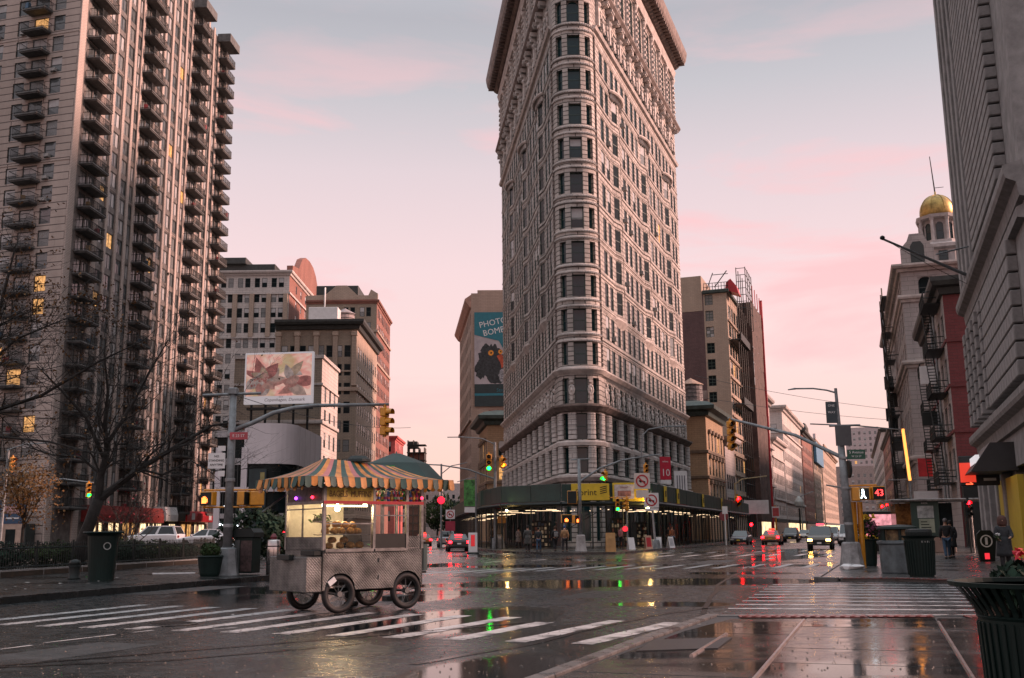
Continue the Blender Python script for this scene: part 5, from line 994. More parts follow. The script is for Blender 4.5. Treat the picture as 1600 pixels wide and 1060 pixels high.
so.build('scaffold_frame', DSTEEL, gd); MB().box(-1.5, 0, 15.5, 24.5, 29.7, 29.9).build('roof_terrace', DSTEEL, gd)
for k, (y, zz) in enumerate(((24, 17), (27, 14), (20, 11), (30, 20), (33, 16), (18, 7.5))): MB().bbox(-1.4, -.2, y, y+.3, zz, zz+1.8, .03).build('blade_sign', (DCOR, BLACK, DCOR)[k % 3], gd)
# farther right-hand buildings
for k, (Y, D, H, m, l) in enumerate(((165, 22, 24, OLIVE, 'dark olive block beyond the gold-domed building'), (190, 40, 27, GREYS, 'grey block with balcony ledges beyond the olive block'), (236, 60, 24, REDB, 'far red-brick block on the right side of the avenue'), (300, 120, 30, PALE, 'farthest pale block on the right side of the avenue'))):
    X = 25+.325*(Y-55)+3.2; H2 = H
    box_building('avenue_building', l, (X, Y), 18, 18, D*1.04, H, m, None if k else dict(rows=frows(0, H, 5, 3.6, 5, 2.3), cols=fcols(18, 5, 1.4, .6)), dict(rows=frows(0, H, 5, 3.6, int((H-6)/3.6), 2.3), cols=fcols(D*1.04, int(D/3.4), 1.6, .6), depth=.02), False, None, cor(H-.8, 1, .8), DCOR, (), None, 40)
# ================================================================ sidewalk shed round the wedge
SHEDG = mat('shed_green', (.010, .038, .032), .5, var=.3, scale=.6); SHEDD = mat('shed_dark', (.010, .016, .015), .6, var=.3); TUBE = emat('fluorescent', (1, .70, .42), 2.2)
shed = thing('sidewalk_shed', 'dark green sidewalk shed wrapping the foot of the wedge building', 'shed', (0, 0, 0))
SP = [(-9.5, 160), (-3.0, 97), (-1.0, 88), (3.9, 84.6), (11.4, 85.2), (21.5, 115), (35.5, 157)]
def resamp(path, step):
    out = []
    for (x0, y0), (x1, y1) in zip(path, path[1:]):
        L = math.hypot(x1-x0, y1-y0); n = max(1, round(L/step))
        for k in range(n): out.append(((x0+(x1-x0)*k/n, y0+(y1-y0)*k/n), (x0+(x1-x0)*(k+1)/n, y0+(y1-y0)*(k+1)/n)))
    return out
for (a, b) in resamp(SP, 2.44):                       # parapet boards
    L = math.hypot(b[0]-a[0], b[1]-a[1]); rz = math.atan2(b[1]-a[1], b[0]-a[0]); MB().bbox(.02, L-.02, -.04+rnd.uniform(-.012, .012), .04, 3.95, 5.35+rnd.uniform(-.03, .03), .012).build('parapet_board', SHEDG, shed, (a[0], a[1], 0), rz)
    MB().bar((0, -.08, 3.75), (L, -.08, 3.75), .22).build('edge_beam', SHEDD, shed, (a[0], a[1], 0), rz)
    MB().tube([(0, -.02, .1), (0, -.02, 3.9)], .06, 8).build('post', SHEDD, shed, (a[0], a[1], 0), rz)
inner = [(-4.0, 160), (2.0, 98), (4.3, 92.5), (8.2, 92.5), (10.6, 97), (29, 157)]
dk = MB(); ii = [inner[0], inner[1], inner[2], inner[2], inner[3], inner[4], inner[5]]
for k in range(6): dk.q([(*SP[k], 3.9), (*SP[k+1], 3.9), (*ii[k+1], 3.9), (*ii[k], 3.9)]); dk.q([(*SP[k], 3.7), (*ii[k], 3.7), (*ii[k+1], 3.7), (*SP[k+1], 3.7)])
dk.build('deck', SHEDD, shed)
for (a, b) in resamp(inner, 3.0):
    L = math.hypot(b[0]-a[0], b[1]-a[1]); rz = math.atan2(b[1]-a[1], b[0]-a[0]); MB().tube([(0, 0, .1), (0, 0, 3.7)], .06, 8).build('post', SHEDD, shed, (a[0], a[1], 0), rz)
    if rnd.random() < .5: MB().bar((0, 0, 1.5), (L, 0, 3.6), .05).build('brace', SHEDD, shed, (a[0], a[1], 0), rz)
TM = MB().bbox(-.6, .6, -.025, .025, 0, .03, .005).mesh('light_tube', TUBE)
def lerp(a, b, t): return (a[0]+(b[0]-a[0])*t, a[1]+(b[1]-a[1])*t)
for seg, n in ((0, 9), (1, 2), (2, 2), (3, 3), (4, 9), (5, 9)):
    for k in range(n):
        for t2 in (.3, .75):
            p = lerp(lerp(SP[seg], SP[seg+1], (k+.5)/n), lerp(ii[seg], ii[seg+1], (k+.5)/n), t2+rnd.uniform(-.05, .05))
            mob('light_tube', TM, shed, (p[0], p[1], 3.3+rnd.uniform(-.08, .08)), math.atan2(ii[seg][1]-SP[seg][1], ii[seg][0]-SP[seg][0])+rnd.uniform(-.1, .1))
SY = mat('sign_yellow', (.62, .44, .025), .45, var=.08)
ss = thing('shop_sign', 'yellow shop sign board reading Sprint on the shed corner', 'sign', (4.3, 84.45, 0)); MB().bbox(.4, 3.5, -.1, -.04, 4.0, 5.35, .01).build('sign_board', SY, ss); text('Sprint', .72, BLACK, ss, (1.6, -.115, 4.62), (R(90), 0, 0))
for k in range(4): MB().xprism([(2.75, 4.5+k*.16), (3.3, 4.62+k*.16), (3.3, 4.7+k*.16), (2.75, 4.56+k*.16)], -.115, -.1).build('wing_logo', BLACK, ss)
s2 = thing('shop_sign', 'yellow sign board with a pale poster on the shed corner', 'sign', (8.1, 84.75, 0)); MB().bbox(0, 2.9, -.1, -.04, 3.9, 5.4, .01).build('sign_board', SY, s2); MB().box(.15, 1.75, -.13, -.11, 4.1, 5.25).build('poster', mat('poster_pale', (.55, .50, .50), .5, var=.2, scale=3), s2); text('SPRINT', .22, mat('ink_red', (.25, .05, .04), .5), s2, (.95, -.14, 5.0), (R(90), 0, 0))
MB().box(.4, 1.5, -.14, -.132, 4.3, 4.75).build('poster_picture', mat('poster_red', (.35, .16, .13), .5, var=.4, scale=3), s2)
for k, (x, y, l) in enumerate(((13.1, 90.0, 'narrow yellow banner on the green shed, nearest the corner'), (15.2, 96.4, 'narrow yellow banner on the green shed, second from the corner'), (20.2, 111, 'narrow yellow banner on the green shed, third from the corner'), (25.2, 126, 'narrow yellow banner on the green shed, farthest from the corner'))):
    t = thing('shed_banner', l, 'banner', (x, y, 0), R(71.5), 'yellow banners on the shed'); MB().box(-.55, .55, -.13, -.08, 3.95, 5.3).build('banner_sheet', SY, t); MB().box(-.25, .25, -.15, -.132, 4.4, 4.9).build('banner_mark', BLACK, t)
# goods, racks and lit shop fronts under the shed
SHOPI = [emat('shop_interior', (1, .78, .5), .10, .9, 3), mat('goods_a', (.3, .12, .08), .6, var=.4), mat('goods_b', (.25, .22, .18), .6, var=.4), mat('goods_c', (.06, .10, .16), .6, var=.4), F_DARK]
for k, (x, y, w, h) in enumerate(((2.5, 96, 2.0, 2.4), (9.6, 94.6, 1.6, 2.6), (12.2, 99.5, 2.4, 2.2))): 
    t = thing('display_rack', ('lit glass display left of the shed corner', 'lit magazine rack under the shed corner', 'lit glass display along the avenue side')[k], 'rack', (x, y, .13), R((-20, 10, 60)[k])); MB().bbox(-w/2, w/2, 0, .5, 0, h, .02).build('cabinet', SHEDD, t)
    for i in range(6):
        for j in range(6): MB().box(-w/2+.08+i*(w-.1)/6, -w/2+i*(w-.1)/6+(w-.1)/6*rnd.uniform(.8, 1), -.02-rnd.uniform(0, .05), .01, .12+j*(h-.2)/6, .08+(j+rnd.uniform(.6, 1))*(h-.2)/6).build('shelf_goods', rnd.choice(SHOPI), t)
def aboard(x, y, rz, m, label, fm=None, h=1.05, w=.62):
    t = thing('sandwich_board', label, 'sandwich board', (x, y, .13), rz, 'sandwich boards at the shed corner')
    t.scale = (.85,)*3
    for s in (-1, 1): MB().q([(-w/2, s*.32, 0), (w/2, s*.32, 0), (w/2*.92, s*.03, h), (-w/2*.92, s*.03, h)][::s]).q([(-w/2, s*.29, 0), (w/2, s*.29, 0), (w/2*.92, s*.01, h), (-w/2*.92, s*.01, h)][::-s]).build('panel', m, t)
    o = MB().q([(-w*.36, -.275, .2), (w*.36, -.275, .2), (w*.34, -.075, h*.85), (-w*.34, -.075, h*.85)]).build('poster', fm or WHITEP, t); return t
aboard(6.45, 69.9, 0, mat('board_wood', (.40, .22, .08), .6), 'tall orange-brown sandwich board at the pavement corner', mat('board_face', (.45, .26, .10), .6), 1.5, .8)
aboard(8.9, 79.6, .3, WHITEP, 'white folded sandwich board, left of the red one'); aboard(10.3, 80.2, .2, mat('board_tan', (.45, .28, .2), .6), 'sandwich board with a red notice', REDP, 1.2); aboard(11.4, 82.5, -.3, WHITEP, 'small white sandwich board right of the red one'); aboard(12.6, 84.2, .5, WHITEP, 'white sandwich board nearest the sign post', mat('board_face2', (.4, .4, .42), .6)); aboard(-1.3, 94.5, .8, mat('board_grey', (.4, .42, .42), .6), 'pale sandwich board beside the left lamp post', None, 1.4, .9)
# ================================================================ signal poles
LENS = {'g': emat('lens_green', (.003, 1, .05), 14), 'r': emat('lens_red', (1, .004, .008), 24), 'y': emat('lens_amber', (1, .22, .01), 9), 'o': mat('lens_off', (.012, .014, .014), .2)}
def signal(parent, loc, rz, lit='ooo', sc_=1.0, hang=False, housing=None):
    h = housing or YELL; n = len(lit); e = bpy.data.objects.new('traffic_signal', None); link(e, parent, loc, rz); e.scale = (sc_,)*3; b = MB()
    for k in range(n): b.bbox(-.17, .17, -.11, .11, -.35*(k+1)+.01, -.35*k-.01, .03)
    b.box(-.05, .05, -.05, .05, -.35*n-.05, .12); b.build('housing', h, e)
    v = MB()
    for k in range(n):
        zc = -.35*k-.175; seg = 14; pts = [(.135*math.cos(a), .135*math.sin(a)) for a in [math.pi*(-.15+1.3*j/seg) for j in range(seg+1)]]
        for (x0, z0), (x1, z1) in zip(pts, pts[1:]): v.q([(x0, -.11, zc+z0), (x1, -.11, zc+z1), (x1*1.02, -.36, zc+z1-.02), (x0*1.02, -.36, zc+z0-.02)]); v.q([(x0*.94, -.11, zc+z0*.94), (x0*.96, -.36, zc+z0*.94-.02), (x1*.96, -.36, zc+z1*.94-.02), (x1*.94, -.11, zc+z1*.94)])
    v.build('visor_set', h, e)
    for k, c in enumerate(lit): MB().lathe([(.118, 0), (.10, .035), (.05, .05), (0, .055)], 16, (0, -.112, -.35*k-.175), axis='y').build('lens', LENS[c], e)
    return e
PEDO = emat('ped_orange', (1, .16, .03), 4); PEDW = emat('ped_white', (.75, .95, 1), 4)
def ped(parent, loc, rz, face=None, w=.5, h=.46):
    e = bpy.data.objects.new('pedestrian_signal', None); link(e, parent, loc, rz); MB().bbox(-w/2, w/2, -.14, .14, 0, h, .03).build('housing', YELL, e); MB().box(-w/2+.03, w/2-.03, -.16, -.141, .03, h-.03).build('face', BLACK, e)
    if face == 'hand': 
        b = MB()
        for k, hh in enumerate((.1, .14, .15, .12)): b.box(-.16+k*.055, -.12+k*.055, -.17, -.162, .18, .18+hh)
        b.box(-.16, .045, -.17, -.162, .08, .18); b.box(.06, .1, -.17, -.162, .12, .24); b.build('lit_hand', PEDO, e); 
    elif face == 'num': text('43', .34, emat('ped_red', (1, .03, .03), 5), e, (0, -.165, h/2), (R(90), 0, 0))
    elif face == 'walk': 
        b = MB(); b.lathe([(.04, 0), (.04, .01)], 10, (-.02, -.162, .36), axis='y'); b.xprism([(-.07, .3), (.04, .32), (.02, .18), (.1, .06), (.06, .05), (-.01, .15), (-.08, .05), (-.12, .06), (-.05, .2)], -.172, -.162); b.build('lit_walker', PEDW, e)
    return e
def base(h=.85): 
    b = MB(); b.lathe([(.46, 0), (.44, .06), (.36, .55), (.33, h-.05), (.26, h)], 8, ph=math.pi/8); return b
# left pole
lp = thing('traffic_signal_pole', 'grey signal pole with long curved arm on the park corner', 'signal pole', (-10.08, 36.69, .13), 0, 'traffic signal poles')
base(.95).build('base', GREYP, lp); MB().tube([(0, 0, .9), (0, 0, 6.45)], [.165, .12], 14).build('shaft', GREYP, lp, smooth=True)
arm = [(0, 0, 5.05), (.7, .15, 5.35), (1.4, .3, 5.72), (2.1, .5, 5.92), (2.8, .7, 6.02), (5.45, 1.4, 6.12)]
MB().tube(arm, [.09, .085, .08, .075, .07, .05], 10).build('mast_arm', GREYP, lp, smooth=True); signal(lp, (5.3, 1.36, 6.0), R(62), 'ooo', 1.0)
MB().tube([(-1.1, 0, 6.35), (1.0, 0, 6.4)], .05, 8).build('cross_bar', GREYP, lp); MB().bbox(-.16, .16, -.16, .16, 6.35, 6.6, .03).build('pole_cap', GREYP, lp)
cg = MB().tube([(-.9, -.05, 2.95), (1.15, .05, 2.95)], .035, 6).build('cage_bar', YELL, lp); MB().tube([(-.9, -.05, 2.35), (1.15, .05, 2.35)], .035, 6).build('cage_bar', YELL, lp)
ped(lp, (-.72, -.05, 2.4), R(-25), 'hand', .55, .5); ped(lp, (.5, .05, 2.4), R(75), None, .5, .5); ped(lp, (.95, .1, 2.4), R(30), None, .5, .5).rotation_euler = (0, 0, R(200))
for z in (1.7, 4.9, 3.3): MB().lathe([(.175, -.06), (.18, -.05), (.18, .05), (.175, .06)], 14, (0, 0, z)).build('clamp_band', STEEL, lp)
sgn = MB().box(-.02, .62, -.2, -.17, 4.72, 4.98).build('street_name_sign', mat('sign_magenta', (.5, .08, .10), .5), lp); text('E 23 ST', .14, WHITEP, sgn, (.3, -.21, 4.85), (R(90), 0, 0))
s_ = MB().box(-.75, -.15, -.2, -.17, 3.7, 4.25).build('white_sign', WHITEP, lp)
for i, tx_ in enumerate(('NO', 'STANDING', 'ANYTIME')): text(tx_, .11, BLACK, s_, (-.45, -.21, 4.13-i*.15), (R(90), 0, 0))
MB().box(-.42, -.15, -.2, -.17, 4.32, 4.5).build('white_sign', WHITEP, lp); MB().box(-.38, -.15, -.2, -.17, 3.42, 3.62).build('white_sign', WHITEP, lp)
# right pole with street lamp
rp = thing('lamp_signal_pole', 'grey pole with street lamp, signal arm and walk signals at the right corner', 'signal pole', (12.31, 38.22, .08), 0, 'traffic signal poles')
b = base(.95); b.build('base', mat('concrete_grey', (.26, .26, .26), .7, var=.3, scale=3, bump=.2), rp); MB().tube([(0, 0, .9), (-.12, 0, 5.0)], [.165, .12], 14).build('shaft', GREYP, rp, smooth=True); MB().tube([(-.12, 0, 5.0), (-.16, 0, 6.62)], [.07, .055], 10).build('upper_shaft', GREYP, rp)
MB().tube([(-.16, 0, 6.45), (-.5, 0, 6.55), (-1.0, 0, 6.62), (-1.75, 0, 6.62)], [.035, .03, .03, .03], 8).build('lamp_arm', GREYP, rp); MB().tube([(-1.5, 0, 6.62), (-1.7, 0, 6.62), (-1.95, 0, 6.58)], [.03, .075, .04], 8, sq=.5).build('lamp_head', GREYP, rp)
MB().tube([(-.14, 0, 4.05), (-1.4, 1.4, 5.0), (-3.4, 4.0, 5.95)], [.075, .065, .05], 10).build('mast_arm', GREYP, rp); signal(rp, (-3.35, 3.9, 5.85), R(8), 'oooo', .86)
MB().box(-.6, -.2, -.1, -.06, 5.3, 6.1).build('dark_sign', mat('sign_slate', (.03, .05, .06), .5), rp); MB().box(-.33, .25, -.18, -.13, 4.45, 5.2).build('dark_sign', mat('sign_grey', (.07, .075, .08), .5), rp); text('ONE', .12, WHITEP, rp, (-.4, -.11, 5.95), (R(90), 0, 0)); text('WAY', .12, WHITEP, rp, (-.4, -.11, 5.7), (R(90), 0, 0))
MB().tube([(-.5, -.03, 5.2), (.65, -.03, 5.22)], .04, 8).build('cross_bar', GREYP, rp)
g_ = MB().box(.06, .72, -.16, -.13, 3.95, 4.3).build('street_name_sign', mat('sign_green', (.015, .09, .055), .5), rp); text('5 Avenue', .14, WHITEP, g_, (.39, -.17, 4.2), (R(90), 0, 0)); text('W 23 ST', .1, WHITEP, g_, (.39, -.17, 4.05), (R(90), 0, 0))
ped(rp, (.30, 0, 2.42), R(80), None, .4, .5); ped(rp, (.62, -.1, 2.45), R(-35), 'walk', .45, .46); ped(rp, (1.08, -.1, 2.45), R(5), 'num', .5, .5); MB().tube([(0, 0, 2.98), (1.1, 0, 3.0)], .035, 6).build('cage_bar', YELL, rp); MB().lathe([(.0, 0), (.33, 0), (.33, .06), (0, .07)], 18, (.12, .1, 3.6), axis='x').build('signal_back', BLACK, rp)
MB().tube([(.3, .5, .0), (.34, .5, 2.4)], .13, 8).build('yellow_conduit', YELL, rp); MB().tube([(.58, .5, .0), (.6, .5, 2.4)], .10, 8).build('yellow_conduit', YELL, rp)
for z in (1.6, 2.9, 4.0): MB().lathe([(.17, -.05), (.175, 0), (.17, .05)], 14, (-.02*z/1.6, 0, z)).build('clamp_band', STEEL, rp)
bag = thing('white_bag', 'crumpled white bag at the foot of the right signal pole', 'bag', (12.05, 37.4, .08)); bm = MB(); bm.lathe([(0, 0), (.28, .02), (.33, .09), (.2, .17), (0, .18)], 9); bm.v = [(x*1.3+rnd.uniform(-.05, .05), y*.8+rnd.uniform(-.05, .05), max(0, z+rnd.uniform(-.02, .03))) for x, y, z in bm.v]; bm.build('sack', WHITEP, bag)
# pole at the wedge corner
ap = thing('traffic_signal_pole', 'slim grey signal pole with raised arm before the shed corner', 'signal pole', (4.82, 75.4, .13), 0, 'traffic signal poles'); base(1.15).build('base', mat('base_pale', (.40, .38, .37), .7, var=.2), ap); MB().tube([(0, 0, 1.1), (-.02, 0, 6.6)], [.15, .11], 12).build('shaft', GREYP, ap, smooth=True)
MB().tube([(0, 0, 4.95), (1.5, .1, 5.9), (3.2, .2, 6.5), (5.4, .4, 6.85), (6.2, .5, 6.9)], [.08, .07, .065, .055, .05], 8).build('mast_arm', GREYP, ap); MB().tube([(-.6, 0, 6.55), (.8, 0, 6.6)], .05, 6).build('cross_bar', GREYP, ap)
MB().tube([(4.6, .3, 6.75), (4.75, .3, 8.3), (5.2, .3, 8.75), (6.4, .3, 8.95), (7.3, .3, 8.95)], .05, 6).build('lamp_arm', GREYP, ap); MB().bbox(7.2, 8.0, .2, .4, 8.88, 9.0, .03).build('lamp_head', GREYP, ap)
signal(ap, (4.9, .3, 6.2), R(10), 'ooo', .9); signal(ap, (1.9, 0, 5.7), R(-35), 'o', 1.0); signal(ap, (1.85, -.05, 5.35), R(-35), 'g', 1.1)
ped(ap, (-.55, 0, 3.35), R(-10), None, .7, .95); ped(ap, (-1.0, 0, 2.0), R(10), 'hand', .8, .6); ped(ap, (-.3, 0, 1.95), R(50), 'hand', .7, .6)
TURN = mat('sign_white_warm', (.62, .55, .5), .5, var=.05)
def noturn(parent, x, y, z, s, m=None):
    o = MB().box(x-s/2, x+s/2, y-.02, y+.02, z-s/2, z+s/2).build('no_turn_sign', m or TURN, parent); MB().lathe([(s*.4, 0), (s*.4, .015), (s*.31, .015), (s*.31, 0)], 24, (x, y-.022, z), axis='y', cap=False).build('red_ring', REDP, o); MB().xprism([(x-s*.27, z+s*.22), (x-s*.22, z+s*.28), (x+s*.27, z-s*.22), (x+s*.22, z-s*.28)], y-.045, y-.03).build('red_slash', REDP, o); MB().xprism([(x-s*.22, z), (x-s*.05, z+s*.15), (x-s*.05, z+s*.06), (x+s*.2, z-s*.02), (x+s*.2, z-s*.14), (x-s*.05, z-s*.05), (x-s*.05, z-s*.14)], y-.034, y-.026).build('black_arrow', BLACK, o); return o
noturn(ap, 4.55, -.1, 4.95, 1.15); MB().box(4.1, 5.0, -.12, -.08, 3.75, 4.3).build('plate', TURN, ap)
sp_ = thing('sign_post', 'sign post with no-turn sign and round base by the shed', 'sign post', (11.1, 82.2, .13)); base(.7).build('base', GREYP, sp_); MB().tube([(0, 0, .6), (-.2, 0, 4.5)], [.1, .07], 10).build('post', STEEL, sp_); noturn(sp_, -.2, -.15, 3.75, 1.15, WHITEP); MB().box(-.7, .35, -.17, -.13, 2.95, 3.12).build('plate', WHITEP, sp_)
gp = thing('green_signal_post', 'short yellow signal post with green light under the shed edge', 'signal pole', (9.1, 83.6, .13)); MB().tube([(0, 0, 0), (0, 0, 4.1)], .07, 8).build('post', GREYP, gp); signal(gp, (-.75, -.1, 4.0), 0, 'oog', 1.0); signal(gp, (.0, -.1, 4.05), R(-70), 'ooo', 1.0); MB().tube([(-1.3, 0, 4.05), (.3, 0, 4.05)], .04, 6).build('bracket', YELL, gp); MB().lathe([(.22, 0), (.22, .08), (0, .09)], 16, (-.2, -.15, 1.55), axis='y').build('red_light', emat('dim_red', (.9, .03, .05), 1.0), gp)
# pole on the left of the wedge
bp_ = thing('lamp_signal_pole', 'grey pole with green light and long arm left of the shed', 'signal pole', (-1.69, 95, .13), 0, 'traffic signal poles'); base(.9).build('base', GREYP, bp_); MB().tube([(0, 0, .8), (0, 0, 9.6)], [.17, .12], 12).build('shaft', GREYP, bp_); MB().tube([(0, 0, 6.2), (-2.5, -.3, 7.1), (-5.0, -.6, 7.5), (-7.2, -.9, 7.6)], [.08, .07, .06, .05], 8).build('mast_arm', GREYP, bp_); MB().tube([(0, 0, 9.4), (-1.2, 0, 9.95), (-3.0, 0, 10.1), (-4.4, 0, 10.1)], .05, 6).build('lamp_arm', GREYP, bp_)
signal(bp_, (-.55, -.1, 8.5), R(0), 'oog', 1.5); signal(bp_, (.65, -.1, 8.2), R(30), 'oy', 1.4)
o = MB().lathe([(.8, 0), (.8, .03), (0, .035)], 8, (.35, -.2, 4.2), axis='y', ph=math.pi/8).build('stop_sign', mat('sign_crimson', (.32, .02, .05), .5), bp_); text('DO NOT', .2, WHITEP, o, (.35, -.25, 4.42), (R(90), 0, 0)); text('ENTER', .24, WHITEP, o, (.35, -.25, 4.1), (R(90), 0, 0)); MB().bbox(.2, .95, -.2, -.1, 2.2, 2.8, .02).build('yellow_box', YELL, bp_)
# smaller poles and signs
def pole(x, y, h, label, z=.1, r=.07, m=None, name='sign_post', cat='sign post'): t = thing(name, label, cat, (x, y, z)); MB().tube([(0, 0, 0), (0, 0, h)], [r, r*.8], 8).build('post', m or GREYP, t); return t
t = pole(-3.6, 99, 7.0, 'thin pole with green street banner left of the shed'); MB().box(-1.15, -.1, -.03, .03, 3.9, 6.4).build('green_banner', mat('banner_green', (.06, .24, .05), .6, var=.5, scale=2), t); MB().box(-1.1, -.1, -.03, .03, 3.3, 3.8).build('white_plate', WHITEP, t); MB().tube([(0, 0, 6.6), (-.8, 0, 6.5), (-1.8, 0, 6.2)], .04, 6).build('bracket', GREYP, t)
t = pole(-7.2, 103, 8.2, 'street lamp pole with red round lamp beyond the black sedan', r=.11); MB().lathe([(.36, 0), (.36, .08), (0, .1)], 16, (0, -.1, 4.6), axis='y').build('red_light', emat('ring_red', (1, .01, .03), 2.2), t); MB().tube([(0, 0, 7.2), (1, 0, 8), (2.6, 0, 8.3)], .05, 6).build('lamp_arm', GREYP, t)
t = pole(-6.6, 108, 4.0, 'post with white no-turn sign over a red sign'); noturn(t, 0, -.1, 3.3, .95, WHITEP); MB().box(-.5, .5, -.12, -.06, 1.6, 2.6).build('red_sign', mat('sign_crimson', 0), t)
t = pole(-20.3, 185, 7.5, 'distant signal mast with blue sign and green light down the left street', r=.12, name='signal_mast', cat='signal pole'); MB().tube([(0, 0, 7.2), (-6, 0, 8.6)], .08, 6).build('mast_arm', GREYP, t); signal(t, (-4.6, -.2, 8.1), 0, 'og', 2.0); MB().box(-2.4, .4, -.1, 0, 6.4, 9.4).build('blue_sign', mat('sign_blue', (.03, .16, .26), .5), t)
t = pole(-22, 120, 4, 'white one-way plate above the left street', name='street_sign'); MB().box(-.6, 1.2, -.05, 0, 6, 7).build('plate', WHITEP, t)
t = thing('hanging_banner', 'red vertical banner hanging before the avenue side of the wedge', 'banner', (16.3, 110.5, 2.4), R(20)); t.scale = (.72, .72, .72); MB().box(-.9, .9, -.04, .04, 6.2, 9.6).build('banner_sheet', mat('banner_red', (.48, .015, .04), .6, var=.1), t); MB().box(-.9, .9, -.05, .05, 5.6, 6.15).build('banner_hem', WHITEP, t); text('10', 1.5, WHITEP, t, (0, -.06, 7.2), (R(90), 0, 0)); text('salons', .4, WHITEP, t, (0, -.06, 8.9), (R(90), 0, 0)); MB().bar((0, 0, 9.7), (.8, 1.8, 9.7), .08).build('bracket', GREYP, t)
t = thing('hanging_banner', 'white vertical banner with red foot beside the red banner', 'banner', (18.2, 112.5, 0), R(20)); MB().box(-.8, .8, -.04, .04, 4.9, 7.9).build('banner_sheet', WHITEP, t); MB().box(-.8, .8, -.05, .05, 4.2, 4.85).build('banner_hem', REDP, t); 
for k in range(4): MB().box(-.5+k*.3, -.36+k*.3, -.06, -.045, 5.4, 7.4).build('print_stripe', mat('print_grey', (.2, .2, .22), .5), t)
MB().bar((0, 0, 8), (.8, 1.8, 8), .08).build('bracket', GREYP, t)
t = pole(30.6, 143, 7.8, 'yellow-lit lamp post with red signal at the netting', r=.11, m=mat('post_cream', (.45, .33, .16), .5)); MB().tube([(0, 0, 7.6), (1.0, 0, 8.3), (4.5, 0, 8.7)], .08, 6).build('lamp_arm', mat('post_cream', 0), t); signal(t, (.2, -.2, 6.0), R(10), 'ro', 2.0)
t = pole(37.4, 160, 5, 'white rectangular notice board before the dark netting', r=.06); MB().box(-1.9, 1.9, -.06, 0, 3.8, 5.9).build('board', WHITEP, t)
t = pole(41.8, 166, 5.2, 'yellow post with a red and white parking sign', r=.16, m=YELL); MB().box(-.6, .6, -.22, -.16, 3.3, 5.0).build('plate', WHITEP, t); MB().box(-.5, .5, -.25, -.221, 3.5, 4.8).build('plate_print', mat('print_red', (.5, .08, .08), .5), t)
t = pole(36.0, 158, 2.2, 'small red signal lamp before the dark netting', r=.06); MB().lathe([(.22, 0), (.2, .08), (0, .1)], 12, (0, -.1, 2.2), axis='y').build('lens', LENS['r'], t)
t = pole(49.5, 180, 5.0, 'globe-topped street clock by the grey cornice building', r=.18, m=BLACK); MB().lathe([(.2, 0), (.75, .2), (.8, .9), (.5, 1.5), (.1, 1.9)], 10, (0, 0, 5.2)).build('clock_head', mat('clock_face', (.4, .42, .4), .4), t)
t = pole(19.9, 98, 3.6, 'thin white sign post under the avenue side of the shed', r=.06, m=WHITEP); MB().box(-.25, .25, -.1, -.06, 2.9, 3.6).build('plate', WHITEP, t)
t = pole(24.6, 122, 3.4, 'round red sign at the far end of the shed', r=.06); MB().lathe([(.55, 0), (.55, .04), (0, .05)], 16, (0, -.08, 3.0), axis='y').build('plate', mat('sign_faded_red', (.34, .08, .09), .5), t)
for k, (x, Y, z) in enumerate(((76, 215, 6), (92, 245, 6.4), (104, 290, 8))): t = pole(x, Y, z, ('nearest distant signal on the right of the avenue', 'second distant signal down the avenue', 'third distant signal down the avenue')[k], r=.12, name='signal_mast', cat='signal pole'); signal(t, (0, -.2, z+.3), 0, 'r', 2.4); MB().tube([(0, 0, z+.3), (-5, 0, z+1)], .06, 6).build('mast_arm', GREYP, t)
t = pole(66.5, 240, 9, 'tall grey lamp post far down the avenue', r=.16); MB().tube([(0, 0, 9), (3, 0, 10)], .1, 6).build('lamp_arm', GREYP, t)
ll = thing('street_lamp', 'street lamp with glowing orange tube before the domed building', 'street lamp', (33.0, 86, .1)); MB().tube([(0, 0, 0), (0, 0, 5.4)], [.1, .08], 8).build('post', GREYP, ll); MB().tube([(0, 0, 5.3), (-.25, 0, 9.6)], .13, 8).build('light_tube', emat('orange_tube', (1, .34, .07), 1.7), ll); MB().tube([(-1.8, 0, 5.35), (1.8, 0, 5.4)], .05, 6).build('cross_bar', GREYP, ll); MB().tube([(-.1, 0, 9.5), (-4, 0, 9.9), (-8, 0, 10.1)], .06, 6).build('lamp_arm', GREYP, ll); MB().tube([(-.05, 0, 3), (-5, 0, 4.6), (-7, 0, 5)], .07, 6).build('mast_arm', GREYP, ll); MB().box(.2, 2.2, -.1, -.05, 3.6, 4.4).build('white_sign', WHITEP, ll)
# overhead wires
for k, (a, b, s) in enumerate((((30, 160, 22), (90, 185, 20), 1.2), ((27, 150, 24), (96, 200, 23), 1.5), ((-10.1, 36.7, 6.5), (-6, 60, 7.6), .4))):
    t = thing('overhead_wire', ('lower wire spanning the avenue', 'upper wire spanning the avenue', 'thin wire from the left pole')[k], 'wire', a); MB().tube([(Vector(b)-Vector(a))*(j/10)-Vector((0, 0, s*4*(j/10)*(1-j/10))) for j in range(11)], .03 if k < 2 else .012, 4).build('strand', BLACK, t)

wl_ = thing('work_lamp', 'bright warm work lamp on the shed corner under the yellow sign', 'lamp', (10.9, 84.6, 0)); MB().bar((0, .1, 0), (0, .1, 3.75), .06).build('post', SHEDD, wl_); MB().lathe([(0, -.16), (.14, -.1), (.17, 0), (.14, .1), (0, .16)], 12, (0, -.15, 3.45)).build('lamp_globe', emat('lamp_globe', (1, .60, .18), 160), wl_)
wl2 = thing('work_lamp', 'small warm lamp under the left end of the shed', 'lamp', (-.6, 87.2, 0)); MB().bar((0, .1, 0), (0, .1, 3.75), .06).build('post', SHEDD, wl2); MB().lathe([(0, -.1), (.1, 0), (0, .1)], 10, (0, -.15, 3.3)).build('lamp_globe', emat('lamp_globe', 0, 0), wl2)

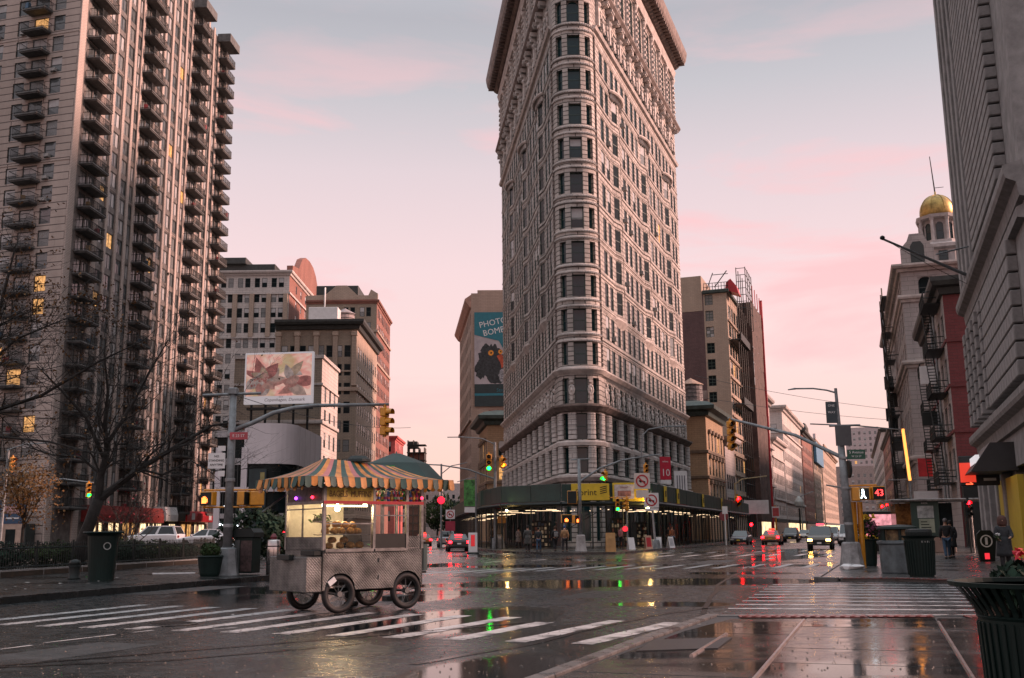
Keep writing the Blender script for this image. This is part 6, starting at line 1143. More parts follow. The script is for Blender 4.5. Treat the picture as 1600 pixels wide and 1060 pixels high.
t = thing('lamp_signal_pole', 'slim signal pole with curved arm and green light above the yellow tree', 'signal pole', (-36.5, 74, .3), 0, 'traffic signal poles'); MB().tube([(0, 0, 0), (.1, 0, 7.4)], [.12, .09], 8).build('shaft', GREYP, t); MB().tube([(.1, 0, 4.6), (2.2, 0, 5.1), (4.2, 0, 5.3), (6.4, 0, 5.0)], .05, 6).build('mast_arm', STEEL, t); signal(t, (6.1, -.1, 5.0), R(35), 'oog', 1.0); signal(t, (.5, -.1, 6.9), R(60), 'ooo', 1.0); MB().tube([(0, 0, 7.4), (1.2, 0, 7.8), (3, 0, 7.9)], .05, 6).build('lamp_arm', STEEL, t)
# ================================================================ food cart
def diamond_mat():
    m = bpy.data.materials.new('diamond_plate'); MATS['diamond_plate'] = m; m.use_nodes = True; t = m.node_tree; b = t.nodes['Principled BSDF']; b.inputs['Metallic'].default_value = .85
    g = N(t, 'ShaderNodeTexCoord'); mul = None; outs = []
    for a in (45, -45):
        mpn = N(t, 'ShaderNodeMapping'); mpn.inputs['Rotation'].default_value = (0, 0, R(a)); t.links.new(g.outputs['UV'], mpn.inputs[0])
        w = N(t, 'ShaderNodeTexWave'); w.inputs['Scale'].default_value = 7.5; t.links.new(mpn.outputs[0], w.inputs['Vector']); outs.append(w)
    mu = N(t, 'ShaderNodeMath', operation='MULTIPLY'); t.links.new(outs[0].outputs['Fac'], mu.inputs[0]); t.links.new(outs[1].outputs['Fac'], mu.inputs[1])
    bp = N(t, 'ShaderNodeBump'); bp.inputs['Strength'].default_value = .55; bp.inputs['Distance'].default_value = .02; t.links.new(mu.outputs[0], bp.inputs['Height']); t.links.new(bp.outputs[0], b.inputs['Normal'])
    n = N(t, 'ShaderNodeTexNoise'); n.inputs['Scale'].default_value = 3; n.inputs['Detail'].default_value = 6; t.links.new(g.outputs['Object'], n.inputs['Vector'])
    r = ramp(t, [(.3, (.07, .072, .07)), (.7, (.22, .218, .21))]); t.links.new(n.outputs[0], r.inputs[0]); t.links.new(r.outputs[0], b.inputs['Base Color']); rr = ramp(t, [(.3, .55), (.7, .38)]); t.links.new(n.outputs[0], rr.inputs[0]); t.links.new(rr.outputs[0], b.inputs['Roughness']); return m
DPL = diamond_mat(); CSTEEL = mat('cart_steel', (.22, .215, .21), .4, .7, .3, 4); CANG = mat('canopy_green', (.008, .05, .040), .55, var=.3, scale=3); CANO = mat('canopy_orange', (.50, .20, .04), .55, var=.3, scale=3); CANR = mat('canopy_rose', (.36, .13, .13), .6, var=.15)
CLEAR = bpy.data.materials.new('cart_glass'); CLEAR.use_nodes = True; _t = CLEAR.node_tree; _b = _t.nodes['Principled BSDF']; _t.nodes.remove(_b); _o = _t.nodes['Material Output']; _tr = N(_t, 'ShaderNodeBsdfTransparent'); _gl = N(_t, 'ShaderNodeBsdfGlossy'); _gl.inputs['Roughness'].default_value = .06; _mx = N(_t, 'ShaderNodeMixShader'); _fr = N(_t, 'ShaderNodeFresnel'); _fr.inputs[0].default_value = 1.4; _tr.inputs[0].default_value = (.93, .93, .9, 1)
_t.links.new(_fr.outputs[0], _mx.inputs[0]); _t.links.new(_tr.outputs[0], _mx.inputs[1]); _t.links.new(_gl.outputs[0], _mx.inputs[2]); _t.links.new(_mx.outputs[0], _o.inputs[0])
CX, CY, CRZ = -3.26, 21.32, R(40.7); cart = thing('food_cart', 'silver diamond-plate food cart with striped green and orange canopy', 'food cart', (CX, CY, 0), CRZ)
def cw(x, y, z): c, s = math.cos(CRZ), math.sin(CRZ); return (CX+c*x-s*y, CY+s*x+c*y, z)
def side_poly(x0, x1, z0, z1, arches, r):
    pts = [(x0, z1), (x0, z0)]
    for a in arches: pts += [(a-r*math.cos(t), z0+r*.95*math.sin(t)) for t in [math.pi*k/10 for k in range(11)]]
    return pts+[(x1, z0), (x1, z1)]
for y in (-.74, .72):
    P = side_poly(-1.17, 1.17, .44, 1.2, (-.77, .80), .34); b = MB()
    b.xprism(P[::-1], y, y+.02); b.build('side_panel', DPL, cart)
for y in (-.73, .73):
    for a in (-.77, .80): b = MB(); pts = [(a-.34*math.cos(t), .44+.323*math.sin(t)) for t in [math.pi*k/12 for k in range(13)]]; s_ = 1 if y < 0 else -1; [b.q([(p[0], y, p[1]), (q[0], y, q[1]), (q[0], y+s_*.3, q[1]), (p[0], y+s_*.3, p[1])]) for p, q in zip(pts, pts[1:])]; b.build('wheel_arch', BLACK, cart)
MB().box(-1.17, -1.15, -.74, .74, .44, 1.2).build('front_panel', DPL, cart); MB().box(1.15, 1.17, -.74, .74, .44, 1.2).build('rear_panel', DPL, cart); MB().box(-1.16, 1.16, -.73, .73, .80, .83).build('floor_pan', BLACK, cart); MB().box(-1.17, 1.17, -.74, .74, 1.19, 1.22).build('counter', CSTEEL, cart)
MB().bbox(-1.52, -1.18, -.74, .70, .42, 1.08, .012).build('front_locker', DPL, cart); MB().bbox(-1.62, -1.5, -.25, .25, 1.02, 1.12, .01).build('tow_handle', BLACK, cart); MB().bbox(-1.35, -1.19, -.72, -.2, 1.1, 1.2, .01).build('black_tray', BLACK, cart)
for x in (-1.15, -.02, .78, 1.15):
    for y in (-.73, .73):
        if x in (-.02, .78) and y > 0: continue
        MB().box(x-.03, x+.03, y-.03, y+.03, 1.2, 2.46).build('post', CSTEEL, cart)
for z, h in ((2.08, .06), (2.40, .06)):
    MB().box(-1.18, 1.18, -.765, -.735, z, z+h).build('rail', REDP if z < 2.2 else CSTEEL, cart); MB().box(-1.185, -1.155, -.735, .735, z, z+h).build('rail', CSTEEL, cart); MB().box(1.155, 1.185, -.735, .735, z, z+h).build('rail', CSTEEL, cart)
WALLI = mat('cart_inner_wall', (.55, .53, .46), .5, var=.15, scale=4); MB().box(-1.12, .15, .70, .72, 1.22, 2.4).build('back_wall', WALLI, cart); MB().box(-1.14, 1.14, -.7, .7, 2.38, 2.40).build('ceiling_panel', WALLI, cart)
def pane(x0, x1, z0, z1, y=-.735, ax='y'): return (MB().q([(x0, y, z0), (x1, y, z0), (x1, y, z1), (x0, y, z1)]) if ax == 'y' else MB().q([(y, x1, z0), (y, x0, z0), (y, x0, z1), (y, x1, z1)])).build('window_pane', CLEAR, cart)
pane(-1.12, -.05, 1.22, 2.08); pane(.01, .75, 1.5, 2.08); pane(.81, 1.12, 1.45, 2.08); pane(-.68, .68, 1.45, 2.08, -1.17, 'x')
MB().box(-1.17, -1.15, -.7, .7, 1.2, 1.45).build('front_upper_panel', DPL, cart); MB().box(.01, .75, -.745, -.73, 1.22, 1.5).build('dark_hatch', mat('hatch_dark', (.02, .02, .018), .3), cart); MB().box(.81, 1.12, -.745, -.73, 1.22, 1.45).build('side_upper_panel', DPL, cart)
for a in ((-1.12, -.05, 1.70), (.01, .75, 1.86)): MB().box(a[0], a[1], -.75, -.72, a[2]-.012, a[2]+.012).build('window_bar', CSTEEL, cart)
MB().box(.52, .55, -.75, -.72, 1.5, 2.08).build('window_bar', CSTEEL, cart); MB().box(-1.18, -1.15, .05, .08, 1.45, 2.08).build('window_bar', CSTEEL, cart); MB().box(-1.185, -1.15, -.7, .7, 1.98, 2.0).build('window_bar', CSTEEL, cart)
MB().box(-1.13, -.04, -.78, -.72, 1.16, 1.22).build('window_sill', CSTEEL, cart); MB().box(.0, .78, -.78, -.74, 1.16, 1.21).build('window_sill', CSTEEL, cart)
MB().box(-1.1, -.06, -.68, -.25, 1.48, 1.50).build('shelf', CSTEEL, cart)
# sign band
sb_ = MB().box(-1.12, -.04, -.755, -.735, 2.14, 2.40).build('sign_band', mat('cart_sign', (.50, .35, .05), .5, var=.2, scale=6), cart); text('BAGELS  MUFFINS', .17, mat('sign_brown', (.12, .05, .01), .5), sb_, (-.58, -.76, 2.27), (R(90), 0, 0), sx=.72)
sc2 = MB().box(-1.12, -.04, -.79, -.77, 2.42, 2.56).build('sign_strip', BLACK, cart); text('ICED COFFEE, TEA', .11, emat('strip_red', (1, .30, .12), .8), sc2, (-.58, -.795, 2.49), (R(90), 0, 0)); sc3 = MB().box(-1.20, -1.19, -.65, .65, 2.42, 2.56).build('sign_strip', BLACK, cart); text('EGG  BUN', .11, WHITEP, sc3, (-1.205, -.25, 2.49), (R(90), 0, R(-90)))
MB().box(-1.18, -1.165, -.68, .68, 2.14, 2.40).build('sign_band', mat('cart_menu', (.10, .06, .05), .5, var=.7, scale=9), cart)
# bulbs, food
BULB = emat('cart_bulb', (1, .74, .42), 22)
for x, y, z, r in ((-.48, -.1, 2.0, .055), (.3, .1, 2.1, .04), (-1.02, -.45, 2.05, .02), (-.8, .3, 2.15, .05)):
    o = MB().lathe([(0, -r), (r*.8, -r*.6), (r, 0), (r*.7, r*.7), (.02, r*1.4), (.02, r*2.2)], 12).build('light_bulb', BULB, cart, (x, y, z), smooth=True)
MB().box(-1.1, -.1, -.62, -.58, 2.03, 2.06).build('lamp_strip', emat('cart_strip', (1, .74, .42), 5), cart)
pl_ = bpy.data.lights.new('cart_lamp', 'POINT'); pl_.energy = 34; pl_.color = (1, .70, .38); pl_.shadow_soft_size = .08; po = link(bpy.data.objects.new('cart_lamp', pl_), cart, (-.45, -.15, 1.95))
CREAMW = mat('bread_crust', (.58, .30, .08), .6, var=.35, scale=12, bump=.3, bscale=30)
for k, (x, y, z) in enumerate(((-.98, -.5, 1.5), (-.8, -.55, 1.5), (-.62, -.5, 1.5), (-.44, -.55, 1.5), (-.26, -.5, 1.5), (-.9, -.4, 1.62), (-.7, -.45, 1.63), (-.5, -.42, 1.62), (-.33, -.44, 1.61), (-.9, -.5, 1.22), (-.65, -.5, 1.22), (-.4, -.48, 1.22), (-.2, -.5, 1.22), (-.78, -.42, 1.33), (-.5, -.4, 1.33))):
    t = thing('bread_roll', ('bread roll on the upper shelf behind the cart window' if k < 9 else 'bread roll on the lower shelf behind the cart window'), 'bread', cw(x, y, z), rnd.uniform(0, 3), 'bread rolls in the cart window'); MB().lathe([(0, 0), (.075, .01), (.092, .05), (.075, .1), (.03, .125), (0, .127)], 12).build('crust', CREAMW, t, smooth=True).scale = (1, rnd.uniform(.8, 1.1), rnd.uniform(.9, 1.1))
tr_ = thing('lettuce', 'green leaves piled at the left of the cart window', 'vegetables', cw(-.98, -.3, 1.75)); b = MB()
for k in range(60): p = Vector((rnd.gauss(0, .09), rnd.gauss(0, .07), rnd.uniform(0, .12))); d = Vector((rnd.uniform(-1, 1), rnd.uniform(-1, 1), rnd.uniform(-.4, 1))).normalized()*.05; e = d.cross(Vector((0, 0, 1))); b.q([p-d-e*.5, p+d-e, p+d*1.3+e, p-d+e*.6])
b.build('leaves', mat('lettuce_green', (.10, .22, .04), .5, var=.3), tr_); MB().box(-1.1, -.8, -.45, -.15, 1.73, 1.75).build('leaf_tray', CSTEEL, cart)
COLS = [(.5, .05, .04), (.6, .4, .03), (.05, .25, .08), (.55, .5, .45), (.06, .12, .4), (.5, .22, .04), (.35, .04, .2)]
BOT = MB().lathe([(0, 0), (.035, .002), (.036, .12), (.014, .16), (.014, .19), (.018, .192), (.018, .21), (0, .21)], 10)
for k in range(14):
    x = .06+k*.078; c = COLS[k % 7]; t = thing('drink_bottle', '%s bottle, %s from the left in the rack above the cart window' % (('red', 'yellow', 'green', 'white', 'blue', 'orange', 'magenta')[k % 7], ('first', 'second', 'third', 'fourth', 'fifth', 'sixth', 'seventh', 'eighth', 'ninth', 'tenth', 'eleventh', 'twelfth', 'thirteenth', 'last')[k]), 'bottle', cw(x, -.66, 2.145), 0, 'bottles on the cart rack'); BOT.build('flask', mat('bottle_%d' % (k % 7), c, .25, coat=.5), t, smooth=True); MB().lathe([(.0375, .04), (.0375, .09)], 10).build('label_band', mat('bottle_%d' % ((k+3) % 7), COLS[(k+3) % 7], .5), t)
for k in range(9):
    t = thing('snack_bag', 'snack packet hung above the cart bottles, %s from the left' % ('first', 'second', 'third', 'fourth', 'fifth', 'sixth', 'seventh', 'eighth', 'last')[k], 'snack bag', cw(.1+k*.12, -.7, 2.36), 0, 'snack packets on the cart'); b = MB(); b.bbox(-.045, .045, -.02, .02, -.0, .13, .015); b.build('packet', mat('packet_%d' % (k % 5), COLS[(k*2) % 7], .35, var=.4, scale=15), t).rotation_euler = (rnd.uniform(-.2, .2), rnd.uniform(-.2, .2), 0)
for k, (x, y, c) in enumerate(((-1.2, -.35, (1, .02, .05)), (-1.2, .3, (.35, .05, 1)), (1.12, -.78, (1, .02, .06)))): MB().lathe([(0, -.02), (.03, 0), (.03, .03), (0, .05)], 10, (x, y, 2.2)).build('marker_light', emat('marker_%d' % k, c, 5), cart)
MB().xprism([(-1.0, .52), (-.86, .62), (-.92, .7), (-1.06, .6)], -.765, -.742).build('sticker', WHITEP, cart)
for z in (.62, .95): MB().bbox(.1, .13, -.77, -.74, z, z+.08, .005).build('latch', CSTEEL, cart)
MB().tube([(1.28, -.62, .75), (1.28, -.62, 1.28)], .085, 12).build('gas_cylinder', mat('cyl_green', (.10, .13, .12), .4, .3), cart); MB().box(1.16, 1.3, -.7, -.54, .70, .74).build('cylinder_shelf', BLACK, cart)
def wheel(parent, loc, r=.36, w=.10):
    e = bpy.data.objects.new('wheel', None); link(e, parent, loc); n = 28; b = MB(); prof = [(r-.10, -w/2), (r-.04, -w/2-.006), (r, -w*.3), (r+.005, 0), (r, w*.3), (r-.04, w/2+.006), (r-.10, w/2), (r-.105, 0), (r-.10, -w/2)]; b.lathe(prof, n, (0, 0, 0), axis='y', cap=False); b.build('tyre', RUBBER, e, smooth=True)
    b = MB(); b.lathe([(r-.095, -.03), (r-.12, -.025), (r-.12, .025), (r-.095, .03)], n, axis='y', cap=False); b.build('rim', DSTEEL, e); b = MB(); b.lathe([(0, -.06), (.055, -.06), (.055, .06), (0, .06)], 12, axis='y')
    for k in range(18): a = 2*math.pi*k/18; b.bar((.05*math.cos(a), (-1)**k*.03, .05*math.sin(a)), ((r-.09)*math.cos(a+.15*(-1)**k), 0, (r-.09)*math.sin(a+.15*(-1)**k)), .009)
    b.build('spokes', mat('spoke_steel', (.16, .16, .16), .4, .7), e); return e
for x in (-.77, .80):
    for y in (-.68, .68): wheel(cart, (x, y, .365))
    MB().tube([(x, -.66, .365), (x, .66, .365)], .025, 8).build('axle', BLACK, cart)
MB().tube([(-.77, -.3, .40), (.8, -.3, .40)], .03, 6).build('chassis_bar', BLACK, cart); MB().tube([(-.77, .3, .40), (.8, .3, .40)], .03, 6).build('chassis_bar', BLACK, cart); MB().bbox(-.1, .25, -.2, .1, .36, .5, .02).build('drain_box', BLACK, cart)
# canopy
cx0, cx1, cy0, cy1, ez = -1.74, 1.78, -1.0, .98, 2.58; rx0, rx1, rz_ = -.75, .95, 3.02
can = MB()
def strips(A, B, C, D, n, seq):      # A,B eave corners, C,D ridge ends
    for k in range(n):
        l = lambda P, Q, t: tuple(Vector(P).lerp(Vector(Q), t)); a0, a1, b0, b1 = l(A, B, k/n), l(A, B, (k+1)/n), l(D, C, k/n), l(D, C, (k+1)/n)
        for j in range(4):
            t0, t1 = j/4, (j+1)/4; sag = lambda t: Vector((0, 0, -.07*math.sin(math.pi*t)))
            can.q([Vector(a0).lerp(Vector(b0), t0)+sag(t0), Vector(a1).lerp(Vector(b1), t0)+sag(t0), Vector(a1).lerp(Vector(b1), t1)+sag(t1), Vector(a0).lerp(Vector(b0), t1)+sag(t1)], seq[k % len(seq)])
c0, c1, c2, c3 = (cx0, cy0, ez), (cx1, cy0, ez), (cx1, cy1, ez), (cx0, cy1, ez); r0, r1 = (rx0, 0, rz_), (rx1, 0, rz_-.12)
strips(c0, c1, r1, r0, 22, [0, 1, 2, 0, 1]); strips(c3, c0, r0, r0, 11, [0, 1, 2, 1]); strips(c1, c2, r1, r1, 11, [0, 1]); strips(c2, c3, r0, r1, 22, [0, 1])
can.build('canopy', [CANG, CANO, CANR], cart)
fm = {}
def flap(w, m):
    key = (round(w, 3), m.name)
    if key not in fm:
        b = MB(); n = 6; pts = [(w*(k/n-.5), -.16-.035*math.sin(math.pi*k/n)) for k in range(n+1)]
        for p, q in zip(pts, pts[1:]): b.q([(p[0], -.02, p[1]), (q[0], -.02, q[1]), (q[0], 0, 0.01), (p[0], 0, .01)]); b.q([(q[0], -.005, q[1]), (p[0], -.005, p[1]), (p[0], .012, .01), (q[0], .012, .01)])
        fm[key] = b.mesh('valance_flap', m)
    return fm[key]
for A, B, rz0 in ((c0, c1, 0), (c3, c0, -math.pi/2), (c1, c2, math.pi/2)):
    L = (Vector(B)-Vector(A)).length; n = round(L/.135)
    for k in range(n): p = Vector(A).lerp(Vector(B), (k+.5)/n); o = mob('valance_flap', flap(L/n, CANO if k % 2 else CANG), cart, p); o.rotation_euler = (rnd.uniform(-.25, .2), 0, rz0+rnd.uniform(-.2, .2)); o.scale = (1, 1, rnd.uniform(.9, 1.15))
for k in range(7): p = Vector(c3).lerp(Vector(c0), (k+.4)/7); o = mob('valance_flap', flap(.2, CANO), cart, p+Vector((.06, 0, -.1))); o.rotation_euler = (0, 0, -math.pi/2+rnd.uniform(-.5, .5)); o.scale = (1, 1, .8)
MB().lathe([(.26, 0), (.24, .05), (.16, .12), (0, .13)], 14, (.12, .1, 2.98)).build('vent_cap', BLACK, cart)
for x, y in ((cx0+.05, cy0+.05), (cx1-.05, cy0+.05)): MB().bar((x, y, ez), (math.copysign(1.15, x), -.73, 2.42), .025).build('canopy_strut', CSTEEL, cart)
MB().bar((-1.72, .7, 1.95), (-1.2, .72, 2.3), .03).build('canopy_strut', CSTEEL, cart)
# dark umbrella behind
CANU = mat('umbrella_green', (.008, .035, .03), .6, var=.3)
um = thing('umbrella', 'dark green market umbrella standing behind the food cart', 'umbrella', (-2.75, 24.2, 0)); b = MB(); n = 8
for k in range(n):
    a0, a1 = 2*math.pi*k/n, 2*math.pi*(k+1)/n; p = lambda a, r, z: (r*math.cos(a)*1.0, r*math.sin(a), z)
    b.q([p(a0, .1, 3.35), p(a0, .75, 3.1), p(a1, .75, 3.1), p(a1, .1, 3.35)], 0); b.q([p(a0, .75, 3.1), p(a0, 1.18, 2.66), p(a1, 1.18, 2.66), p(a1, .75, 3.1)], 0); b.q([p(a0, 1.18, 2.66), p(a0, 1.19, 2.52), p(a1, 1.19, 2.52), p(a1, 1.18, 2.66)], k % 2)
b.build('canopy', [CANU, mat('canopy_dark', (.02, .05, .05), .6)], um); MB().tube([(0, 0, 0), (0, 0, 3.4)], .025, 8).build('pole', CSTEEL, um); MB().lathe([(.3, 0), (.3, .1), (.05, .14)], 12).build('foot', BLACK, um)
MB().box(-.5, .1, -1.2, -1.18, 2.68, 3.0).build('green_placard', mat('placard_green', (.02, .22, .07), .5), um)
for k in range(n): a = 2*math.pi*k/n; MB().bar((.1*math.cos(a), .1*math.sin(a), 3.3), (1.18*math.cos(a), 1.18*math.sin(a), 2.64), .02).build('rib', CSTEEL, um)
# ================================================================ park corner furniture
def litter_bin(name, label, loc, r, h, m, cat='litter bin', lid=True, slats=0, group=None, rim=.0):
    t = thing(name, label, cat, loc, 0, group); b = MB(); b.lathe([(r*.82, 0), (r*.82, .05), (r, h*.93), (r+rim, h), (r*.9+rim, h), (r*.88, h*.9), (r*.7, .06)], 24); b.build('barrel', m, t)
    if slats:
        me = MB().bbox(-.012, .006, -.022, .022, .06, h*.88, .005).mesh('slat', m)
        for k in range(slats): a = 2*math.pi*k/slats; o = mob('slat', me, t, (r*.84*math.cos(a), r*.84*math.sin(a), 0), a); o.rotation_euler = (0, math.atan2(r*.16, h), a); o.location.x += .02*math.cos(a); o.location.y += .02*math.sin(a)
    return t
t = litter_bin('litter_bin', 'big dark green litter bin with flat rim and white emblem by the railing', (-12.96, 32.9, .13), .47, 1.5, DGREEN, rim=.1)
o = MB().lathe([(.115, 0), (.115, .01), (.09, .01), (.09, 0)], 20, axis='y', cap=False).build('white_emblem', mat('emblem_grey', (.35, .38, .37), .5), t, (.28, -.375, 1.08)); o.rotation_euler = (0, 0, R(35)); MB().lathe([(.6, 1.47), (.62, 1.5), (.6, 1.53), (.5, 1.53)], 24).build('rim_plate', DGREEN, t)
t = thing('bollard', 'short dark round-topped bollard left of the big bin', 'bollard', (-14.45, 34.44, .13)); MB().lathe([(.2, 0), (.2, .05), (.18, .07), (.18, .5), (.19, .52), (.15, .6), (.07, .64), (0, .65)], 16).build('shaft', BLACK, t, smooth=True); MB().lathe([(.186, .4), (.195, .42), (.186, .44)], 16).build('ring', BLACK, t)
LEAFD = mat('hedge_leaf', (.014, .032, .020), .8, var=.5, scale=2, spec=.12); LEAFM = mat('shrub_leaf', (.030, .052, .020), .8, var=.5, scale=2, spec=.12)
def leafball(n, rx, ry, rz, s, seed, m, shell=.55, lump=.3):
    r = random.Random(seed); b = MB(); cl = [(Vector((r.gauss(0, 1), r.gauss(0, 1), r.gauss(0, 1))).normalized(), r.uniform(.15, .35)) for _ in range(9)]
    for k in range(n):
        d = Vector((r.gauss(0, 1), r.gauss(0, 1), r.gauss(0, 1))).normalized(); q = 1+sum(lump*max(0, d.dot(c)-.75)*3 for c, _ in cl)-lump*.3
        q *= r.uniform(shell, 1)**.6; p = Vector((d.x*rx, d.y*ry, d.z*rz))*q; u = Vector((r.uniform(-1, 1), r.uniform(-1, 1), r.uniform(-1, 1))).normalized(); w = u.cross(d+Vector((.01, .02, 0))).normalized(); z = s*r.uniform(.6, 1.3)
        b.q([p-u*z, p+w*z*.55, p+u*z, p-w*z*.55])
    return b
t = thing('planter', 'round dark pot with clipped shrub beside the left signal pole', 'planter', (-10.4, 35.79, .13)); MB().lathe([(.3, 0), (.34, .1), (.42, .62), (.45, .66), (.43, .7), (.38, .66), (.1, .6)], 20).build('pot', DGREEN, t); leafball(900, .38, .38, .28, .05, 4, None).build('foliage', LEAFM, t, (0, 0, .86))
t = thing('news_box', 'tall dark steel newspaper cabinet with curved hood behind the pole', 'cabinet', (-9.45, 37.05, .13), R(-15)); MB().bbox(-.36, .36, -.3, .3, .06, 1.3, .03).build('case', DGREEN, t); b = MB(); b.xprism([(-.42, 1.3), (.42, 1.3), (.42, 1.46), (.3, 1.6), (-.3, 1.6), (-.42, 1.46)], -.36, .36); b.build('hood', BLACK, t); MB().box(-.1, .34, -.325, -.305, .12, 1.18).build('front_panel', mat('worn_maroon', (.05, .03, .03), .5, var=.6, scale=6), t); MB().box(-.34, -.14, -.325, -.305, .2, 1.2).build('poster_strip', mat('cab_grey', (.06, .07, .07), .4), t)
t = thing('steel_bollard', 'shiny stainless steel cylinder with dark bands near the cart', 'bollard', (-8.4, 36.45, .13)); MB().lathe([(.23, 0), (.23, 1.16), (.2, 1.2), (0, 1.21)], 24).build('cylinder', mat('stainless', (.55, .5, .48), .22, .95, .1, 3), t, smooth=True)
for z in (.38, .98): MB().lathe([(.235, z-.02), (.24, z), (.235, z+.02)], 24).build('band', BLACK, t)
MB().lathe([(0, 1.2), (.1, 1.22), (.12, 1.3), (.06, 1.4), (0, 1.42)], 10).build('cap', mat('cap_red', (.16, .03, .04), .5), t)
t = thing('wooden_pallet', 'pale wooden pallet with a small box at the park kerb', 'pallet', (-7.9, 36.4, .13)); [MB().box(-.35, .35, -.3+k*.15, -.2+k*.15, .1, .13).build('board', mat('pallet_wood', (.40, .27, .17), .7), t) for k in range(5)]; [MB().box(-.35+k*.3, -.27+k*.3, -.3, .4, 0, .1).build('bearer', mat('pallet_wood', 0), t) for k in range(3)]; MB().bbox(-.1, .1, -.1, .1, .13, .32, .01).build('small_box', mat('box_orange', (.5, .2, .05), .6), t)
t = thing('loose_bar', 'white bar lying on the wet park pavement', 'bar', (-12.4, 38.2, .13), R(8)); MB().bbox(-.75, .75, -.04, .04, 0, .05, .01).build('bar', WHITEP, t)
t = thing('crumpled_paper', 'crumpled white paper on the park pavement', 'paper', (-14.3, 35.6, .13)); b = MB().lathe([(0, 0), (.12, .02), (.14, .07), (.06, .12), (0, .12)], 7); b.v = [(x+rnd.uniform(-.04, .04), y+rnd.uniform(-.04, .04), max(0, z+rnd.uniform(-.02, .02))) for x, y, z in b.v]; b.build('paper', WHITEP, t)
# iron railing
FA, FB, FC = Vector((-20.3, 24.5)), Vector((-18.1, 36.5)), Vector((-15.6, 54.2)); fe = thing('iron_railing', 'black iron railing with spiked pickets along the park bed', 'railing', (0, 0, .34))
pk = MB(); pk.bar((0, 0, 0), (0, 0, .92), .024); pk.lathe([(0, .9), (.028, .93), (.012, .97), (0, 1.03)], 6); PK = pk.mesh('picket', BLACK)
for A, B in ((FA, FB), (FB, FC), (FC, Vector((-17.7, 57.6)))):
    L = (B-A).length; n = int(L/.15)
    for k in range(n): p = A.lerp(B, k/n); mob('picket', PK, fe, (p.x, p.y, 0))
    for z in (.12, .78): MB().bar((A.x, A.y, z), (B.x, B.y, z), .035).build('rail', BLACK, fe)
    for k in range(int(L/2.4)+1): p = A.lerp(B, k*2.4/L); MB().bar((p.x, p.y, -.3), (p.x, p.y, 1.05), .07).build('post', BLACK, fe)
# shrubs behind the railing
LB = [leafball(1500, 1, 1, .85, .085, s, None).mesh('foliage', m) for s, m in ((1, LEAFD), (2, LEAFD), (3, LEAFM))]
BW_ = [('low dark evergreen shrub', 'dark evergreen shrub'), ]
k = 0
for x, y, s, z in sorted(((-20.2, 36.6, 1.0, .9), (-19.3, 39.5, .85, .8), (-18.9, 42.3, 1.0, .95), (-19.6, 33.5, .9, .7), (-17.9, 45.6, .9, .9), (-17.7, 48.2, .8, .8), (-17.1, 50.6, .95, .95), (-16.8, 53.0, .85, .85), (-21.5, 43, 1.3, 1.0), (-19.8, 47, 1.1, .9), (-19.0, 51, 1.2, 1.0), (-17.7, 55.8, .9, .8), (-23, 40, 1.4, 1.2), (-21, 55, 1.3, 1.1)), key=lambda q: px_of((q[0], q[1], 1))[0]):
    t = thing('shrub', 'dark evergreen shrub, number %s from the left behind the iron railing' % ('one two three four five six seven eight nine ten eleven twelve thirteen fourteen'.split()[k]), 'shrub', (x, y, .3), rnd.uniform(0, 6), 'shrubs behind the railing'); o = mob('foliage', LB[k % 3], t, (0, 0, z*.5)); o.scale = (s, s, z*.62); MB().tube([(0, 0, 0), (.05, 0, z*.5), (.1, .05, z)], [.05, .04, .01], 5).build('stem', BLACK, t); k += 1
BARK = mat('dark_bark', (.018, .016, .014), .85, var=.4, scale=4, bump=.5, bscale=15)
def grow(b, p, d, L, r, lvl, rr, leaves, out):
    n = 4; pts = [p]; q = p.copy(); dd = d.copy()
    for i in range(n): dd = (dd+Vector((rr.gauss(0, .16), rr.gauss(0, .16), rr.gauss(0, .12)+.03))).normalized(); q = q+dd*L/n; pts.append(q.copy())
    b.tube(pts, [r*(1-.16*i) for i in range(n+1)], 6 if lvl > 2 else (4 if lvl > 0 else 3), cap=False)
    if lvl == 0:
        if rr.random() < leaves: out.append(pts[-1])
        return
    for j in range(rr.choice((3, 4)) if lvl > 1 else rr.choice((4, 5, 6))):
        t = rr.uniform(.3, 1) if j else 1.0; i = min(n-1, int(t*n)); base_ = pts[i].lerp(pts[i+1], t*n-i) if t < 1 else pts[-1]
        ax = Vector((rr.gauss(0, 1), rr.gauss(0, 1), rr.gauss(0, .7))).normalized(); nd = (dd*rr.uniform(.5, 1)+ax*rr.uniform(.5, .9)).normalized()
        grow(b, base_, nd, L*rr.uniform(.5, .75), r*.5, lvl-1, rr, leaves, out)
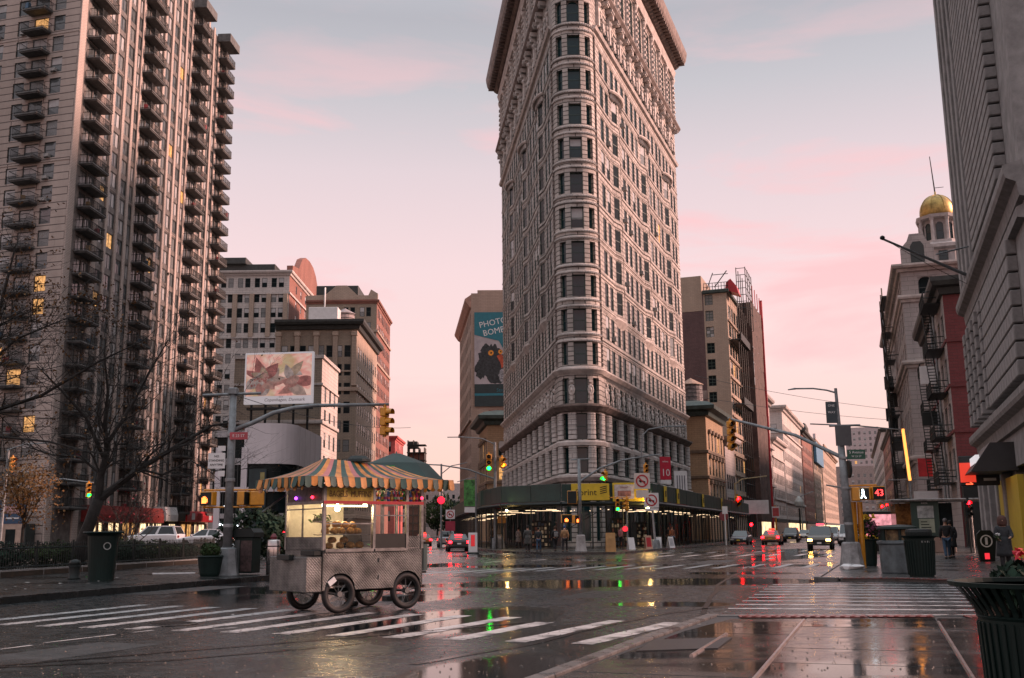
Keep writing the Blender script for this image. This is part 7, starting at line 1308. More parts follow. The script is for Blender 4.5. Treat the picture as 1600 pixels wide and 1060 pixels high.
def tree(name, label, loc, trunk, limbs, seed, leaves=.1, leaf_m=None, lsz=.06, group=None, lvl=3):
    t = thing(name, label, 'tree', loc, 0, group); rr = random.Random(seed); MB().tube(trunk[0], trunk[1], 10).build('trunk', BARK, t, smooth=True); b = MB(); out = []
    for pts, rad, subs in limbs:
        pts = [Vector(p) for p in pts]; b.tube(pts, rad, 8)
        for k in range(subs):
            u = rr.uniform(.15, 1)*(len(pts)-1); i = min(len(pts)-2, int(u)); p = pts[i].lerp(pts[i+1], u-i); d = (pts[i+1]-pts[i]).normalized(); ax = Vector((rr.gauss(0, 1), rr.gauss(0, 1), rr.gauss(.2, .8))).normalized()
            grow(b, p, (d*.7+ax*.8).normalized(), rr.uniform(1.3, 2.6), max(.016, rad[min(i+1, len(rad)-1)]*.4), lvl-1, rr, leaves, out)
    b.build('branches', BARK, t)
    if out:
        lb = MB()
        for p in out:
            for _ in range(2):
                q = p+Vector((rr.gauss(0, .06), rr.gauss(0, .06), rr.gauss(0, .06))); u = Vector((rr.uniform(-1, 1), rr.uniform(-1, 1), rr.uniform(-1, 1))).normalized()*lsz; w = u.cross(Vector((.3, .5, .8))).normalized()*lsz*.6; lb.q([q-u, q+w, q+u, q-w])
        tag(lb.build('leaves', leaf_m or mat('brown_leaf', (.16, .08, .025), .7, var=.5, scale=3), t), kind='stuff')
    return t
f = 44/1627
def T(px, py, dy=0): return ((px-127)*f, dy, (830-py)*f)
tree('bare_tree', 'large bare dark tree with wide forked limbs in front of the tower', (-18.3, 44, .3), ([T(122, 845), T(128, 800), T(140, 765), T(151, 728)], [.36, .28, .25, .24]), [
    ([T(151, 728), T(153, 690), T(160, 650), T(158, 610, -.3), T(164, 560, -.6), T(160, 500, -1)], [.19, .15, .12, .09, .06, .03], 22), ([T(150, 730), T(172, 708, .3), T(205, 680, .6), T(257, 643, 1), T(310, 608, 1.4), T(350, 600, 1.8)], [.19, .15, .12, .09, .06, .02], 24),
    ([T(156, 665), T(130, 600, -.5), T(95, 560, -.8), T(55, 520, -1)], [.09, .07, .05, .02], 18), ([T(160, 640), T(190, 580, .3), T(215, 520, .5), T(240, 470, .6)], [.09, .07, .05, .02], 18), ([T(205, 680, .6), T(245, 690, .4), T(290, 668, .3), T(330, 690, 0)], [.06, .05, .03, .015], 14), ([T(155, 690), T(110, 660, .4), T(60, 655, .8), T(10, 640, 1)], [.07, .05, .04, .015], 16)], 5, .10)
tree('bare_tree', 'leaf-flecked tree reaching in from the left edge', (-23.5, 41, .3), ([(0, 0, 0), (.3, 0, 3), (.6, .2, 5)], [.4, .32, .28]), [
    ([(.6, .2, 5), (2.2, .4, 6.2), (4.2, .6, 6.9), (6.4, .7, 8.3), (8.2, .8, 9.2)], [.11, .09, .07, .045, .02], 22), ([(.6, .2, 5), (1.6, 0, 7.5), (2.6, -.3, 10), (3.2, -.5, 13)], [.16, .12, .08, .03], 34), ([(.5, .2, 4.6), (2.6, -.3, 5.2), (5.2, -.6, 4.9), (7.2, -.8, 4.4)], [.07, .055, .04, .015], 14), ([(1.6, 0, 7.5), (3.2, .2, 9.2), (5.0, .3, 10.0)], [.08, .05, .02], 22)], 11, .55, None, .075)
yt = thing('yellow_tree', 'small yellow-leaved tree behind the shrubs at far left', 'tree', (-23.6, 50, .3)); MB().tube([(0, 0, 0), (0, 0, 1.6), (.1, 0, 2.6)], [.09, .07, .05], 8).build('trunk', BARK, yt); b = MB(); rr = random.Random(2)
for k in range(9): a = k*.7; b.tube([(0, 0, 1.5+.1*k), (.5*math.cos(a), .5*math.sin(a), 2.6+.1*k), (.9*math.cos(a), .9*math.sin(a), 3.4+.14*k)], [.035, .025, .008], 4)
b.build('branches', BARK, yt); leafball(2600, 1.5, 1.5, 1.55, .075, 8, None, .2, .35).build('crown', mat('yellow_leaf', (.26, .12, .025), .7, var=.5, scale=2, c2=(.09, .055, .018)), yt, (0, 0, 3.5))
rt = thing('red_shrub', 'sparse red-leaved shrub in front of the red awning', 'tree', (-19.6, 53, .3)); b = MB(); lb = []; rr = random.Random(21)
for k in range(9): a = rr.uniform(0, 6.3); grow(b, Vector((0, 0, .2)), Vector((math.cos(a)*.4, math.sin(a)*.4, 1)).normalized(), 2.0, .04, 2, rr, .6, lb)
b.build('branches', BARK, rt); b = MB()
for p in lb: u = Vector((rr.uniform(-1, 1), rr.uniform(-1, 1), rr.uniform(-1, 1))).normalized()*.07; w = u.cross(Vector((.3, .5, .8))).normalized()*.05; b.q([p-u, p+w, p+u, p-w])
tag(b.build('leaves', mat('red_leaf', (.30, .035, .05), .7, var=.4), rt), kind='stuff')
for k, (x, y, s, l) in enumerate(((-15.0, 60.5, 2.0, 'large dark bush left of the food cart'), (-13.2, 62, 1.6, 'dark bush seen behind the cart windows'), (-28.5, 50, 1.5, 'tall dark bush at the far left behind the railing'))):
    t = thing('bush', l, 'shrub', (x, y, .1)); o = mob('foliage', LB[(k+1) % 3], t, (0, 0, s*.75)); o.scale = (s, s, s); MB().tube([(0, 0, 0), (.05, 0, s*.7)], [.08, .03], 5).build('stem', BARK, t)
for k, (x, Y) in enumerate(sorted(((-26+j*3.2, 330+rnd.uniform(-20, 60)) for j in range(10)), key=lambda q: q[0]/q[1])):   # trees closing the left street
    t = thing('street_tree', 'distant dark street tree, %s from the left at the left street end' % ('first second third fourth fifth sixth seventh eighth ninth tenth'.split()[k]), 'tree', (x, Y, 0), rnd.uniform(0, 6), 'distant trees down the left street'); o = mob('crown', LB[1 if k % 3 else 2], t, (0, 0, 8)); o.scale = (5, 5, 7); MB().tube([(0, 0, 0), (0, 0, 7)], [.4, .2], 6).build('trunk', BARK, t)
# ================================================================ right corner furniture
t = thing('planter', 'tall dark pot with yellow and purple flowers behind the right pole', 'planter', (13.75, 40.6, .08)); MB().lathe([(.26, 0), (.28, .08), (.34, .95), (.37, .98), (.37, 1.02), (.32, 1.0), (.1, .9)], 18).build('pot', DGREEN, t); leafball(700, .42, .42, .5, .06, 12, None, .3).build('foliage', LEAFM, t, (0, 0, 1.35)); leafball(160, .36, .36, .32, .06, 13, None, .6).build('purple_flowers', mat('purple_flower', (.16, .03, .08), .6, var=.4), t, (.1, -.1, 1.45)); leafball(36, .3, .3, .1, .07, 14, None, .6).build('yellow_flowers', mat('yellow_flower', (.65, .40, .02), .6), t, (.02, -.2, 1.88)); leafball(30, .4, .3, .08, .06, 15, None, .6).build('yellow_flowers', mat('yellow_flower', 0), t, (-.2, -.2, 1.1))
t = thing('litter_bin', 'grey-blue round litter bin with windowed dark top', 'litter bin', (12.35, 33.6, .08)); b = MB(); b.lathe([(.56, 0), (.58, .05), (.6, .9), (.66, .95), (.66, 1.02), (.55, 1.04)], 24); b.build('drum', mat('bin_grey', (.09, .115, .125), .5, var=.35, scale=2), t)
MB().lathe([(.54, 1.38), (.64, 1.4), (.62, 1.46), (.4, 1.52), (0, 1.54)], 24).build('lid', DGREEN, t)
for k in range(6): a = k*math.pi/3+.3; MB().bar((.52*math.cos(a), .52*math.sin(a), 1.0), (.52*math.cos(a), .52*math.sin(a), 1.42), .07).build('lid_post', DGREEN, t)
MB().lathe([(.42, 1.02), (.42, 1.38)], 20).build('liner', mat('liner_tan', (.16, .11, .05), .6, var=.6, scale=6), t)
t = litter_bin('litter_bin', 'dark slatted litter bin with round lid beside the grey-blue bin', (12.02, 31.0, .08), .42, 1.2, DGREEN, rim=.12, slats=30); MB().lathe([(.36, 1.18), (.38, 1.3), (.36, 1.38), (.2, 1.4), (0, 1.4)], 20).build('lid', BLACK, t)
for k in range(5): MB().box(-.09+k*.05, -.06+k*.05, -.415, -.405, 1.0, 1.05).build('white_letter', mat('emblem_grey', 0), t, (0, 0, 0))
# foreground wire basket
fb = thing('litter_basket', 'large dark flared litter basket cut by the right edge in the foreground', 'litter bin', (3.02, 6.05, .03)); r0_ = .34; H_ = 1.16
MB().lathe([(.30, 0), (.30, .04), (r0_, .95), (r0_+.015, .97), (r0_+.005, .98), (.29, .05)], 40).build('drum', DGREEN, fb); b = MB()
me = None
pts = [(r0_, .95), (r0_+.02, 1.0), (r0_+.07, 1.07), (r0_+.135, 1.15)]
for k in range(44):
    a = 2*math.pi*k/44; s = MB(); w = .014
    for (ra, za), (rb_, zb) in zip(pts, pts[1:]): s.q([(ra, -w, za), (ra, w, za), (rb_, w*1.1, zb), (rb_, -w*1.1, zb)]); s.q([(ra-.008, w, za), (ra-.008, -w, za), (rb_-.008, -w*1.1, zb), (rb_-.008, w*1.1, zb)])
    if me is None: me = s.mesh('flared_slat', DGREEN)
    mob('flared_slat', me, fb, (0, 0, 0), a)
MB().lathe([(r0_+.12, 1.14), (r0_+.15, 1.14), (r0_+.155, 1.165), (r0_+.12, 1.165), (r0_+.12, 1.14)], 44).build('rim', DGREEN, fb); me = MB().bbox(-.006, .012, -.012, .012, .05, .94, .004).mesh('body_slat', DGREEN)
for k in range(40): a = 2*math.pi*k/40; o = mob('body_slat', me, fb, (.302*math.cos(a), .302*math.sin(a), 0)); o.rotation_euler = (0, .042, a)
MB().lathe([(.28, .1), (.30, .9)], 30).build('liner_bag', mat('bag_black', (.01, .01, .011), .4, bump=.4, bscale=8), fb)
pb2 = thing('flower_pot', 'pot with a red flower and green leaves behind the foreground basket', 'planter', (4.55, 9.3, .03)); MB().lathe([(.17, 0), (.24, .75), (.26, .77), (.22, .76), (.1, .7)], 16).build('pot', DGREEN, pb2); leafball(420, .32, .3, .22, .06, 31, None, .3).build('foliage', LEAFD, pb2, (-.05, 0, .95)); leafball(24, .05, .05, .07, .035, 33, None, .4).build('red_flower', mat('red_flower', (.6, .03, .05), .5), pb2, (-.1, -.1, 1.22)); leafball(80, .1, .1, .12, .045, 35, None, .4).build('foliage', LEAFM, pb2, (.32, 0, 1.08))
# news kiosk
kk = thing('news_kiosk', 'glass and stone newsstand with posters before the oxblood building', 'kiosk', (24.1, 61, .08), R(-12)); KIO = mat('kiosk_stone', (.30, .22, .18), .6, var=.2); MB().bbox(-1.7, 1.6, 0, 2.2, 0, .95, .03).build('base', KIO, kk); MB().box(-1.6, -.75, .05, 2, .95, 2.85).build('amber_glass', mat('amber_glass', (.16, .07, .02), .15, var=.6, scale=2), kk); MB().bbox(-.75, .8, -.05, 2, .9, 3.0, .02).build('poster_frame', F_GREEN, kk); MB().box(-.4, .5, -.075, -.052, 2.0, 2.7).build('poster', mat('poster_grey', (.40, .45, .45), .3, var=.3, scale=3), kk); p_ = MB().box(-.35, .5, -.075, -.052, 1.15, 1.95).build('poster', mat('poster_green', (.30, .36, .28), .4, var=.2), kk)
for i in range(3): MB().box(-.25, .1+.1*i, -.085, -.076, 1.75-.16*i, 1.8-.16*i).build('poster_line', BLACK, p_)
MB().box(.85, 1.55, .1, 2, .95, 2.85).build('side_glass', G_DARK, kk); MB().bbox(-1.9, 4.2, -.4, 2.4, 2.95, 3.1, .03).build('roof', CSTEEL, kk); MB().bar((3.9, .2, 0), (3.9, .2, 2.95), .08).build('post', CSTEEL, kk); MB().bar((2.6, .2, 0), (2.6, .2, 2.95), .08).build('post', CSTEEL, kk); text('KIOSK', .13, WHITEP, kk, (.02, -.08, 2.85), (R(90), 0, 0))
t = thing('red_signal', 'red traffic light beside the news kiosk', 'signal pole', (26.3, 60.2, .08)); MB().tube([(0, 0, 0), (0, 0, 3.0)], .05, 8).build('post', BLACK, t); signal(t, (0, -.1, 3.0), 0, 'roo', .95, housing=BLACK)
t = thing('ad_stand', 'dark street stall with a pink lit screen beyond the flower pot', 'stall', (23.3, 66, .08)); MB().bbox(-.9, .9, 0, 1.4, 0, 2.5, .04).build('cabinet', BLACK, t); MB().box(-.75, .75, -.03, -.01, 1.6, 2.3).build('screen', emat('screen_pink', (1, .40, .45), .8, .5, 4), t); MB().box(-1.0, -.8, -.1, 0, .6, 1.1).build('side_light', emat('side_pink', (1, .25, .3), 1.2), t)
t = thing('lit_sign', 'yellow and red lit box sign left of the news kiosk', 'sign', (24.4, 70.5, .08)); MB().bbox(-.75, .75, 0, .4, .2, 1.9, .03).build('case', BLACK, t); MB().box(-.7, .7, -.03, -.01, 1.95, 2.4).build('yellow_panel', emat('panel_yellow', (1, .75, .12), 1.0), t); MB().box(-.5, .5, -.03, -.01, .9, 1.8).build('red_panel', emat('panel_red', (1, .05, .06), .9), t)
t = thing('round_board', 'dark round-topped board with white ring emblem beside the stone building', 'board', (20.0, 44.3, .08)); MB().xprism([(-.3, 0), (.3, 0), (.42, .9), (.36, 1.15), (.2, 1.3), (-.2, 1.3), (-.36, 1.15), (-.42, .9)], -.05, .05).build('board', BLACK, t); MB().lathe([(.26, 0), (.26, .012), (.21, .012), (.21, 0)], 22, (0, -.052, .85), axis='y', cap=False).build('white_ring', WHITEP, t); MB().box(-.05, .05, -.066, -.052, .7, 1.0).build('white_mark', WHITEP, t); MB().box(-.12, .08, -.066, -.052, .1, .35).build('red_tag', emat('tag_red', (1, .04, .06), .7), t)
t = thing('traffic_marker', 'red and white striped lane marker standing in the road', 'marker', (-2.95, 74.7, 0)); MB().bbox(-.45, .45, -.25, .25, 0, .12, .03).build('foot', BLACK, t); MB().bbox(-.32, .32, -.04, .04, .12, 1.5, .02).build('panel', WHITEP, t); MB().box(-.14, .14, -.06, -.041, .55, 1.35).build('red_stripe', emat('marker_red', (.8, .03, .04), .4), t)
# ================================================================ vehicles
HEADL = emat('headlight_on', (1, .46, .10), 30); HEADO = mat('headlight_off', (.4, .42, .42), .15, .3); TAILL = emat('tail_light_on', (1, .006, .012), 18); TAILO = mat('tail_light_off', (.2, .01, .012), .3); CGL = mat('car_glass', (.012, .018, .02), .06, var=.2, spec=.8); HUB = mat('wheel_hub', (.25, .25, .26), .35, .7)
KINDS_ = {'sedan': dict(H=1.45, st=[(-2.35, .45, .78, .78), (-2.25, .30, .95, .87), (-1.6, .25, 1.0, .905), (-.8, .25, .97, .91), (.3, .25, .95, .91), (1.0, .25, .93, .905), (1.5, .26, .86, .9), (2.0, .28, .76, .87), (2.28, .34, .66, .80), (2.36, .42, .58, .72)], cab=(-1.75, -1.0, .25, 1.15), ww=.60),
 'suv': dict(H=1.75, st=[(-2.3, .5, .95, .82), (-2.22, .36, 1.08, .92), (-1.5, .3, 1.12, .95), (0, .3, 1.1, .96), (1.0, .3, 1.08, .95), (1.6, .32, 1.03, .94), (2.1, .36, .95, .90), (2.28, .42, .82, .84), (2.34, .5, .7, .78)], cab=(-2.2, -1.9, .35, 1.1), ww=.68),
 'van': dict(H=1.95, st=[(-2.5, .5, 1.05, .84), (-2.42, .36, 1.15, .94), (-1.5, .3, 1.16, .97), (0, .3, 1.16, .98), (1.2, .3, 1.12, .96), (1.9, .34, 1.0, .93), (2.35, .4, .86, .86), (2.42, .5, .72, .8)], cab=(-2.42, -2.25, .7, 1.6), ww=.74)}
def car(label, kind, paint, loc, rz, head=False, tail=False, roof_light=None, plate='white', cat='car', name='parked_car', group=None, brake=False):
    K = KINDS_[kind]; t = thing(name, label, cat, loc, rz, group); b = MB(); rings = []
    for x, zb, zt, w in K['st']:
        pr = [(-w*.86, zb), (-w*.97, zb+.1), (-w, zb+(zt-zb)*.45), (-w*.985, zt-.1), (-w*.9, zt-.015), (-w*.45, zt+.02), (w*.45, zt+.02), (w*.9, zt-.015), (w*.985, zt-.1), (w, zb+(zt-zb)*.45), (w*.97, zb+.1), (w*.86, zb)]
        rings.append([b.add((x, y, z)) for y, z in pr])
    n = 12
    for A, B in zip(rings, rings[1:]):
        for j in range(n): b.f.append([A[j], A[(j+1) % n], B[(j+1) % n], B[j]]); b.m.append(0)
    b.f.append(rings[0]); b.m.append(0); b.f.append(rings[-1][::-1]); b.m.append(0)
    o = b.build('body', paint, t, smooth=True); smooth_angle(o, 35)
    x0, x1, x2, x3 = K['cab']; H = K['H']; zb = 0
    def zbelt(x):
        st = K['st']
        for (a, _, za, _), (c, _, zc, _) in zip(st, st[1:]):
            if a <= x <= c: return za+(zc-za)*(x-a)/(c-a)
        return st[0][2]
    wl = .88*K['st'][3][3]; wr = K['ww']; c = MB(); low = [(x0, wl), (x3, wl)]
    P = {(i, s): (x, s*w_, z) for i, (x, w_, z) in enumerate(((x0, wl, zbelt(x0)-.02), (x1, wr, H-.06), (x2, wr, H-.03), (x3, wl, zbelt(x3)-.02))) for s in (-1, 1)}
    rm = [(x1+.25, H+.0), ((x1+x2)/2, H+.02)]
    c.q([P[1, -1], P[2, -1], P[2, 1], P[1, 1]]); c.q([(P[1, -1][0], -wr*.9, H-.05), (P[2, -1][0], -wr*.9, H-.03), (x2-.1, 0, H+.015), (x1+.1, 0, H+.01)]); c.q([(x1+.1, 0, H+.01), (x2-.1, 0, H+.015), (x2, wr*.9, H-.03), (x1, wr*.9, H-.05)])
    c.build('roof', paint, t)
    def inset(q, f, out):
        cc = sum((Vector(p) for p in q), Vector())/len(q); nn = (Vector(q[1])-Vector(q[0])).cross(Vector(q[2])-Vector(q[0])).normalized(); return [tuple(Vector(p).lerp(cc, f)+nn*out) for p in q]
    W_ = [P[3, -1], P[3, 1], P[2, 1], P[2, -1]]; Rr = [P[0, 1], P[0, -1], P[1, -1], P[1, 1]]
    MB().q(W_).q(Rr).q([P[0, -1], P[3, -1], P[2, -1], P[1, -1]]).q([P[3, 1], P[0, 1], P[1, 1], P[2, 1]]).build('pillars', paint, t)
    MB().q(inset(W_, .07, .006)).build('windshield', CGL, t); MB().q(inset(Rr, .1, .006)).build('rear_window', CGL, t)
    for s in (-1, 1):
        for f0, f1 in ((.05, .5), (.54, .95)):
            l = lambda a, b_, f: Vector(a).lerp(Vector(b_), f); q = [l(P[0, s], P[3, s], f0), l(P[0, s], P[3, s], f1), l(P[1, s], P[2, s], f1), l(P[1, s], P[2, s], f0)]
            q = q if s < 0 else q[::-1]; MB().q(inset(q, .07, .008)).build('side_window', CGL, t)
        MB().bbox(x3-.25, x3-.1, s*(wl+.06)-.09, s*(wl+.06)+.09, zbelt(x3)+.02, zbelt(x3)+.14, .02).build('mirror', paint, t)
    xf = K['st'][-1][0]; xr = K['st'][0][0]; wf = K['st'][-2][3]; zf = K['st'][-2][2]; zr = K['st'][1][2]
    for s in (-1, 1):
        MB().bbox(xf-.16, xf+.02, s*wf*.78-.17, s*wf*.78+.17, zf-.2, zf-.05, .03).build('headlight', HEADL if head else HEADO, t); MB().bbox(xr-.02, xr+.14, s*.74-.15, s*.74+.13, zr-.3, zr-.1, .03).build('tail_light', TAILL if tail else TAILO, t)
    if tail: MB().box(x1-.35, x1-.3, -.3, .3, H-.12, H-.08).build('brake_light', TAILL, t)
    MB().bbox(xf-.2, xf+.04, -wf*.95, wf*.95, .3, .48, .04).build('front_bumper', BLACK, t); MB().bbox(xr-.04, xr+.2, -.8, .8, .32, .5, .04).build('rear_bumper', BLACK, t); MB().box(xf+.02, xf+.03, -.45, .45, .5, zf-.12).build('grille', BLACK, t)
    pm = SY if plate == 'yellow' else WHITEP; MB().box(xf+.035, xf+.05, -.16, .16, .42, .54).build('number_plate', pm, t); MB().box(xr-.055, xr-.04, -.16, .16, .58, .7).build('number_plate', SY if plate == 'yellow' else WHITEP, t)
    if roof_light: MB().bbox(-.5, -.25, -.3, .3, H, H+.18, .04).build('roof_sign', roof_light, t)
    wr_ = .33 if kind == 'sedan' else .37
    for x in (-1.38, 1.42):
        for s in (-1, 1):
            e = MB(); y = s*.80; e.lathe([(wr_-.1, -.11), (wr_-.02, -.11), (wr_, -.07), (wr_, .07), (wr_-.02, .11), (wr_-.1, .11)], 20, axis='y'); w_ = e.build('wheel', RUBBER, t, (x, y, wr_)); MB().lathe([(wr_-.09, -.09), (wr_-.12, -.1), (.08, -.07 if s > 0 else -.11), (0, -.11)], 14, axis='y').lathe([(wr_-.09, .09), (wr_-.12, .1), (.08, .1), (0, .11)], 14, axis='y').build('rim', HUB, w_)
    return t
def paint(n, c, m=.3): return mat('paint_'+n, c, .3, m, .06, 1, coat=.6)
AV_F, AV_B = R(-109.5), R(70.5); BR_B = R(96.7)
car('blue-black sedan parked facing us at the shed kerb', 'sedan', paint('navy', (.012, .022, .035)), (23.5, 108, 0), AV_F, plate='yellow', name='sedan')
car('orange taxi with red tail lights driving away up the avenue', 'sedan', paint('taxi', (.42, .12, .01), 0), (26.0, 105, 0), AV_B, tail=True, roof_light=emat('roof_red', (1, .1, .05), .8), plate='yellow', cat='taxi', name='taxi')
car('black estate car with yellow plate behind the orange taxi', 'suv', paint('black', (.01, .011, .012)), (34.8, 131, 0), AV_F, plate='yellow', name='estate_car')
car('dark sport utility car with headlights on coming towards us', 'suv', paint('bronze', (.055, .038, .022)), (23.5, 80, 0), AV_F, head=True, roof_light=emat('roof_pink', (1, .08, .12), 1.6), name='sport_utility_car')
car('silver-grey car following right behind the headlit one', 'suv', paint('silver', (.25, .25, .26), .7), (33.4, 110, 0), AV_F, name='estate_car')
car('white van half hidden by the right lamp pole', 'van', paint('white', (.62, .62, .63), 0), (31.8, 99, 0), AV_F, cat='van', name='van')
car('small pale car farther down the avenue between taxi and headlit car', 'sedan', paint('beige', (.35, .31, .27), .3), (41.8, 150, 0), AV_F, name='sedan')
car('black sedan with tail lights lit at the left of the shed', 'sedan', paint('black', 0), (-4.75, 87.5, 0), BR_B, tail=True, name='sedan'); car('silver hatchback ahead of the black sedan in the left street', 'suv', paint('silver', 0), (-7.3, 112, 0), BR_B, name='hatchback')
car('orange taxi with red lights at the right end of the food cart', 'sedan', paint('taxi', 0), (-10.6, 122, 0), BR_B, tail=True, cat='taxi', roof_light=emat('roof_red', 0, 0), name='taxi'); car('red van far down the left street', 'van', paint('red', (.45, .02, .03), .1), (-12.3, 195, 0), BR_B, tail=True, cat='van', name='van')
for k, (x, y, d, h) in enumerate(((-17.5, 165, BR_B, 0), (-19, 215, BR_B+math.pi, 1), (-15, 240, BR_B, 0), (52, 176, AV_F, 1), (58, 195, AV_B, 0), (66, 214, AV_F, 1))):
    car(('dim car with red lights in the middle of the left street', 'far car with lit headlights in the left street', 'farthest red-lit car in the left street', 'far headlit car left of the avenue centre', 'far car with red lights in the avenue', 'farthest headlit car in the avenue')[k], 'sedan', paint('grey', (.12, .12, .13), .5), (x, y, 0), d, head=bool(h), tail=not h, name='sedan')
car('white estate car parked behind the shrubs, the left one of two', 'suv', paint('white', 0), (-29.0, 84, .55), R(176), name='estate_car'); car('white sedan parked behind the shrubs, the right one of two', 'sedan', paint('white', 0), (-24.6, 83.5, .55), R(176), name='sedan'); car('dark car with one red light just left of the food cart', 'suv', paint('black', 0), (-13.9, 63.5, .0), R(100), tail=True, name='estate_car')
# ================================================================ people
SKIN = mat('skin', (.36, .21, .15), .6, var=.1)
TMP = bpy.data.scenes.new('scratch')
def skin_obj(name, V, E, rad, m, parent, sub=1):
    me = bpy.data.meshes.new(name); me.from_pydata(V, E, []); me.materials.append(m); o = mob(name, me, parent)
    md = o.modifiers.new('skin', 'SKIN'); md.use_smooth_shade = True; sk = me.skin_vertices[0]
    for i, r in enumerate(rad): sk.data[i].radius = (r, r) if not hasattr(r, '__len__') else r
    sk.data[0].use_root = True; s = o.modifiers.new('sub', 'SUBSURF'); s.levels = s.render_levels = sub
    TMP.collection.objects.link(o); TMP.view_layers[0].update(); m2 = bpy.data.meshes.new_from_object(o.evaluated_get(TMP.view_layers[0].depsgraph)); TMP.collection.objects.unlink(o); o.modifiers.clear(); o.data = m2; bpy.data.meshes.remove(me)
    if not m2.materials: m2.materials.append(m)
    return o
def person(label, loc, rz, top, bot, hair, h=1.72, stride=.16, coat=False, arms=((.0, 0), (.0, 0)), hood=None, group='people on the pavements', bag=None, hold=None):
    t = thing('person', label, 'person', loc, rz, group); s = h/1.72; t.scale = (s,)*3
    a = [(-1, stride, arms[0]), (1, -stride, arms[1])]
    V = [(0, 0, .93), (0, 0, 1.14), (0, -.01, 1.34), (0, .0, 1.47), (0, -.015, 1.55), (0, -.02, 1.64), (0, -.005, 1.70)]; E = [(0, 1), (1, 2), (2, 3), (3, 4), (4, 5), (5, 6)]; Rd = [(.15, .11), (.14, .10), (.16, .10), (.06, .06), (.075, .085), (.085, .10), (.055, .065)]
    wr = []
    for sd, st, (ax, az_) in a:
        i = len(V); el = (sd*.245, .03-ax*.15, 1.13); wrp = (sd*(.235-az_*.12), -.06-ax*.32+st*.25, .89+az_*.35); V += [(sd*.17, 0, 1.40), el, wrp]; E += [(2, i), (i, i+1), (i+1, i+2)]; Rd += [.065, .045, .032]; wr.append((Vector(el), Vector(wrp)))
        i = len(V); V += [(sd*.09, 0, .87), (sd*.095, -.03-st*.5-.02, .49), (sd*.1, -st*1.0+(.06 if st < 0 else 0), .085), (sd*.105, -st*1.0-.13, .04)]; E += [(0, i), (i, i+1), (i+1, i+2), (i+2, i+3)]; Rd += [.085, .058, .042, .035]
    skin_obj('body', V, E, Rd, SKIN, t)
    tv = [(0, 0, .90), (0, 0, 1.14), (0, -.01, 1.34), (0, 0, 1.46)]; te = [(0, 1), (1, 2), (2, 3)]; tr = [(.19, .145), (.18, .135), (.20, .14), (.09, .085)]
    for k, (sd, st, (ax, az_)) in enumerate(a): i = len(tv); tv += [(sd*.18, 0, 1.39), tuple(wr[k][0]), tuple(wr[k][0].lerp(wr[k][1], .92))]; te += [(2, i), (i, i+1), (i+1, i+2)]; tr += [.09, .068, .052]
    skin_obj('coat' if coat else 'jacket', tv, te, tr, top, t)
    if coat: MB().lathe([(.20, 1.12), (.215, .95), (.25, .62), (.26, .5), (.23, .52)], 16).build('coat_skirt', top, t, smooth=True).scale = (1, .8, 1)
    pv = [(0, 0, .95)]; pe = []; pr = [(.165, .125)]
    for sd, st, _ in a: i = len(pv); pv += [(sd*.09, 0, .86), (sd*.095, -.05-st*.5, .49), (sd*.1, -st+(.06 if st < 0 else 0), .1)]; pe += [(0, i), (i, i+1), (i+1, i+2)]; pr += [.105, .078, .062]
    skin_obj('trousers', pv, pe, pr, bot, t)
    for sd, st, _ in a: y = -st+(.06 if st < 0 else 0); MB().bbox(sd*.1-.05, sd*.1+.05, y-.2, y+.07, 0, .09, .025).build('shoe', BLACK, t)
    for k, (sd, st, _) in enumerate(a):
        d = (wr[k][1]-wr[k][0]).normalized(); p = wr[k][1]; u = Vector((0, 1, 0)); u = (u-d*u.dot(d)).normalized(); n = d.cross(u); b = MB(); b.tube([p-d*.01, p+d*.05, p+d*.09], [.028, .036, .034], 8, sq=.5)
        for j in range(4): q = p+d*.08+u*(-.027+.018*j); L = (.055, .068, .07, .058)[j]; b.tube([q, q+d*L*.55+n*.006, q+d*L+n*.024], [.009, .008, .006], 5)
        q = p+d*.025-u*.03; b.tube([q, q-u*.02+d*.03, q-u*.018+d*.06+n*.012], [.011, .010, .008], 5); b.build('hand', SKIN, t, smooth=True)
    MB().lathe([(.085, -.03), (.102, .02), (.104, .07), (.085, .12), (.04, .15), (0, .155)], 14, (0, .012, 1.63)).build('hair', hair, t, smooth=True).scale = (.92, 1.06, 1)
    MB().tube([(0, -.12, 1.64), (0, -.135, 1.615)], [.012, .016], 6).build('nose', SKIN, t)
    for sd in (-1, 1): MB().lathe([(0, -.008), (.01, 0), (0, .008)], 6, (sd*.035, -.112, 1.65), axis='y').build('eye', BLACK, t)
    if hood: MB().lathe([(.13, 1.46), (.15, 1.54), (.15, 1.64), (.13, 1.74), (.06, 1.8), (0, 1.8)], 14, (0, .04, 0)).build('hood', hood, t, smooth=True)
    if bag: MB().bbox(-.15, .15, .12, .28, 1.0, 1.38, .05).build('backpack', bag, t)
    if hold == 'flowers': leafball(90, .1, .1, .12, .035, 51, None, .3).build('flower_bunch', LEAFM, t, (-.2, -.34, 1.1)); leafball(30, .08, .08, .06, .03, 52, None, .3).build('blossoms', WHITEP, t, (-.2, -.34, 1.2))
    return t
CL = lambda n, c: mat('cloth_'+n, c, .85, 0, .25, 8)
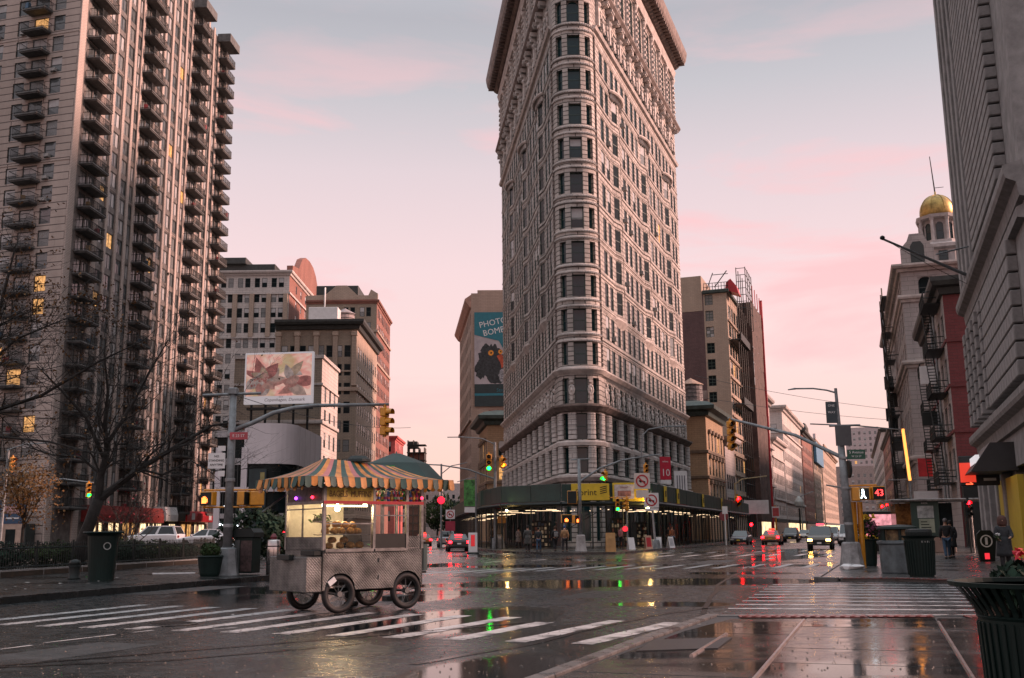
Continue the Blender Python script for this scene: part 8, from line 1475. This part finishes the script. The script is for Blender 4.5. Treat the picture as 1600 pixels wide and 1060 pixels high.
K_, DK, GRYC, TANC, JEAN, HB, HDK = CL('black', (.012, .013, .015)), CL('dark', (.02, .024, .028)), CL('grey', (.055, .058, .055)), CL('tan', (.30, .17, .08)), CL('denim', (.035, .075, .13)), CL('brown_hair', (.05, .025, .012)), CL('dark_hair', (.012, .01, .009))
person('person in long grey coat seen from behind under the shed', (.95, 72.9, .13), R(185), GRYC, K_, HDK, 1.78, .1, True); person('person in dark jacket beside the grey coat', (1.75, 74.5, .13), R(170), DK, JEAN, HDK, 1.66, .14); person('person in dark coat with pale backpack left of the tan jacket', (2.95, 75.0, .13), R(200), K_, K_, HB, 1.72, .18, False, bag=CL('pale_bag', (.2, .2, .2)))
person('person in tan jacket and blue hat before the shed', (3.5, 72.0, .13), R(165), TANC, K_, CL('blue_hat', (.03, .08, .2)), 1.75, .16); person('person in brown jacket at the left lamp post', (-2.1, 99.5, .13), R(200), CL('umber', (.10, .07, .05)), K_, HB, 1.85, .12); person('person in pink top by the lit magazine rack', (8.6, 84.0, .13), R(120), CL('pink', (.28, .12, .12)), K_, HDK, 1.75, .1)
person('person in black jacket and blue jeans walking away past the kiosk', (20.2, 48.8, .08), R(165), K_, JEAN, CL('grey_hair', (.12, .11, .11)), 1.8, .2); person('person in dark coat walking beside the blue jeans', (21.0, 50.2, .08), R(170), DK, K_, HDK, 1.72, .18, True); person('woman in long dark hooded coat holding flowers at the right edge', (15.75, 33.6, .08), R(-20), DK, K_, HB, 1.72, .08, True, ((.7, .45), (.9, .6)), hood=CL('fur_hood', (.07, .03, .022)), hold='flowers')
person('person in rust jacket passing the far sandwich boards', (13.4, 88.5, .13), R(30), CL('rust', (.22, .08, .04)), JEAN, HB, 1.7, .2); person('person in pale coat deep under the left arm of the shed', (.4, 93, .13), R(150), CL('pale_coat', (.22, .2, .19)), K_, HDK, 1.74, .17, True)
person('dim figure in dark coat walking deep under the shed', (14.2, 96, .13), R(20), K_, K_, HDK, 1.75, .15)

person('cart vendor in dark jacket standing behind the food cart', cw(.55, 1.02, 0), CRZ+R(5), DK, K_, CL('vendor_cap', (.04, .03, .03)), 1.78, .03)
bpy.data.scenes.remove(TMP)
